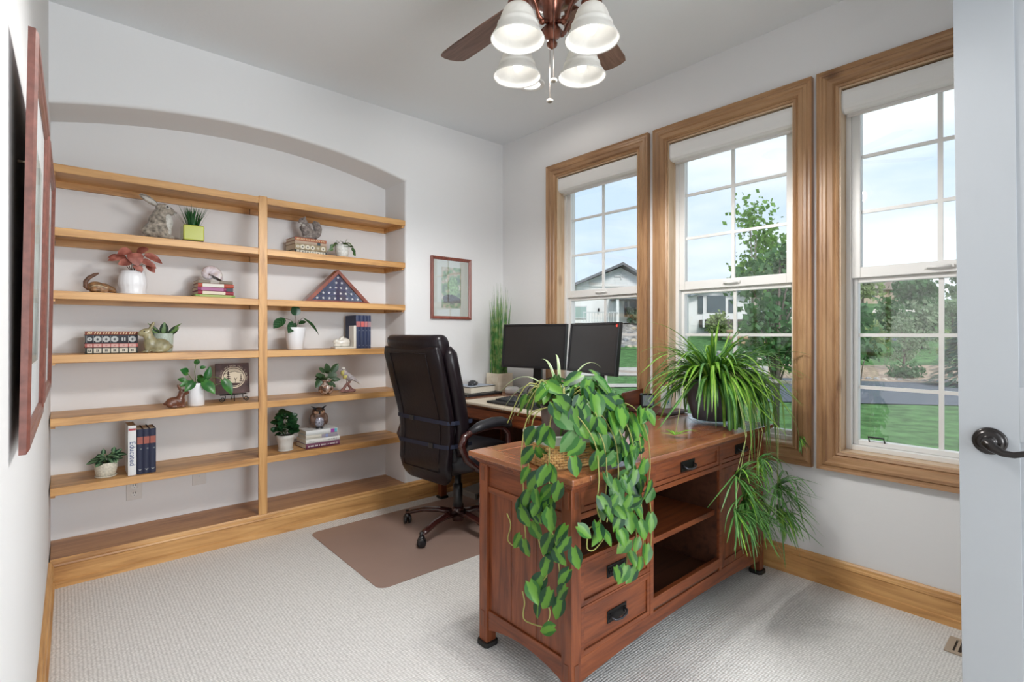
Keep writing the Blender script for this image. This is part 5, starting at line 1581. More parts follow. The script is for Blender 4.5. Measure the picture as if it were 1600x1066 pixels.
def loft(mb, secs, n=28, p=3.2, m=0, M=None):
    """secs: (centre, half depth x, half width y, tilt) superellipse sections stacked upward"""
    v = []
    for (c, hx, hy, tl) in secs:
        for k in range(n):
            a = 2 * PI * k / n; ca, sa = math.cos(a), math.sin(a)
            x = hx * math.copysign(abs(ca) ** (2 / p), ca); y = hy * math.copysign(abs(sa) ** (2 / p), sa)
            v.append((c[0] + x * math.cos(tl), c[1] + y, c[2] + x * math.sin(tl)))
    f = []
    L = len(secs)
    for i in range(L - 1):
        for k in range(n): f.append((i * n + k, i * n + (k + 1) % n, (i + 1) * n + (k + 1) % n, (i + 1) * n + k))
    f.append(tuple(range(n))[::-1]); f.append(tuple(range((L - 1) * n, L * n)))
    mb.add(v, f, m, True, M=M)

def build_chair():
    t = thing('office_chair', 'high-backed dark brown leather office chair seen from behind at the computer desk', 'office chair', (1.831, 2.585, .004), (0, 0, R(6)))
    # star base
    b = MB(); b.lathe([(.0, .05), (.034, .05), (.038, .07), (.040, .12), (.032, .135), (0, .135)], 24)
    b.build('base_hub', CHW, t)
    # caster bearings chosen from where the two nearest casters stand
    for k in range(5):
        a = R(125.6) - R(6) + k * 2 * PI / 5
        ca, sa = math.cos(a), math.sin(a)
        g = MB()
        pth = [(.03 * ca, .03 * sa, .095), (.12 * ca, .12 * sa, .105), (.22 * ca, .22 * sa, .098), (.30 * ca, .30 * sa, .078), (.335 * ca, .335 * sa, .070)]
        g.tube(pth, [.030, .027, .024, .022, .018], 12, flat=.62)
        lg = g.build('base_leg', CHW, t)
        q = MB(); q.tube([(.335 * ca, .335 * sa, .085), (.335 * ca, .335 * sa, .045)], .011, 10); q.ell((.335 * ca, .335 * sa, .048), (.020, .020, .018))
        q.build('caster_stem', CPL, lg)
        w = MB(); yaw = a + .7
        for s in (-1, 1):
            Mx = Matrix.Translation((.335 * ca, .335 * sa, .0265)) @ Matrix.Rotation(yaw, 4, 'Z') @ Matrix.Translation((s * .014, 0, 0)) @ Matrix.Rotation(R(90), 4, 'Y')
            w.lathe([(0, -.010), (.018, -.010), (.025, -.007), (.0265, 0), (.025, .007), (.018, .010), (0, .010)], 24, M=Mx)
        w.build('caster', CPL, lg)
    c = MB(); c.lathe([(.026, .12), (.029, .13), (.029, .27), (.022, .275), (.020, .28), (.020, .37), (.0, .37)], 24); c.build('gas_lift', CPL, t)
    m = MB(); m.box(-.12, -.10, .36, .13, .10, .395); m.box(-.20, -.035, .365, .02, .035, .39); m.build('tilt_mechanism', CPL, t, bevel=.006)
    m = MB(); m.tube([(.02, -.10, .372), (.02, -.20, .365), (.02, -.25, .362)], .005, 8); m.ell((.02, -.26, .362), (.010, .022, .008)); m.build('tilt_lever', CPL, t)
    # seat
    s = MB()
    loft(s, [((.03, 0, .395), .22, .21, 0), ((.03, 0, .41), .255, .245, 0), ((.035, 0, .45), .27, .26, 0), ((.035, 0, .49), .268, .258, 0), ((.03, 0, .515), .24, .235, 0), ((.03, 0, .522), .16, .16, 0)])
    s.build('seat', LEA2, t)
    # back shell seen from behind
    def spine(z):
        # x of the back surface centre line by height
        pts = [(.345, -.235), (.45, -.262), (.56, -.252), (.66, -.245), (.80, -.275), (.95, -.318), (1.08, -.352), (1.18, -.372)]
        for i in range(len(pts) - 1):
            if z <= pts[i + 1][0]:
                q = (z - pts[i][0]) / (pts[i + 1][0] - pts[i][0]); return pts[i][1] + q * (pts[i + 1][1] - pts[i][1])
        return pts[-1][1]
    def hw(z):
        for (a, b) in (((.345, .17), (.38, .215)), ((.38, .215), (.60, .232)), ((.60, .232), (.90, .250)), ((.90, .250), (1.08, .252)), ((1.08, .252), (1.13, .246))):
            if z <= b[0]: return a[1] + (z - a[0]) / (b[0] - a[0]) * (b[1] - a[1])
        return .246
    bk = MB()
    zs = [.345, .352, .37, .40, .46, .54, .62, .70, .78, .86, .94, 1.02, 1.08, 1.105, 1.118, 1.122]
    sec = []
    for i, z in enumerate(zs):
        k = min(1, .55 + .45 * min(i, 4) / 4) * min(1, .5 + .5 * min(len(zs) - 1 - i, 3) / 3)
        sec.append(((spine(z) + .006, 0, z), .032 * k, hw(z) * (.94 + .06 * k), 0))
    loft(bk, sec, 36, 4.5)
    bo = bk.build('backrest', LEA, t)
    # front cushion, fuller, with rolled side bolsters
    cu = MB(); sec = []
    for i, z in enumerate([.47, .485, .52, .60, .70, .80, .90, 1.0, 1.06, 1.10, 1.12]):
        k = min(1, .6 + .4 * min(i, 2) / 2) * min(1, .55 + .45 * min(10 - i, 3) / 3)
        sec.append(((spine(z) + .075, 0, z), .058 * k, (hw(z) - .012) * (.92 + .08 * k), 0))
    loft(cu, sec, 36, 3.2)
    cu.build('back_cushion', LEA2, t)
    for s_ in (-1, 1):
        r = MB(); pts = []; rr = []
        for z in [.50, .56, .66, .78, .90, 1.0, 1.08, 1.12]:
            pts.append((spine(z) + .085, s_ * (hw(z) - .022), z)); rr.append(.045 if .5 < z < 1.12 else .022)
        r.tube(pts, rr, 14); r.build('side_bolster', LEA, t)
    h = MB(); sec = []
    for i, z in enumerate([1.055, 1.062, 1.085, 1.12, 1.15, 1.172, 1.184, 1.188]):
        k = (.45, .75, .95, 1, 1, .88, .6, .3)[i]
        sec.append(((spine(z) + .055, 0, z), .078 * k, .245 * (.86 + .14 * k), 0))
    loft(h, sec, 36, 3.0); h.build('headrest', LEA, t)
    # seams on the back
    sm = MB()
    for yy in (-.165, .165):
        sm.tube([(spine(z) - .0268, yy * (1 if z > .5 else .98), z) for z in (.42, .5, .6, .7, .8, .9, 1.0, 1.08)], .0022, 6)
    sm.tube([(spine(1.085) - .0262, y, 1.085) for y in (-.165, -.05, .05, .165)], .0022, 6)
    sm.tube([(spine(.42) - .0262, y, .42) for y in (-.165, -.05, .05, .165)], .0022, 6)
    sm.build('seam', LEA, bo)
    # straps of the lumbar cushion
    for (z, dz) in ((.705, .01), (.565, -.012)):
        q = MB(); n = 10
        w = hw(z) + .002; x = spine(z)
        loop = [(x + .15, -w - .002), (x + .02, -w - .004), (x - .022, -w + .012), (x - .0285, -w + .06), (x - .0285, 0), (x - .0285, w - .06), (x - .022, w - .012), (x + .02, w + .004), (x + .15, w + .002)]
        v = []; f = []
        for i, p in enumerate(loop):
            zz = z + dz * (i / 8 - .5)
            v += [(p[0], p[1], zz - .011), (p[0], p[1], zz + .011)]
        f = [(2 * i, 2 * i + 1, 2 * i + 3, 2 * i + 2) for i in range(len(loop) - 1)]
        q.add(v, f, 0, False)
        so = q.build('strap', STRAPM, t)
        md = so.modifiers.new('solid', 'SOLIDIFY'); md.thickness = .003; md.offset = 0
        q = MB(); q.box(spine(z) - .035, -.115 if z < .6 else .06, z - .014, spine(z) - .030, -.075 if z < .6 else .10, z + .014); q.build('strap_buckle', CPL, so, bevel=.002)
    # arms
    for s_ in (-1, 1):
        y = s_ * .285
        p = MB(); p.tube([(-.16, y, .650), (-.08, y, .672), (.02, y, .681), (.09, y, .676), (.140, y, .660), (.160, y, .642)], [.022, .036, .040, .040, .036, .022], 16, flat=.72)
        p.build('armrest_pad', LEA2, t)
        q = MB(); q.tube([(.0, y * .94, .415), (-.10, y * .97, .43), (-.19, y, .50), (-.225, y, .58), (-.205, y, .625), (-.15, y, .645), (-.07, y, .652), (.02, y, .654), (.10, y, .640), (.145, y, .605), (.155, y, .54), (.145, y * .98, .47), (.10, y * .94, .415)],
                         [.014, .018, .020, .021, .021, .018, .015, .014, .015, .017, .018, .018, .014], 12)
        q.build('arm_frame', CHW, t)
build_chair()

# ------------------------------------------------------------------ computer things
def monitor(label, pa, pb, zt, zb, pole_dx=0, sticker=False, tilt=6):
    """pa = left end, pb = right end of the screen as its viewer sees it, (x, y) of the front face"""
    cx, cy = (pa[0] + pb[0]) / 2, (pa[1] + pb[1]) / 2
    W = math.hypot(pb[0] - pa[0], pb[1] - pa[1]); H = zt - zb
    yaw = math.atan2(pb[1] - pa[1], pb[0] - pa[0])                       # local +x runs left to right on the screen
    t = thing('computer_monitor', label, 'monitor', (cx, cy, .742), (0, 0, yaw))
    zc = (zt + zb) / 2 - .742
    M = Matrix.Translation((0, 0, zc)) @ Matrix.Rotation(R(-tilt), 4, 'X')
    fr = MB(); b = .014
    for (x0, x1, z0, z1) in ((-W / 2, -W / 2 + b, -H / 2, H / 2), (W / 2 - b, W / 2, -H / 2, H / 2), (-W / 2 + b, W / 2 - b, -H / 2, -H / 2 + .017), (-W / 2 + b, W / 2 - b, H / 2 - b, H / 2)):
        fr.box(x0, -.004, z0, x1, .022, z1, M=M)
    fr.build('bezel', BLACK, t, bevel=.002)
    bk = MB(); bk.box(-W / 2 + .004, .010, -H / 2 + .004, W / 2 - .004, .028, H / 2 - .004, M=M); bk.box(-.12, .028, -.09, .12, .05, .09, M=M); bk.build('back_housing', BLACK, t, bevel=.006)
    MB().box(-W / 2 + b, .001, -H / 2 + .017, W / 2 - b, .006, H / 2 - b, M=M).build('screen', plain('dark_screen', (.022, .021, .022), .28, spec=.5), t)
    s = MB(); s.box(pole_dx - .032, .050, .012, pole_dx + .032, .072, zc + .03); s.build('stand_pole', BLACK, t, bevel=.004)
    s = MB(); s.prism([(p[0] + pole_dx, p[1] + .05) for p in rounded(-.12, -.055, .12, .11, .03)], .0045, .014, 'z'); s.build('stand_base', BLACK, t, bevel=.003)
    if sticker:
        s = MB(); s.lathe([(0, 0), (.0095, 0), (.0095, .001)], 20, M=M @ Matrix.Translation((W / 2 - .014, -.0045, H / 2 - .018)) @ Matrix.Rotation(R(90), 4, 'X'))
        s.build('round_sticker', plain('red_sticker', (.62, .06, .04), .5, emis=None), t)
    return t
monitor('black computer monitor on the left, nearer the tall grass planter', (2.292, 2.700), (2.392, 2.205), 1.262, .968)
monitor('black computer monitor on the right with a round red sticker on its top corner', (2.388, 2.172), (2.250, 1.696), 1.262, .966, sticker=True)

def cable(label, pts, r=.0028, name='power_cable'):
    m = MB()
    # smooth through the points
    P = [Vector(p) for p in pts]; out = []
    for i in range(len(P) - 1):
        p0, p1, p2, p3 = P[max(i - 1, 0)], P[i], P[i + 1], P[min(i + 2, len(P) - 1)]
        for k in range(8):
            u = k / 8; out.append(.5 * ((2 * p1) + (-p0 + p2) * u + (2 * p0 - 5 * p1 + 4 * p2 - p3) * u * u + (-p0 + 3 * p1 - 3 * p2 + p3) * u ** 3))
    out.append(P[-1]); m.tube(out, r, 6)
    o = m.build(name, BLACK); tag(o, label, 'cable'); return o
cable('black monitor cable with a plug end hanging below the left monitor', [(2.43, 2.53, 1.00), (2.44, 2.545, .93), (2.46, 2.57, .88), (2.50, 2.60, .85), (2.52, 2.52, .88), (2.49, 2.40, .90), (2.45, 2.33, .86)], .0035)
cable('thin black cable looping over the desk behind the keyboard', [(2.58, 2.76, .7495), (2.58, 2.75, .79), (2.56, 2.66, .835), (2.56, 2.54, .845), (2.56, 2.50, .80), (2.58, 2.46, .7495)])

def keyboard():
    t = thing('keyboard', 'black full-size keyboard with wrist rest on the cream desk insert', 'keyboard', (2.17, 2.395, .7462), (0, 0, R(-90)))
    # local x along the keys, local y away from the typist
    W = .46
    MB().box(-W / 2, -.085, 0, W / 2, -.022, .014).build('wrist_rest', plain('black_padded_rest', (.012, .012, .013), .55), t, bevel=.006)
    MB().prism([(-.024, 0), (.135, 0), (.135, .022), (-.024, .012)], -W / 2, W / 2, 'x').build('case', BLACK, t, bevel=.003)
    k = MB()
    for r_ in range(6):
        for c in range(22):
            if c in (15, 19) and r_ in (0,): continue
            x = -W / 2 + .012 + c * .0198; y = -.014 + r_ * .0235
            z0 = .0135 + r_ * .0017
            k.box(x, y, z0, x + .0165, y + .019, z0 + .008)
    o = k.build('keys', plain('dark_grey_keycaps', (.045, .048, .055), .45), t)
    lg = MB()
    for r_ in range(6):
        for c in range(22):
            if (r_ * 7 + c * 3) % 5 == 0: continue
            x = -W / 2 + .012 + c * .0198 + .004; y = -.014 + r_ * .0235 + .009; z0 = .0135 + r_ * .0017 + .0084
            lg.add([(x, y, z0), (x + .004, y, z0), (x + .004, y + .006, z0), (x, y + .006, z0)], [(0, 1, 2, 3)])
    lo = lg.build('key_legends', plain('grey_key_print', (.30, .32, .36), .6), t)
keyboard()

def mouse(label, x, y, z, yaw):
    t = thing('computer_mouse', label, 'mouse', (x, y, z), (0, 0, R(yaw)))
    m = MB(); secs = []
    for (xx, hz, hy) in ((-.056, .006, .014), (-.050, .020, .024), (-.030, .034, .030), (-.005, .037, .031), (.025, .030, .029), (.046, .018, .025), (.054, .006, .016)):
        secs.append((xx, hz, hy))
    v = []; n = 16
    for (xx, hz, hy) in secs:
        for k in range(n + 1):
            a = PI * k / n; v.append((xx, -hy * math.cos(a), max(0, hz * math.sin(a) ** .7)))
    f = []
    for i in range(len(secs) - 1):
        for k in range(n): f.append((i * (n + 1) + k, i * (n + 1) + k + 1, (i + 1) * (n + 1) + k + 1, (i + 1) * (n + 1) + k))
    m.add(v, f, 0, True); m.build('mouse_body', plain('graphite_mouse', (.03, .032, .038), .3, coat=.2), t)
    s = MB(); s.tube([(-.045, .026, .018), (-.02, .031, .024), (.02, .0295, .022), (.045, .024, .013)], .0028, 6); s.tube([(-.045, -.026, .018), (-.02, -.031, .024), (.02, -.0295, .022), (.045, -.024, .013)], .0028, 6); s.build('side_trim', plain('silver_trim', (.30, .31, .33), .3, .5), t)
    w = MB(); w.tube([(.024, 0, .0305), (.036, 0, .0265)], .0035, 8); w.build('scroll_wheel', BLACK, t)
mouse('dark computer mouse lying on the closed thick book', 2.335, 3.10, .8105, 35)
mouse('black computer mouse on the desk behind the keyboard', 2.47, 2.66, .7462, -70)

t = thing('laptop', 'closed thin black laptop under the thick book at the far end of the desk', 'laptop', (2.335, 3.07, .7425), (0, 0, R(4)))
MB().prism(rounded(-.175, -.115, .175, .115, .012), .001, .010, 'z').build('laptop_base', BLACK, t, bevel=.002)
MB().prism(rounded(-.175, -.115, .175, .115, .012), .0105, .017, 'z').build('laptop_lid', plain('black_lid', (.016, .016, .018), .4), t, bevel=.002)
MB().box(-.06, .112, .006, .06, .118, .015).build('hinge', BLACK, t)
book('thick white-paged book with a dark cover lying on the closed laptop', .255, .046, .19, (.014, .018, .016), (2.335, 3.185, .7600), (0, 0, R(186)))
t = thing('magazine', 'pale blue-white magazine lying on the thick book under the mouse', 'magazine', (2.345, 3.10, .8062), (0, 0, R(6)))
MB().box(-.12, -.09, 0, .12, .088, .0018).build('pages', PAPER, t); MB().box(-.1205, -.0905, .0018, .1205, .0885, .0028).build('cover', plain('pale_blue_cover', (.42, .48, .58), .4, noise=.1, nscale=8), t)

t = thing('charging_puck', 'small round white charger on the desk beside the cream planter', 'charger', (2.58, 2.93, .7425))
MB().lathe([(0, 0), (.050, 0), (.055, .006), (.056, .030), (.052, .042), (.040, .049), (0, .050)], 36).build('charger_body', WHITE, t)
MB().tube([(.0, -.055, .012), (.01, -.075, .006), (.03, -.10, .003)], .003, 6).build('charger_cord', BLACK, t)

# desk organiser with clock and box at the window end
t = thing('desk_organizer', 'low dark wooden organizer tray in the desk corner by the window', 'organizer', (2.585, 1.72, .7425))
ow = wood('dark_plum_wood', (.11, .045, .042), (.08, .030, .030), (.05, .018, .018), axis='x', knots=False)
MB().box(-.108, -.185, .006, .108, .13, .022).build('tray_board', ow, t, bevel=.003)
MB().prism([(-.108, .022), (.108, .022), (.108, .118), (-.085, .105), (-.108, .085)], .115, .13, 'y').build('back_board', OAK_X, t, bevel=.002)
MB().box(-.10, -.17, 0, .10, .12, .006).build('tray_plinth', BLACK, t)
t = thing('desk_clock', 'small square black clock with a grey face on the wooden organizer tray', 'clock', (2.598, 1.745, .7650), (0, 0, R(-38)))
MB().prism(rounded(-.040, 0, .040, .080, .012), -.018, .018, 'y').build('clock_case', BLACK, t, bevel=.003)
MB().box(-.031, -.0195, .010, .031, -.0182, .070).build('clock_face', plain('grey_clock_face', (.20, .23, .27), .3), t)
m = MB(); m.tube([(0, -.0205, .040), (.020, -.0205, .062)], .0011, 5); m.tube([(0, -.0205, .040), (.018, -.0205, .020)], .0011, 5); m.build('clock_hands', plain('clock_hand_white', (.6, .62, .66), .4), t)
t = thing('small_carton', 'slim white carton printed with teal leaves beside the black clock', 'box', (2.650, 1.650, .7650), (0, 0, R(-20)))
MB().box(-.022, -.020, 0, .022, .020, .125).build('carton', plain('white_carton', (.68, .72, .68), .5), t, bevel=.001)
m = MB(); rr = random.Random(2)
for k in range(16):
    x, z_ = rr.uniform(-.013, .013), rr.uniform(.014, .10); a = rr.uniform(0, PI)
    m.add([(x - .007 * math.cos(a), -.0206, z_ - .007 * math.sin(a)), (x + .003 * math.sin(a), -.0206, z_ - .003 * math.cos(a)), (x + .007 * math.cos(a), -.0206, z_ + .007 * math.sin(a)), (x - .003 * math.sin(a), -.0206, z_ + .003 * math.cos(a))], [(0, 1, 2, 3)])
m.build('leaf_print', plain('teal_print', (.02, .30, .28), .5), t)

# under the desk
t = thing('power_strip', 'grey power strip with plugs on the floor under the computer desk', 'power strip', (2.22, 2.80, .0045), (0, 0, R(30)))
MB().box(-.12, -.03, 0, .12, .03, .04).build('strip_body', plain('grey_strip', (.30, .30, .29), .5), t, bevel=.004)
for k in range(3): MB().box(-.09 + k * .07, -.018, .040, -.055 + k * .07, .018, .075).build('plug', plain('plug_%d' % (k % 2), ((.5, .5, .5), (.02, .02, .02))[k % 2], .5), t, bevel=.004)
cable('white-grey cable looping from the power strip under the desk', [(2.245, 2.80, .095), (2.26, 2.76, .15), (2.34, 2.72, .16), (2.44, 2.70, .10), (2.53, 2.66, .02)], .004, 'extension_cable')
t = thing('foot_rest', 'low pale grey foot rest on the carpet under the computer desk', 'foot rest', (2.32, 3.075, .0045))
fm = plain('grey_foot_rest', (.33, .32, .30), .7)
MB().prism([(-.10, .03), (.12, .05), (.12, .065), (-.10, .045)], -.15, .02, 'y').build('foot_board', fm, t, bevel=.004)
for s in (-.08, .10): MB().box(s - .01, -.14, 0, s + .01, .01, .045).build('foot_support', fm, t)

# ================================================================== DESK PLANTS
POTHOS = leaf_mat('brasil_philodendron', (.012, .062, .022), (.11, .27, .03), .42, 'stripe', rand=.12)
POTHOS_L = leaf_mat('lime_philodendron', (.035, .15, .02), (.13, .31, .035), .42, 'stripe', rand=.10)
POTHOS_S = leaf_mat('silver_philodendron', (.04, .16, .03), (.13, .27, .09), .42, 'stripe', rand=.10)
LV_SIDE = [(1.165, 1.257, 0.634), (1.165, 1.207, 0.624), (1.165, 1.257, 0.582), (1.165, 1.191, 0.611), (1.165, 1.144, 0.640), (1.165, 1.203, 0.552), (1.165, 1.140, 0.603), (1.165, 1.300, 0.489), (1.165, 1.252, 0.480), (1.165, 1.099, 0.571), (1.165, 1.156, 0.522), (1.165, 1.085, 0.544), (1.165, 1.122, 0.505), (1.165, 1.099, 0.502), (1.180, 1.045, 0.510), (1.165, 1.160, 0.449), (1.165, 1.085, 0.443), (1.165, 1.199, 0.379), (1.165, 1.215, 0.345), (1.165, 1.160, 0.345), (1.165, 1.092, 0.392), (1.165, 1.199, 0.296), (1.165, 1.107, 0.338), (1.165, 1.156, 0.253), (1.165, 1.252, 0.787), (1.165, 1.261, 0.721), (1.165, 1.220, 0.710), (1.165, 1.175, 0.735), (1.165, 1.135, 0.751), (1.165, 1.252, 0.646), (1.165, 1.200, 0.659), (1.165, 1.164, 0.683), (1.165, 1.273, 0.609), (1.165, 1.209, 0.606), (1.165, 1.183, 0.624), (1.165, 1.111, 0.699), (1.165, 1.143, 0.600)]
LV_FRONT = [(1.323, 1.035, 0.725), (1.361, 1.035, 0.694), (1.400, 1.035, 0.714), (1.488, 1.035, 0.693), (1.374, 1.035, 0.664), (1.426, 1.035, 0.629), (1.460, 1.035, 0.650), (1.311, 1.035, 0.646), (1.299, 1.035, 0.622), (1.336, 1.035, 0.609), (1.387, 1.035, 0.609), (1.499, 1.035, 0.580), (1.553, 1.035, 0.626), (1.211, 1.035, 0.587), (1.275, 1.035, 0.571), (1.263, 1.035, 0.555), (1.323, 1.035, 0.539), (1.400, 1.035, 0.519), (1.447, 1.035, 0.555), (1.564, 1.035, 0.526), (1.406, 1.035, 0.489), (1.517, 1.035, 0.513), (1.481, 1.035, 0.472), (1.538, 1.035, 0.423), (1.460, 1.035, 0.429), (1.495, 1.035, 0.402), (1.374, 1.035, 0.403), (1.400, 1.035, 0.395), (1.447, 1.035, 0.380), (1.460, 1.035, 0.703), (1.509, 1.035, 0.664), (1.433, 1.035, 0.684), (1.393, 1.035, 0.684), (1.348, 1.035, 0.646), (1.467, 1.035, 0.620), (1.433, 1.035, 0.595), (1.374, 1.035, 0.573)]
LV_TOP = [(1.134, 1.204, 0.863), (1.146, 1.163, 0.873), (1.162, 1.140, 0.865), (1.213, 1.217, 0.769), (1.179, 1.128, 0.951), (1.177, 1.197, 1.000), (1.215, 1.168, 1.019), (1.284, 1.155, 1.044), (1.238, 1.089, 0.968), (1.222, 1.081, 0.925), (1.245, 1.071, 0.937), (1.241, 1.068, 0.893), (1.262, 1.058, 0.905), (1.303, 1.060, 0.961), (1.385, 1.108, 1.026), (1.295, 1.102, 1.014), (1.443, 1.193, 1.063), (1.394, 1.066, 0.980), (1.360, 1.040, 0.901), (1.307, 1.045, 0.897), (1.335, 1.056, 0.835), (1.364, 1.055, 0.965), (1.423, 1.058, 0.954), (1.416, 1.047, 0.917), (1.490, 1.083, 0.839), (1.481, 1.070, 0.877), (1.446, 1.088, 0.809), (1.492, 1.061, 0.812), (1.482, 1.042, 0.772), (1.416, 1.035, 0.745), (1.475, 1.013, 0.734), (1.426, 1.049, 0.707), (1.323, 1.035, 0.738), (1.406, 1.112, 0.747), (1.265, 1.035, 0.776), (1.164, 1.035, 0.794), (1.231, 1.095, 0.830), (1.204, 1.102, 0.851), (1.246, 1.178, 0.761), (1.246, 1.226, 0.752), (1.454, 1.005, 0.701), (1.427, 1.020, 0.684), (1.403, 1.049, 0.682), (1.453, 0.971, 0.675), (1.396, 1.010, 0.645), (1.379, 1.049, 0.658), (1.309, 1.035, 0.649), (1.208, 1.111, 0.969), (1.298, 1.080, 0.992), (1.195, 1.099, 0.921), (1.290, 1.055, 0.861)]

def trailing_plant():
    t = thing('trailing_philodendron', 'lush variegated trailing philodendron spilling over the near desk corner from a lined basket', 'plant', (1.335, 1.245, DT + .0005), (0, 0, 0))
    ox, oy, oz = 1.335, 1.245, DT + .0005
    def W(p): return (p[0] - ox, p[1] - oy, p[2] - oz)
    yaw = Matrix.Rotation(R(-12), 4, 'Z')
    # basket: woven rods around stakes
    wk = plain('wicker', (.62, .37, .14), .6, noise=.4, nscale=60)
    b = MB(); hw_, hd = .115, .095
    def rect(s, r, z_, ph=0, amp=0, n=96):
        pts = []
        for k in range(n):
            a = 2 * PI * k / n; ca, sa = math.cos(a), math.sin(a)
            x = hw_ * s * math.copysign(abs(ca) ** .45, ca); y = hd * s * math.copysign(abs(sa) ** .45, sa)
            q = 1 + amp * math.sin(24 * a + ph) / hw_
            pts.append((x * q, y * q, z_))
        return pts
    for k in range(9): b.tube(rect(.94 + .012 * k, 0, .006 + k * .0092, PI * (k % 2), .0022), .0042, 5, closed=True, M=yaw)
    base = MB(); base.prism([(p[0] * .94, p[1] * .94) for p in rect(1, 0, 0, n=40)], .0, .006, 'z', M=yaw); 
    st = rect(1.0, 0, 0, n=48)
    for k in range(48):
        p = st[k]; b.tube([(p[0] * .95, p[1] * .95, .003), (p[0] * 1.035, p[1] * 1.035, .086)], .0034, 5, M=yaw)
    bo = b.build('basket', wk, t); base.build('basket_bottom', wk, bo)
    ln = MB(); v = []; 
    for (s, z_) in ((1.02, .050), (1.075, .082), (1.10, .108), (1.085, .114), (1.03, .113), (.98, .09), (.95, .02)):
        v += [tuple(p) for p in rect(s, 0, z_, n=64)]
    f = [(i * 64 + k, i * 64 + (k + 1) % 64, (i + 1) * 64 + (k + 1) % 64, (i + 1) * 64 + k) for i in range(1, 6) for k in range(64)]
    ln.add(v, f, 0, True, M=yaw); ln.build('cloth_liner', plain('grey_linen', (.66, .65, .64), .9, bump=.4, bscale=150), t)
    p = MB(); p.lathe([(0, .02), (.060, .02), (.066, .04), (.078, .19), (.080, .20), (.076, .20), (.070, .18), (0, .175)], 32); p.build('inner_pot', plain('marbled_brown_pot', (.16, .11, .10), .45, noise=.6, nscale=14), t)
    MB().lathe([(0, .186), (.072, .184)], 24).build('soil', SOIL, t)
    rr = random.Random(41)
    mats = [POTHOS, POTHOS_L, POTHOS_S]
    lf = MB()
    toward = Vector((-.66, -.75, .25))
    def addleaf(P, outward, down, size, mi):
        P = list(P)
        if P[0] > 1.165 and P[1] > 1.03: P[2] = max(P[2], .792)
        nrm = Vector(outward) + Vector((rr.uniform(-.45, .45), rr.uniform(-.45, .45), rr.uniform(-.1, .5)))
        d = Vector((rr.uniform(-.7, .7), rr.uniform(-.7, .7), -down + rr.uniform(-.3, .3)))
        ln_ = size * rr.uniform(.85, 1.15); nrm.normalize(); d = d - nrm * d.dot(nrm)
        if d.length < .1: d = Vector((0, 0, -1))
        d.normalize()
        base_ = Vector(W(P)) - d * ln_ * .5
        lf.leaf(base_, d, nrm, ln_, ln_ * rr.uniform(.68, .80), 'heart', m=mi, droop=rr.uniform(.05, .25), cup=rr.uniform(.05, .3))
        return base_
    stems = MB()
    def vine(pts, r=.0022):
        P = [Vector(W(p)) for p in pts]; out = []
        for i in range(len(P) - 1):
            p0, p1, p2, p3 = P[max(i - 1, 0)], P[i], P[i + 1], P[min(i + 2, len(P) - 1)]
            for k in range(5):
                u = k / 5; out.append(.5 * ((2 * p1) + (-p0 + p2) * u + (2 * p0 - 5 * p1 + 4 * p2 - p3) * u * u + (-p0 + 3 * p1 - 3 * p2 + p3) * u ** 3))
        out.append(P[-1]); stems.tube(out, r, 6)
    for p in LV_SIDE:
        k = (1.150 - rr.uniform(0, .03)) / 1.165; q = (p[0] * k, p[1] * k, 1.2 + (p[2] - 1.2) * k); addleaf(q, (-1, -.35, .15), 1.0, .062, 0 if rr.random() < .85 else 1)
    for p in LV_FRONT:
        k = (1.018 - rr.uniform(0, .03)) / 1.035; q = (p[0] * k, p[1] * k, 1.2 + (p[2] - 1.2) * k); addleaf(q, (-.3, -1, .15), .9, .058, rr.choice([0, 1, 1, 1, 2]))
    c = Vector((1.36, 1.24, .87))
    for p in LV_TOP:
        o = (Vector(p) - c); o.normalize(); addleaf(p, o + Vector((-.35, -.4, .1)), .7, .070, rr.choice([0, 0, 1, 1, 2]))
    for k in range(85):                                             # the rest of the mound, all round
        a = rr.uniform(0, 2 * PI); e = rr.uniform(.35, 1.4); q = rr.uniform(.75, 1.0)
        o = Vector((math.cos(a) * math.cos(e), math.sin(a) * math.cos(e), math.sin(e)))
        if o.dot(toward.normalized()) > .25 and e < .95: continue
        P = (1.35 + .19 * q * o.x, 1.25 + .165 * q * o.y, .875 + .155 * q * o.z)
        addleaf(P, o, .6, .062, rr.choice([0, 1, 1, 2]))
    for k in range(40):                                             # right shoulder over the front edge
        P = (rr.uniform(1.36, 1.55), rr.uniform(1.0, 1.13), rr.uniform(.74, .93)); P = (P[0], P[1], P[2])
        addleaf(P, (-.1, -1, .4), .8, .060, rr.choice([0, 1, 1, 2]))
    for k in range(60):
        o = Vector((rr.uniform(-1, 1), rr.uniform(-1, .6), rr.uniform(-.4, 1))).normalized()
        P = (1.41 + .14 * o.x, 1.19 + .13 * o.y, .90 + .12 * o.z)
        addleaf(P, o, .7, .058, rr.choice([0, 0, 1, 2]))
    lf.build('leaves', mats, t)
    # vines running through the hanging leaves
    def chain(keys, start):
        pts = [start] + keys
        vine(pts)
    s0 = (1.335, 1.245, .945)
    chain([(1.20, 1.24, .93), (1.16, 1.235, .80), (1.160, 1.225, .70), (1.162, 1.20, .60), (1.165, 1.19, .52), (1.163, 1.15, .44), (1.163, 1.19, .37), (1.163, 1.14, .32), (1.163, 1.158, .262)], s0)
    chain([(1.20, 1.17, .93), (1.16, 1.14, .80), (1.160, 1.14, .70), (1.162, 1.15, .62), (1.163, 1.11, .53), (1.163, 1.10, .47), (1.163, 1.09, .40), (1.163, 1.105, .335)], s0)
    chain([(1.22, 1.29, .92), (1.16, 1.27, .80), (1.160, 1.262, .70), (1.162, 1.262, .60), (1.163, 1.255, .50), (1.160, 1.30, .475), (1.160, 1.34, .485), (1.160, 1.325, .54), (1.160, 1.345, .575)], s0)
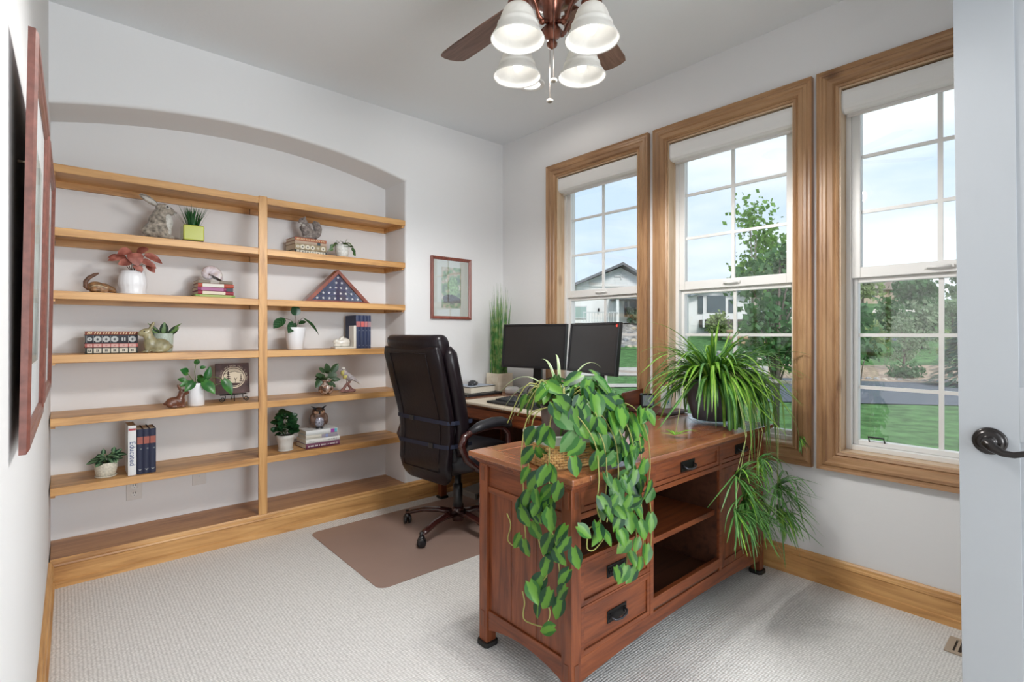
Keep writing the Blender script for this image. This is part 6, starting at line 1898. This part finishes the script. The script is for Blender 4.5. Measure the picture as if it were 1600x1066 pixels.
    chain([(1.163, 1.25, .24), (1.16, 1.262, .26), (1.16, 1.255, .30), (1.16, 1.265, .335)], (1.163, 1.17, .255))
    for (x, zb) in ((1.30, .60), (1.36, .50), (1.40, .39), (1.45, .37), (1.49, .40), (1.54, .42), (1.26, .56)):
        chain([(x - .03, 1.10, .95), (x, 1.04, .86), (x + .005, 1.025, .75), (x - .008, 1.022, .66), (x + .01, 1.022, (zb + .66) / 2), (x, 1.022, zb)], s0)
    chain([(1.26, 1.03, .60), (1.215, 1.022, .60), (1.205, 1.022, .545), (1.24, 1.022, .53), (1.30, 1.022, .56)], (1.32, 1.02, .66))
    for k in range(22):
        a = rr.uniform(0, 2 * PI); q = rr.uniform(.10, .2)
        chain([(1.335 + q * .6 * math.cos(a), 1.245 + q * .6 * math.sin(a), 1.0 + rr.uniform(0, .04)), (1.335 + q * math.cos(a), 1.245 + q * math.sin(a), .93 + rr.uniform(-.05, .05))], s0)
    stems.build('vines', plain('yellow_green_vine', (.30, .30, .08), .5), t)
    # arching white-striped blades standing out of the mound
    g = MB()
    for (tip, mid) in (((1.31, 1.56, .965), (1.33, 1.42, 1.055)), ((1.27, 1.50, .90), (1.31, 1.40, 1.03)), ((1.24, 1.42, .86), (1.27, 1.36, 1.01)), ((1.40, 1.42, 1.10), (1.37, 1.33, 1.06)), ((1.42, 1.36, 1.12), (1.38, 1.3, 1.06)), ((1.52, 1.22, 1.07), (1.46, 1.25, 1.09))):
        A = Vector(W((1.345, 1.27, .94))); Bm = Vector(W(mid)); C = Vector(W(tip)); P = []
        for k in range(11):
            u = k / 10; P.append(A * (1 - u) ** 2 + Bm * 2 * u * (1 - u) * 1.0 + C * u * u + Vector((0, 0, .03 * math.sin(PI * u))))
        g.ribbon(P, lambda u: .0055 * (1 - u ** 3) + .0005, fold=.35)
    g.build('striped_blades', leaf_mat('pale_striped_blade', (.50, .58, .36), (.22, .38, .14), .4, 'stripe'), t)
trailing_plant()

SPID = leaf_mat('spider_blade', (.11, .31, .025), (.34, .54, .09), .38, 'stripe', rand=.14)
SPID_D = leaf_mat('spider_blade_dark', (.045, .16, .03), (.17, .35, .10), .38, 'stripe', rand=.14)
def arc_blade(mb, b, az, el, L, droop, w, m=0, n=12, cull=None, emin=-1.5):
    P = [Vector(b)]; step = L / n; e = el
    for k in range(n):
        e -= droop / n * (1 + .6 * k / n)
        e = max(e, emin)
        P.append(P[-1] + Vector((math.cos(az) * math.cos(e), math.sin(az) * math.cos(e), math.sin(e))) * step)
        if cull: P[-1] = cull(P[-1])
    mb.ribbon(P, lambda u: w * (min(1, .55 + 2.2 * u) * (1 - u ** 2.6)) + .0006, fold=.28, m=m)
    return P

def spider_plant():
    cx, cy = 2.49, 1.285
    t = thing('spider_plant', 'large green spider plant in a slate pot at the window end of the desk', 'plant', (cx, cy, DT + .0005))
    p = MB(); p.lathe([(0, .018), (.085, .018), (.095, .022), (.118, .10), (.128, .215), (.130, .225), (.124, .226), (.118, .20), (0, .19)], 40); p.build('pot', plain('slate_pot', (.085, .095, .125), .55, noise=.2, nscale=20), t)
    MB().lathe([(0, .205), (.118, .202)], 28).build('soil', SOIL, t)
    s = MB(); s.lathe([(0, 0), (.075, 0), (.10, .006), (.118, .020), (.114, .022), (.09, .012), (0, .010)], 36); s.build('clear_saucer', glass_pane_mat('clear_saucer_glass', .25, (.9, .93, .95)), t)
    rr = random.Random(17); g = MB()
    def keep(P):                                                     # blades lie on the desk, not in it, and stop at the window
        wx, wy, wz = P.x + cx, P.y + cy, P.z
        if wy > DY0 - .035 and wz < .016: P.z = .016
        if wx > 2.705 : P.x = 2.705 - cx
        if wy > 1.50 and wx > 2.42 and wz < .18: P.y = 1.50 - cy
        return P
    for k in range(270):
        az = rr.uniform(0, 2 * PI); el = rr.uniform(.15, 1.45); q = rr.uniform(0, .075)
        # fuller toward the room and the right
        L = rr.uniform(.22, .47)
        b = (q * math.cos(az), q * math.sin(az), .205 + rr.uniform(0, .03))
        arc_blade(g, b, az, el, L, rr.uniform(.6, 2.3) + .25 * el, rr.uniform(.007, .0125), emin=-rr.uniform(.5, 1.45), m=0 if rr.random() < .7 else 1, cull=keep)
    for k in range(70):
        az = rr.uniform(0, 2 * PI); q = rr.uniform(0, .06)
        arc_blade(g, (q * math.cos(az), q * math.sin(az), .21), az, rr.uniform(.8, 1.45), rr.uniform(.22, .38), rr.uniform(.3, 1.5), rr.uniform(.006, .011), m=0 if rr.random() < .7 else 1, cull=keep, emin=-.7)
    for k in range(46):                                              # long ones falling over the front edge
        az = rr.uniform(-2.5, -.9); q = rr.uniform(.02, .09)
        b = (q * math.cos(az), q * math.sin(az), .21)
        arc_blade(g, b, az, rr.uniform(.3, .9), rr.uniform(.38, .56), rr.uniform(2.4, 3.2), rr.uniform(.007, .012), m=0 if rr.random() < .7 else 1, cull=keep)
    g.build('leaves', [SPID, SPID_D], t)
    # runners with plantlets hanging in front of the desk
    st = MB(); pl = []
    def front(P):
        if P.y + cy > 1.040 and P.x + cx < DX1 + .01 and P.z < .01: P.y = 1.040 - cy
        return P
    def runner(px, py, pz, n, L0, L1, w, spread=1.0, seed=0, out=(0, -1)):
        r2 = random.Random(seed)
        py -= .025; P = Vector((px - cx, py - cy, pz - DT))
        A = Vector((0, -.03, .22))
        pts = []
        edge = Vector(((px - cx) * .75, min(-.30, (py - cy)), .02))
        for k in range(17):
            u = k / 16
            if u < .55:
                q = u / .55; pts.append(A.lerp(edge, q) + Vector((0, 0, .14 * math.sin(PI * q))))
            else:
                q = (u - .55) / .45; pts.append(edge.lerp(P, q))
        st.tube(pts, .0012, 5)
        mb = MB()
        for k in range(n):
            az = r2.uniform(0, 2 * PI)
            if math.sin(az) > .12: az = -az
            arc_blade(mb, tuple(P + Vector((0, 0, r2.uniform(-.02, .01)))), az, r2.uniform(-.6, 1.1) * spread, r2.uniform(L0, L1), r2.uniform(1.0, 2.6), w * 1.05 * r2.uniform(.7, 1.15), n=9, m=0 if r2.random() < .2 else 1, cull=front, emin=-r2.uniform(.2, 1.5))
        mb.build('plantlet', [SPID, SPID_D], t)
    runner(2.12, 1.015, .600, 46, .14, .26, .0045, seed=1)
    runner(2.16, 1.00, .500, 48, .14, .30, .0045, seed=2)
    runner(2.05, .99, .475, 30, .12, .24, .0042, seed=3)
    runner(2.48, .99, .500, 44, .13, .27, .0045, seed=4)
    runner(2.46, .98, .380, 40, .12, .24, .0042, seed=5)
    runner(2.30, 1.0, .640, 34, .10, .20, .0042, seed=6)
    runner(2.28, 1.01, .42, 34, .10, .22, .0042, seed=8)
    runner(2.655, .955, .690, 14, .04, .08, .0040, seed=7)
    # one plantlet rests on the desk
    mb = MB(); r2 = random.Random(9)
    for k in range(12): arc_blade(mb, (-.50, -.09, .014), r2.uniform(-.6, 2.0), r2.uniform(.2, .9), r2.uniform(.06, .13), r2.uniform(.6, 1.6), .0045, n=8, cull=keep)
    mb.build('plantlet', [SPID, SPID_D], t)
    st.tube([(-.05, -.03, .22), (-.2, -.04, .28), (-.38, -.06, .2), (-.50, -.09, .014)], .0016, 5)
    st.build('runners', plain('pale_runner', (.30, .36, .12), .5), t)
spider_plant()

TALL = leaf_mat('tall_grass_blade', (.06, .22, .05), (.32, .42, .14), .45, 'noise')
def tall_grass():
    t = thing('tall_grass_plant', 'tall upright artificial grass in a cream wooden planter in the room corner', 'plant', (2.60, 3.105, .7425))
    b = MB(); s = .074; pm = wood('cream_wood_planter', (.80, .71, .57), (.75, .65, .50), (.66, .55, .42), axis='x', knots=False, blotch=.2)
    b.box(-s, -s, 0, s, -s + .008, .145); b.box(-s, s - .008, 0, s, s, .145); b.box(-s, -s + .008, 0, -s + .008, s - .008, .145); b.box(s - .008, -s + .008, 0, s, s - .008, .145); b.box(-s + .008, -s + .008, 0, s - .008, s - .008, .006)
    b.build('planter', pm, t, bevel=.001)
    MB().box(-s + .009, -s + .009, .006, s - .009, s - .009, .125).build('soil', SOIL, t)
    g = MB(); rr = random.Random(51)
    for k in range(115):
        x, y = rr.uniform(-.058, .058), rr.uniform(-.05, .05); h = rr.uniform(.42, .76) * (1 - abs(x) * 3.2)
        dx, dy = x * .35 + rr.uniform(-.03, .03), rr.uniform(-.02, .02)
        P = [Vector((x + dx * (u ** 1.5), y + dy * u, .125 + h * u)) for u in [q / 6 for q in range(7)]]
        g.ribbon(P, lambda u: .0030 * (1 - u ** 2) + .0004, side=(rr.uniform(.4, 1), rr.uniform(-1, .2), 0), fold=.3)
    g.build('grass', TALL, t)
tall_grass()

# ================================================================== OUTSIDE
DV = Vector((.66066, .75069, 0)); RV = Vector((.75069, -.66066, 0))
def at(a, D, z=0.0):
    """point D metres out into the garden, a = sideways slope"""
    p = DV * D + RV * (a * D); return Vector((p.x, p.y, z))
def lerp_tab(tab, x):
    if x <= tab[0][0]: return tab[0][1]
    for i in range(len(tab) - 1):
        if x <= tab[i + 1][0]:
            q = (x - tab[i][0]) / (tab[i + 1][0] - tab[i][0]); return tab[i][1] + q * (tab[i + 1][1] - tab[i][1])
    return tab[-1][1]
G0 = -.45
LT = [(0, G0), (14, G0), (20, -.38), (30, -.15), (38, .02), (41.2, 1.9), (46, 2.2), (70, 2.6), (120, 3)]
MT = [(0, G0), (14, G0), (19, -.40), (26, .1), (34, .9), (44, 2.0), (70, 3.6), (120, 5)]
RT = [(0, G0), (14, G0), (17.5, -.44), (23, -.20), (30, .70), (38, 1.35), (50, 3.6), (62, 4.6), (80, 6.5), (120, 8)]
def terr(a, D):
    l, m, r = lerp_tab(LT, D), lerp_tab(MT, D), lerp_tab(RT, D)
    if a < .27: return l
    if a < .36: q = (a - .27) / .09; return l + (m - l) * q
    if a < .50: return m
    if a < .62: q = (a - .50) / .12; return m + (r - m) * q
    return r
def ground_patch(name, a0, a1, D0f, D1f, mat, na=40, nd=30, lift=0.0, kind='structure'):
    mb = MB(); v = []
    for i in range(na + 1):
        a = a0 + (a1 - a0) * i / na
        for j in range(nd + 1):
            D = D0f(a) + (D1f(a) - D0f(a)) * j / nd
            v.append(at(a, D, terr(a, D) + lift))
    f = []
    for i in range(na):
        for j in range(nd):
            k = i * (nd + 1) + j
            f.append((k, k + nd + 1, k + nd + 2, k + 1))
    mb.add(v, f, 0, True); o = mb.build(name, mat); o['kind'] = kind
    return o
LAWN = plain('lawn_grass', (.085, .18, .065), .95, noise=.45, nscale=3.5, bump=.6, bscale=30, spec=.1)
ASPH = plain('asphalt', (.085, .10, .125), .9, noise=.12, nscale=6)
CONC = plain('pale_concrete', (.42, .40, .37), .9, noise=.12, nscale=3)
MULCH = plain('tan_gravel_mulch', (.36, .27, .20), .95, noise=.5, nscale=6, bump=.5, bscale=20)
ground_patch('lawn', -1.6, 2.2, lambda a: 3.6 if a < .8 else 3.2, lambda a: 120, LAWN, 120, 150)
# driveway crossing behind the lawn on the right, walks on the left
ground_patch('asphalt_drive', .50, 2.2, lambda a: 11.9 - 1.8 * (a - .7), lambda a: 17.4 - 5.5 * (a - .68), ASPH, 40, 8, .02)
ground_patch('mulch_bed', .50, 2.2, lambda a: 17.4 - 5.5 * (a - .68), lambda a: 22.5, MULCH, 40, 8, .025)
ground_patch('concrete_walk', -1.6, .50, lambda a: 15.4, lambda a: 16.3, CONC, 40, 3, .02)
ground_patch('concrete_street', -1.6, .50, lambda a: 19.0, lambda a: 22.5, CONC, 40, 6, .025)
ground_patch('far_road', .55, 2.2, lambda a: 30.5, lambda a: 32.2, ASPH, 30, 4, .03)
ground_patch('far_path', .50, 2.2, lambda a: 47, lambda a: 49.5, plain('pale_path', (.62, .58, .52), .9), 30, 4, .04)

ground_patch('rock_bank', .06, .31, lambda a: 37.6, lambda a: 41.6, plain('grey_bank_stone', (.30, .29, .28), .95, noise=.6, nscale=2.5, bump=.8, bscale=5), 30, 12, .03)
# ---- rock retaining wall: countable boulders
ROCK = [plain('granite_%d' % k, c, .9, noise=.35, nscale=3) for k, c in enumerate(((.34, .33, .33), (.44, .40, .36), (.24, .25, .27), (.52, .46, .38)))]
def rock_mesh(seed):
    r = random.Random(seed); bm = bmesh.new(); bmesh.ops.create_icosphere(bm, subdivisions=2, radius=1)
    for v in bm.verts: v.co *= r.uniform(.78, 1.08)
    me = bpy.data.meshes.new('boulder'); bm.to_mesh(me); bm.free(); return me
rocks = [rock_mesh(k) for k in range(4)]
for k in range(4): rocks[k].materials.append(ROCK[k])
rr = random.Random(77); n = 0
def boulder(a, D, z, s, lab, grp, k=1.0):
    o = bpy.data.objects.new('boulder', rocks[rr.randrange(4)]); COL.objects.link(o)
    o.location = at(a, D, z); o.scale = (s * rr.uniform(.9, 1.12) * k, s * rr.uniform(.8, 1.1), s * rr.uniform(.62, .8)); o.rotation_euler = (rr.uniform(-.3, .3), rr.uniform(-.3, .3), rr.uniform(0, 3))
    tag(o, lab, 'boulder', grp)
for row in range(4):
    for k in range(15):
        a = .085 + .0145 * k + (row % 2) * .007
        boulder(a, 38.3 + row * .80, .18 + row * .46, rr.uniform(.25, .275), 'grey boulder in the %s course of the retaining wall below the white house' % ('lowest', 'second', 'third', 'top')[row], 'boulders in the %s course of the retaining wall' % ('lowest', 'second', 'third', 'top')[row])
for k in range(21):
    a = .405 + .0155 * (k % 7); D = 23.5 + 1.3 * (k // 7)
    boulder(a, D, terr(a, D) + .1, rr.uniform(.14, .165), 'boulder on the planted slope seen through the middle window', 'boulders on the planted slope')
for k in range(16):
    a = .665 + .0155 * k; D = 18.0 - 5.5 * (a - .68)
    boulder(a, D, terr(a, D) + .03, rr.uniform(.085, .11), 'small edging stone along the dark driveway', 'edging stones along the driveway')

# ---- houses
HWHITE = plain('white_siding', (.76, .77, .78), .8); HROOF = plain('grey_shingles', (.15, .16, .18), .9, noise=.2, nscale=4); HWIN = plain('dark_house_glass', (.06, .09, .10), .15, spec=.8); HTRIM = plain('house_trim', (.55, .58, .60), .7)
def house_frame(a, D):
    o = at(a, D); ex = Vector((RV.x, RV.y, 0)); return o, ex
def build_gable_house():
    # local frame: x along sideways direction, y away from the viewer; turned by the root
    D = 42.0; a = .2125; base = 2.05
    o = at(a, D, base)
    t = thing('house', 'white gabled house with a grey roof and porch seen through the corner window', 'house', o, (0, 0, R(-41.35)))
    k = D / 800.0
    def px(u): return (u - 970) * k
    def pz(v): return 1.2 + (521 - v) * k - base
    def Wl(name, x0, x1, z0, z1, y0, y1, m): return MB().box(x0, y0, z0, x1, y1, z1).build(name, m, t)
    xl, xr = px(893), px(1026)
    g = MB(); g.prism([(xl, 0), (xr, 0), (xr, pz(449)), (0, pz(418)), (xl, pz(449))], 0, 7, 'y'); g.build('house_wall', HWHITE, t)
    r = MB()
    for (xa, s) in ((xl, -1), (xr, 1)):
        za = pz(449); zp = pz(416); th = .22
        slope = (zp - za) / abs(xa)
        xo = xa + s * .5; zo = za - .5 * slope
        r.prism([(xo, zo), (0, zp), (0, zp + th), (xo, zo + th)] if s < 0 else [(0, zp), (xo, zo), (xo, zo + th), (0, zp + th)], -.9, 7.3, 'y')
    r.build('roof', HROOF, t)
    b = MB(); b.prism([(xl + .6, pz(448)), (xr - .6, pz(448)), (0, pz(424))], -.10, 0, 'y'); b.build('gable_panel', plain('gable_siding', (.70, .72, .74), .8), t)
    q = MB(); q.box(-.05, -.18, pz(437), .05, -.12, pz(424)); q.box(-.6, -.18, pz(433), .6, -.12, pz(431.5)); q.box(-.4, -.18, pz(429), .4, -.12, pz(428)); q.build('gable_ornament', HTRIM, t)
    # porch roof and posts at the right, dark recess with door
    p = MB(); p.box(px(953), -2.2, pz(470), px(1028), -.02, pz(463)); p.build('porch_roof', HROOF, t)
    p = MB(); p.box(px(958), -.06, pz(500), px(1024), -.01, pz(470)); p.build('porch_wall', HWHITE, t)
    Wl('porch_door', px(983), px(996), 0, pz(470), -.12, -.07, HWIN); Wl('window', px(975), px(980), pz(495), pz(471), -.12, -.07, HWIN)
    for u in (957, 1000, 1025): Wl('porch_post', px(u) - .10, px(u) + .10, 0, pz(470), -2.1, -1.9, HWHITE)
    w = Wl('window', px(899), px(915.5), pz(497), pz(479), -.08, -.01, plain('pale_house_glass', (.28, .40, .38), .2))
    f = MB(); f.box(px(898), -.1, pz(498), px(916.5), -.04, pz(496.5)); f.box(px(898), -.1, pz(480), px(916.5), -.04, pz(478.5)); f.box(px(898), -.1, pz(498), px(899), -.04, pz(478)); f.box(px(915.5), -.1, pz(498), px(916.5), -.04, pz(478)); f.build('window_trim', HTRIM, t)
    Wl('wall_lamp', px(934), px(936), pz(488), pz(482), -.2, -.01, BLACK)
    rl = MB(); rl.box(px(905), -2.2, .75, px(957), -2.15, .82)
    for u in range(906, 958, 4): rl.box(px(u), -2.2, 0, px(u) + .05, -2.15, .8)
    rl.build('porch_rail', HTRIM, t)
build_gable_house()
def build_garage_house():
    D = 36.5; base = 1.25; k = D / 800.0
    t = thing('house', 'white house with a wide dark garage window seen behind the trees of the middle window', 'house', at(.385, D, base), (0, 0, R(-41.35)))
    def px(u): return (u - 1108) * k
    def pz(v): return 1.2 + (521 - v) * k - base
    MB().prism([(px(1076), -.5), (px(1168), -.5), (px(1168), pz(462)), (px(1118), pz(446)), (px(1076), pz(462))], 0, 7, 'y').build('house_wall', HWHITE, t)
    r = MB(); r.prism([(px(1075), pz(464)), (px(1118), pz(448)), (px(1118), pz(445)), (px(1075), pz(461))], -.6, 7.2, 'y'); r.prism([(px(1118), pz(448)), (px(1174), pz(464)), (px(1174), pz(461)), (px(1118), pz(445))], -.6, 7.2, 'y'); r.build('roof', plain('blue_grey_roof', (.22, .27, .31), .8), t)
    for (a, b, c, d_) in ((1090, 1098, 463, 490), (1104, 1133, 462, 488), (1138, 1147, 468, 490)):
        MB().box(px(a), -.08, pz(d_), px(b), -.01, pz(c)).build('window', HWIN, t)
    MB().box(px(1092), -1.5, pz(512), px(1150), -.05, pz(500)).build('deck', plain('dark_deck', (.08, .07, .06), .9), t)
    MB().box(px(1086), -1.55, pz(493), px(1150), -1.45, pz(491)).build('deck_rail', HWHITE, t)
    for u in (1087, 1110, 1134, 1149): MB().box(px(u) - .05, -1.55, pz(512), px(u) + .05, -1.45, pz(491)).build('rail_post', HWHITE, t)
build_garage_house()
def build_far_house():
    D = 66.0; k = D / 800.0; base = 4.9
    t = thing('house', 'distant tan house with a low brown roof beyond the trees by the door window', 'house', at(.74, D, base), (0, 0, R(-41.35)))
    def pz(v): return 1.2 + (521 - v) * k - base
    MB().box(-6, 0, 0, 5, 7, pz(452)).build('house_wall', plain('tan_siding', (.45, .36, .28), .9), t)
    MB().prism([(-7, pz(453)), (6, pz(453)), (4.2, pz(436)), (-5.2, pz(436))], -.6, 8, 'y').build('roof', plain('brown_roof', (.33, .28, .26), .9), t)
    for x in (-3.5, 1.5): MB().box(x, -.06, .9, x + 1.4, -.01, 2.2).build('window', HWIN, t)
build_far_house()

# neighbouring gable of this house, cutting the top right of the last window
t = thing('roof_eave', 'dark green-grey eave of this house seen at the top of the window beside the door', 'eave', (4.6, .55, 2.75))
MB().prism([(-.9, .62), (.9, .62), (.9, .95), (-.9, .95)], -1.35, .10, 'y', M=Matrix.Rotation(R(0), 4, 'X')).build('eave_soffit', plain('soffit_white', (.45, .50, .48), .8), t)

# ---- trees and shrubs
def tree(name, label, a, D, H, crown, n, leaf, mat, bark, trunk_r=.08, group=None, trunk_h=None, seed=0, blobs=9, conifer=False, ragged=.25):
    base = at(a, D, terr(a, D) - .05)
    t = thing(name, label, 'tree' if H > 1.9 else 'shrub', base, (0, 0, 0), group)
    r = random.Random(seed)
    th = trunk_h if trunk_h is not None else H * .25
    m = MB(); m.tube([(0, 0, 0), (r.uniform(-.05, .05), r.uniform(-.05, .05), H * .4), (r.uniform(-.1, .1), r.uniform(-.1, .1), H * .85)], [trunk_r, trunk_r * .7, trunk_r * .2], 8)
    lf = MB()
    if conifer:
        for k in range(n):
            q = r.random() ** .8; z = th + (H - th) * q; w = crown * (1 - q) * r.uniform(.55, 1.05) + .04; an = r.uniform(0, 2 * PI)
            c = Vector((w * math.cos(an), w * math.sin(an), z - .12 * w)); s = leaf * r.uniform(.6, 1.3)
            d = Vector((math.cos(an), math.sin(an), r.uniform(-.5, .1))).normalized(); sd = Vector((-math.sin(an), math.cos(an), 0))
            lf.add([c - d * s, c + sd * s * .35, c + d * s, c - sd * s * .35], [(0, 1, 2, 3)], 0)
    else:
        cs = []
        for b in range(blobs):
            an = r.uniform(0, 2 * PI); q = r.random()
            z = th + (H - th) * (.15 + .75 * q); w = crown * math.sin(PI * min(.95, .25 + .65 * q)) * r.uniform(.2, .75)
            cs.append((Vector((w * math.cos(an), w * math.sin(an), z)), crown * r.uniform(.35, .6)))
            m.tube([(0, 0, z * .55), (w * .5 * math.cos(an), w * .5 * math.sin(an), z * .85), (w * math.cos(an), w * math.sin(an), z)], [trunk_r * .4, trunk_r * .25, trunk_r * .08], 5)
        for k in range(n):
            c, w = cs[k % len(cs)]
            v = Vector((r.gauss(0, 1), r.gauss(0, 1), r.gauss(0, 1))).normalized() * w * (r.random() ** .35) * (1 + r.uniform(-ragged, ragged))
            p = c + v; s = leaf * r.uniform(.6, 1.3)
            nn = Vector((r.uniform(-1, 1), r.uniform(-1, 1), r.uniform(-.2, 1))).normalized(); sd = nn.orthogonal().normalized(); up = nn.cross(sd)
            lf.add([p - sd * s, p + up * s * .6, p + sd * s, p - up * s * .6], [(0, 1, 2, 3)], 0)
    m.build('trunk', bark, t); lf.build('foliage', mat, t)
    return t
def tleaf(name, c):
    return leaf_mat(name, c, c, .6, 'vein', rand=.22, transl=.3)
ASP = tleaf('aspen_leaves', (.16, .32, .06)); ASP_D = tleaf('maple_leaves', (.07, .18, .06)); SPR = tleaf('blue_spruce_needles', (.07, .16, .11)); SHR = tleaf('grey_green_shrub', (.20, .28, .16)); OLV = tleaf('olive_leaves', (.24, .33, .12))
BARK = plain('grey_bark', (.16, .13, .11), .9, noise=.4, nscale=12); BARKP = plain('pale_bark', (.45, .42, .36), .9, noise=.3, nscale=10)
# young tree close to the middle window, its low branches also reach the next pane
tree('young_maple', 'leafy young maple close outside the middle window', .515, 7.6, 3.3, .62, 1700, .060, ASP_D, BARK, .05, seed=4, trunk_h=.9, blobs=16)
tree('young_aspen', 'bright green young tree with loose upper twigs above the sash of the middle window', .475, 10.6, 4.7, .72, 1500, .060, ASP, BARKP, .05, seed=9, trunk_h=2.4, blobs=13, ragged=.5)
tree('young_maple', 'dark leaved branch of a young tree at the left of the window beside the door', .675, 6.4, 2.2, .36, 420, .065, ASP_D, BARK, .03, seed=14, trunk_h=.9, blobs=8)
rr = random.Random(5)
for k, (a, D, H, cr, lab, mat, con) in enumerate((
        (.80, 42, 4.4, 1.9, 'large rounded dark green tree in the middle of the window beside the door', ASP_D, False),
        (.685, 50, 4.0, 1.6, 'pale green tree left of the rounded dark tree, by the distant roof', OLV, False),
        (.905, 47, 5.0, 2.0, 'grey-green tree at the right edge of the window beside the door', SHR, False),
        (.64, 42, 4.2, 1.5, 'olive tree at the left edge of the window beside the door', OLV, False))):
    tree('garden_tree', lab, a, D, H, cr, 1300, .26, mat, BARK, .14, seed=20 + k, conifer=con, trunk_h=1.0, blobs=12)
tree('blue_spruce', 'dark blue spruce low at the right side of the window beside the door', .885, 15.8, 2.5, 1.0, 2600, .16, SPR, BARK, .08, seed=31, conifer=True, trunk_h=.05)
tree('twiggy_shrub', 'grey twiggy shrub in the gravel bed across the driveway', .765, 20.6, 2.1, 1.0, 900, .07, SHR, BARK, .05, seed=32, trunk_h=.35, blobs=12)
tree('twiggy_shrub', 'loose olive shrub just right of the grey twiggy shrub', .855, 22.0, 1.6, .55, 600, .07, OLV, BARK, .04, seed=33, trunk_h=.2, blobs=9)
tree('low_shrub', 'low green juniper spreading at the foot of the grey twiggy shrub', .77, 18.4, .45, .6, 700, .07, ASP_D, BARK, .03, seed=34, trunk_h=.05, blobs=8)
tree('round_shrub', 'small round shrub on top of the boulder wall below the white house', .235, 41.2, 1.3, .75, 420, .12, tleaf('sage_leaves', (.12, .20, .13)), BARK, .04, seed=35, trunk_h=.1, blobs=7)
tree('garden_tree', 'tall dark tree on the slope behind the middle window', .535, 27, 5.6, 1.5, 1500, .20, ASP_D, BARK, .12, seed=36, trunk_h=1.2, blobs=14)
tree('blue_spruce', 'dark spruce on the slope behind the middle window', .475, 32, 3.0, .9, 1500, .24, SPR, BARK, .1, seed=37, conifer=True, trunk_h=.2)
# log terraces on the slope seen through the middle window
for k, (a0, a1, D, z) in enumerate(((.42, .50, 27.5, .95), (.42, .50, 29.0, 1.30), (.43, .52, 26.1, .68))):
    P0, P1 = at(a0, D, z), at(a1, D, z)
    o = MB().tube([P0, P1], .11, 8).build('landscape_log', plain('weathered_log', (.34, .22, .13), .9, noise=.3, nscale=4))
    tag(o, 'weathered log edging on the slope behind the middle window', 'log', 'log edging on the slope')

for k, (a, D, H, cr, lab, mat) in enumerate((
        (.69, 25.5, 2.0, 1.2, 'olive green bush on the grassy slope left of the grey twiggy shrub', OLV),
        (.80, 27.5, 2.2, 1.4, 'grey-green bush on the grassy slope behind the twiggy shrubs', SHR),
        (.745, 34.0, 2.4, 1.7, 'dark bush higher on the grassy slope below the pale far path', ASP_D),
        (.86, 35.0, 2.4, 1.6, 'pale bush at the right on the grassy slope below the far path', SHR),
        (.405, 32.5, 1.6, .9, 'olive bush on the slope below the garage house', OLV))):
    tree('garden_bush', lab, a, D, H, cr, 700, .16, mat, BARK, .05, seed=60 + k, trunk_h=.15, blobs=10)
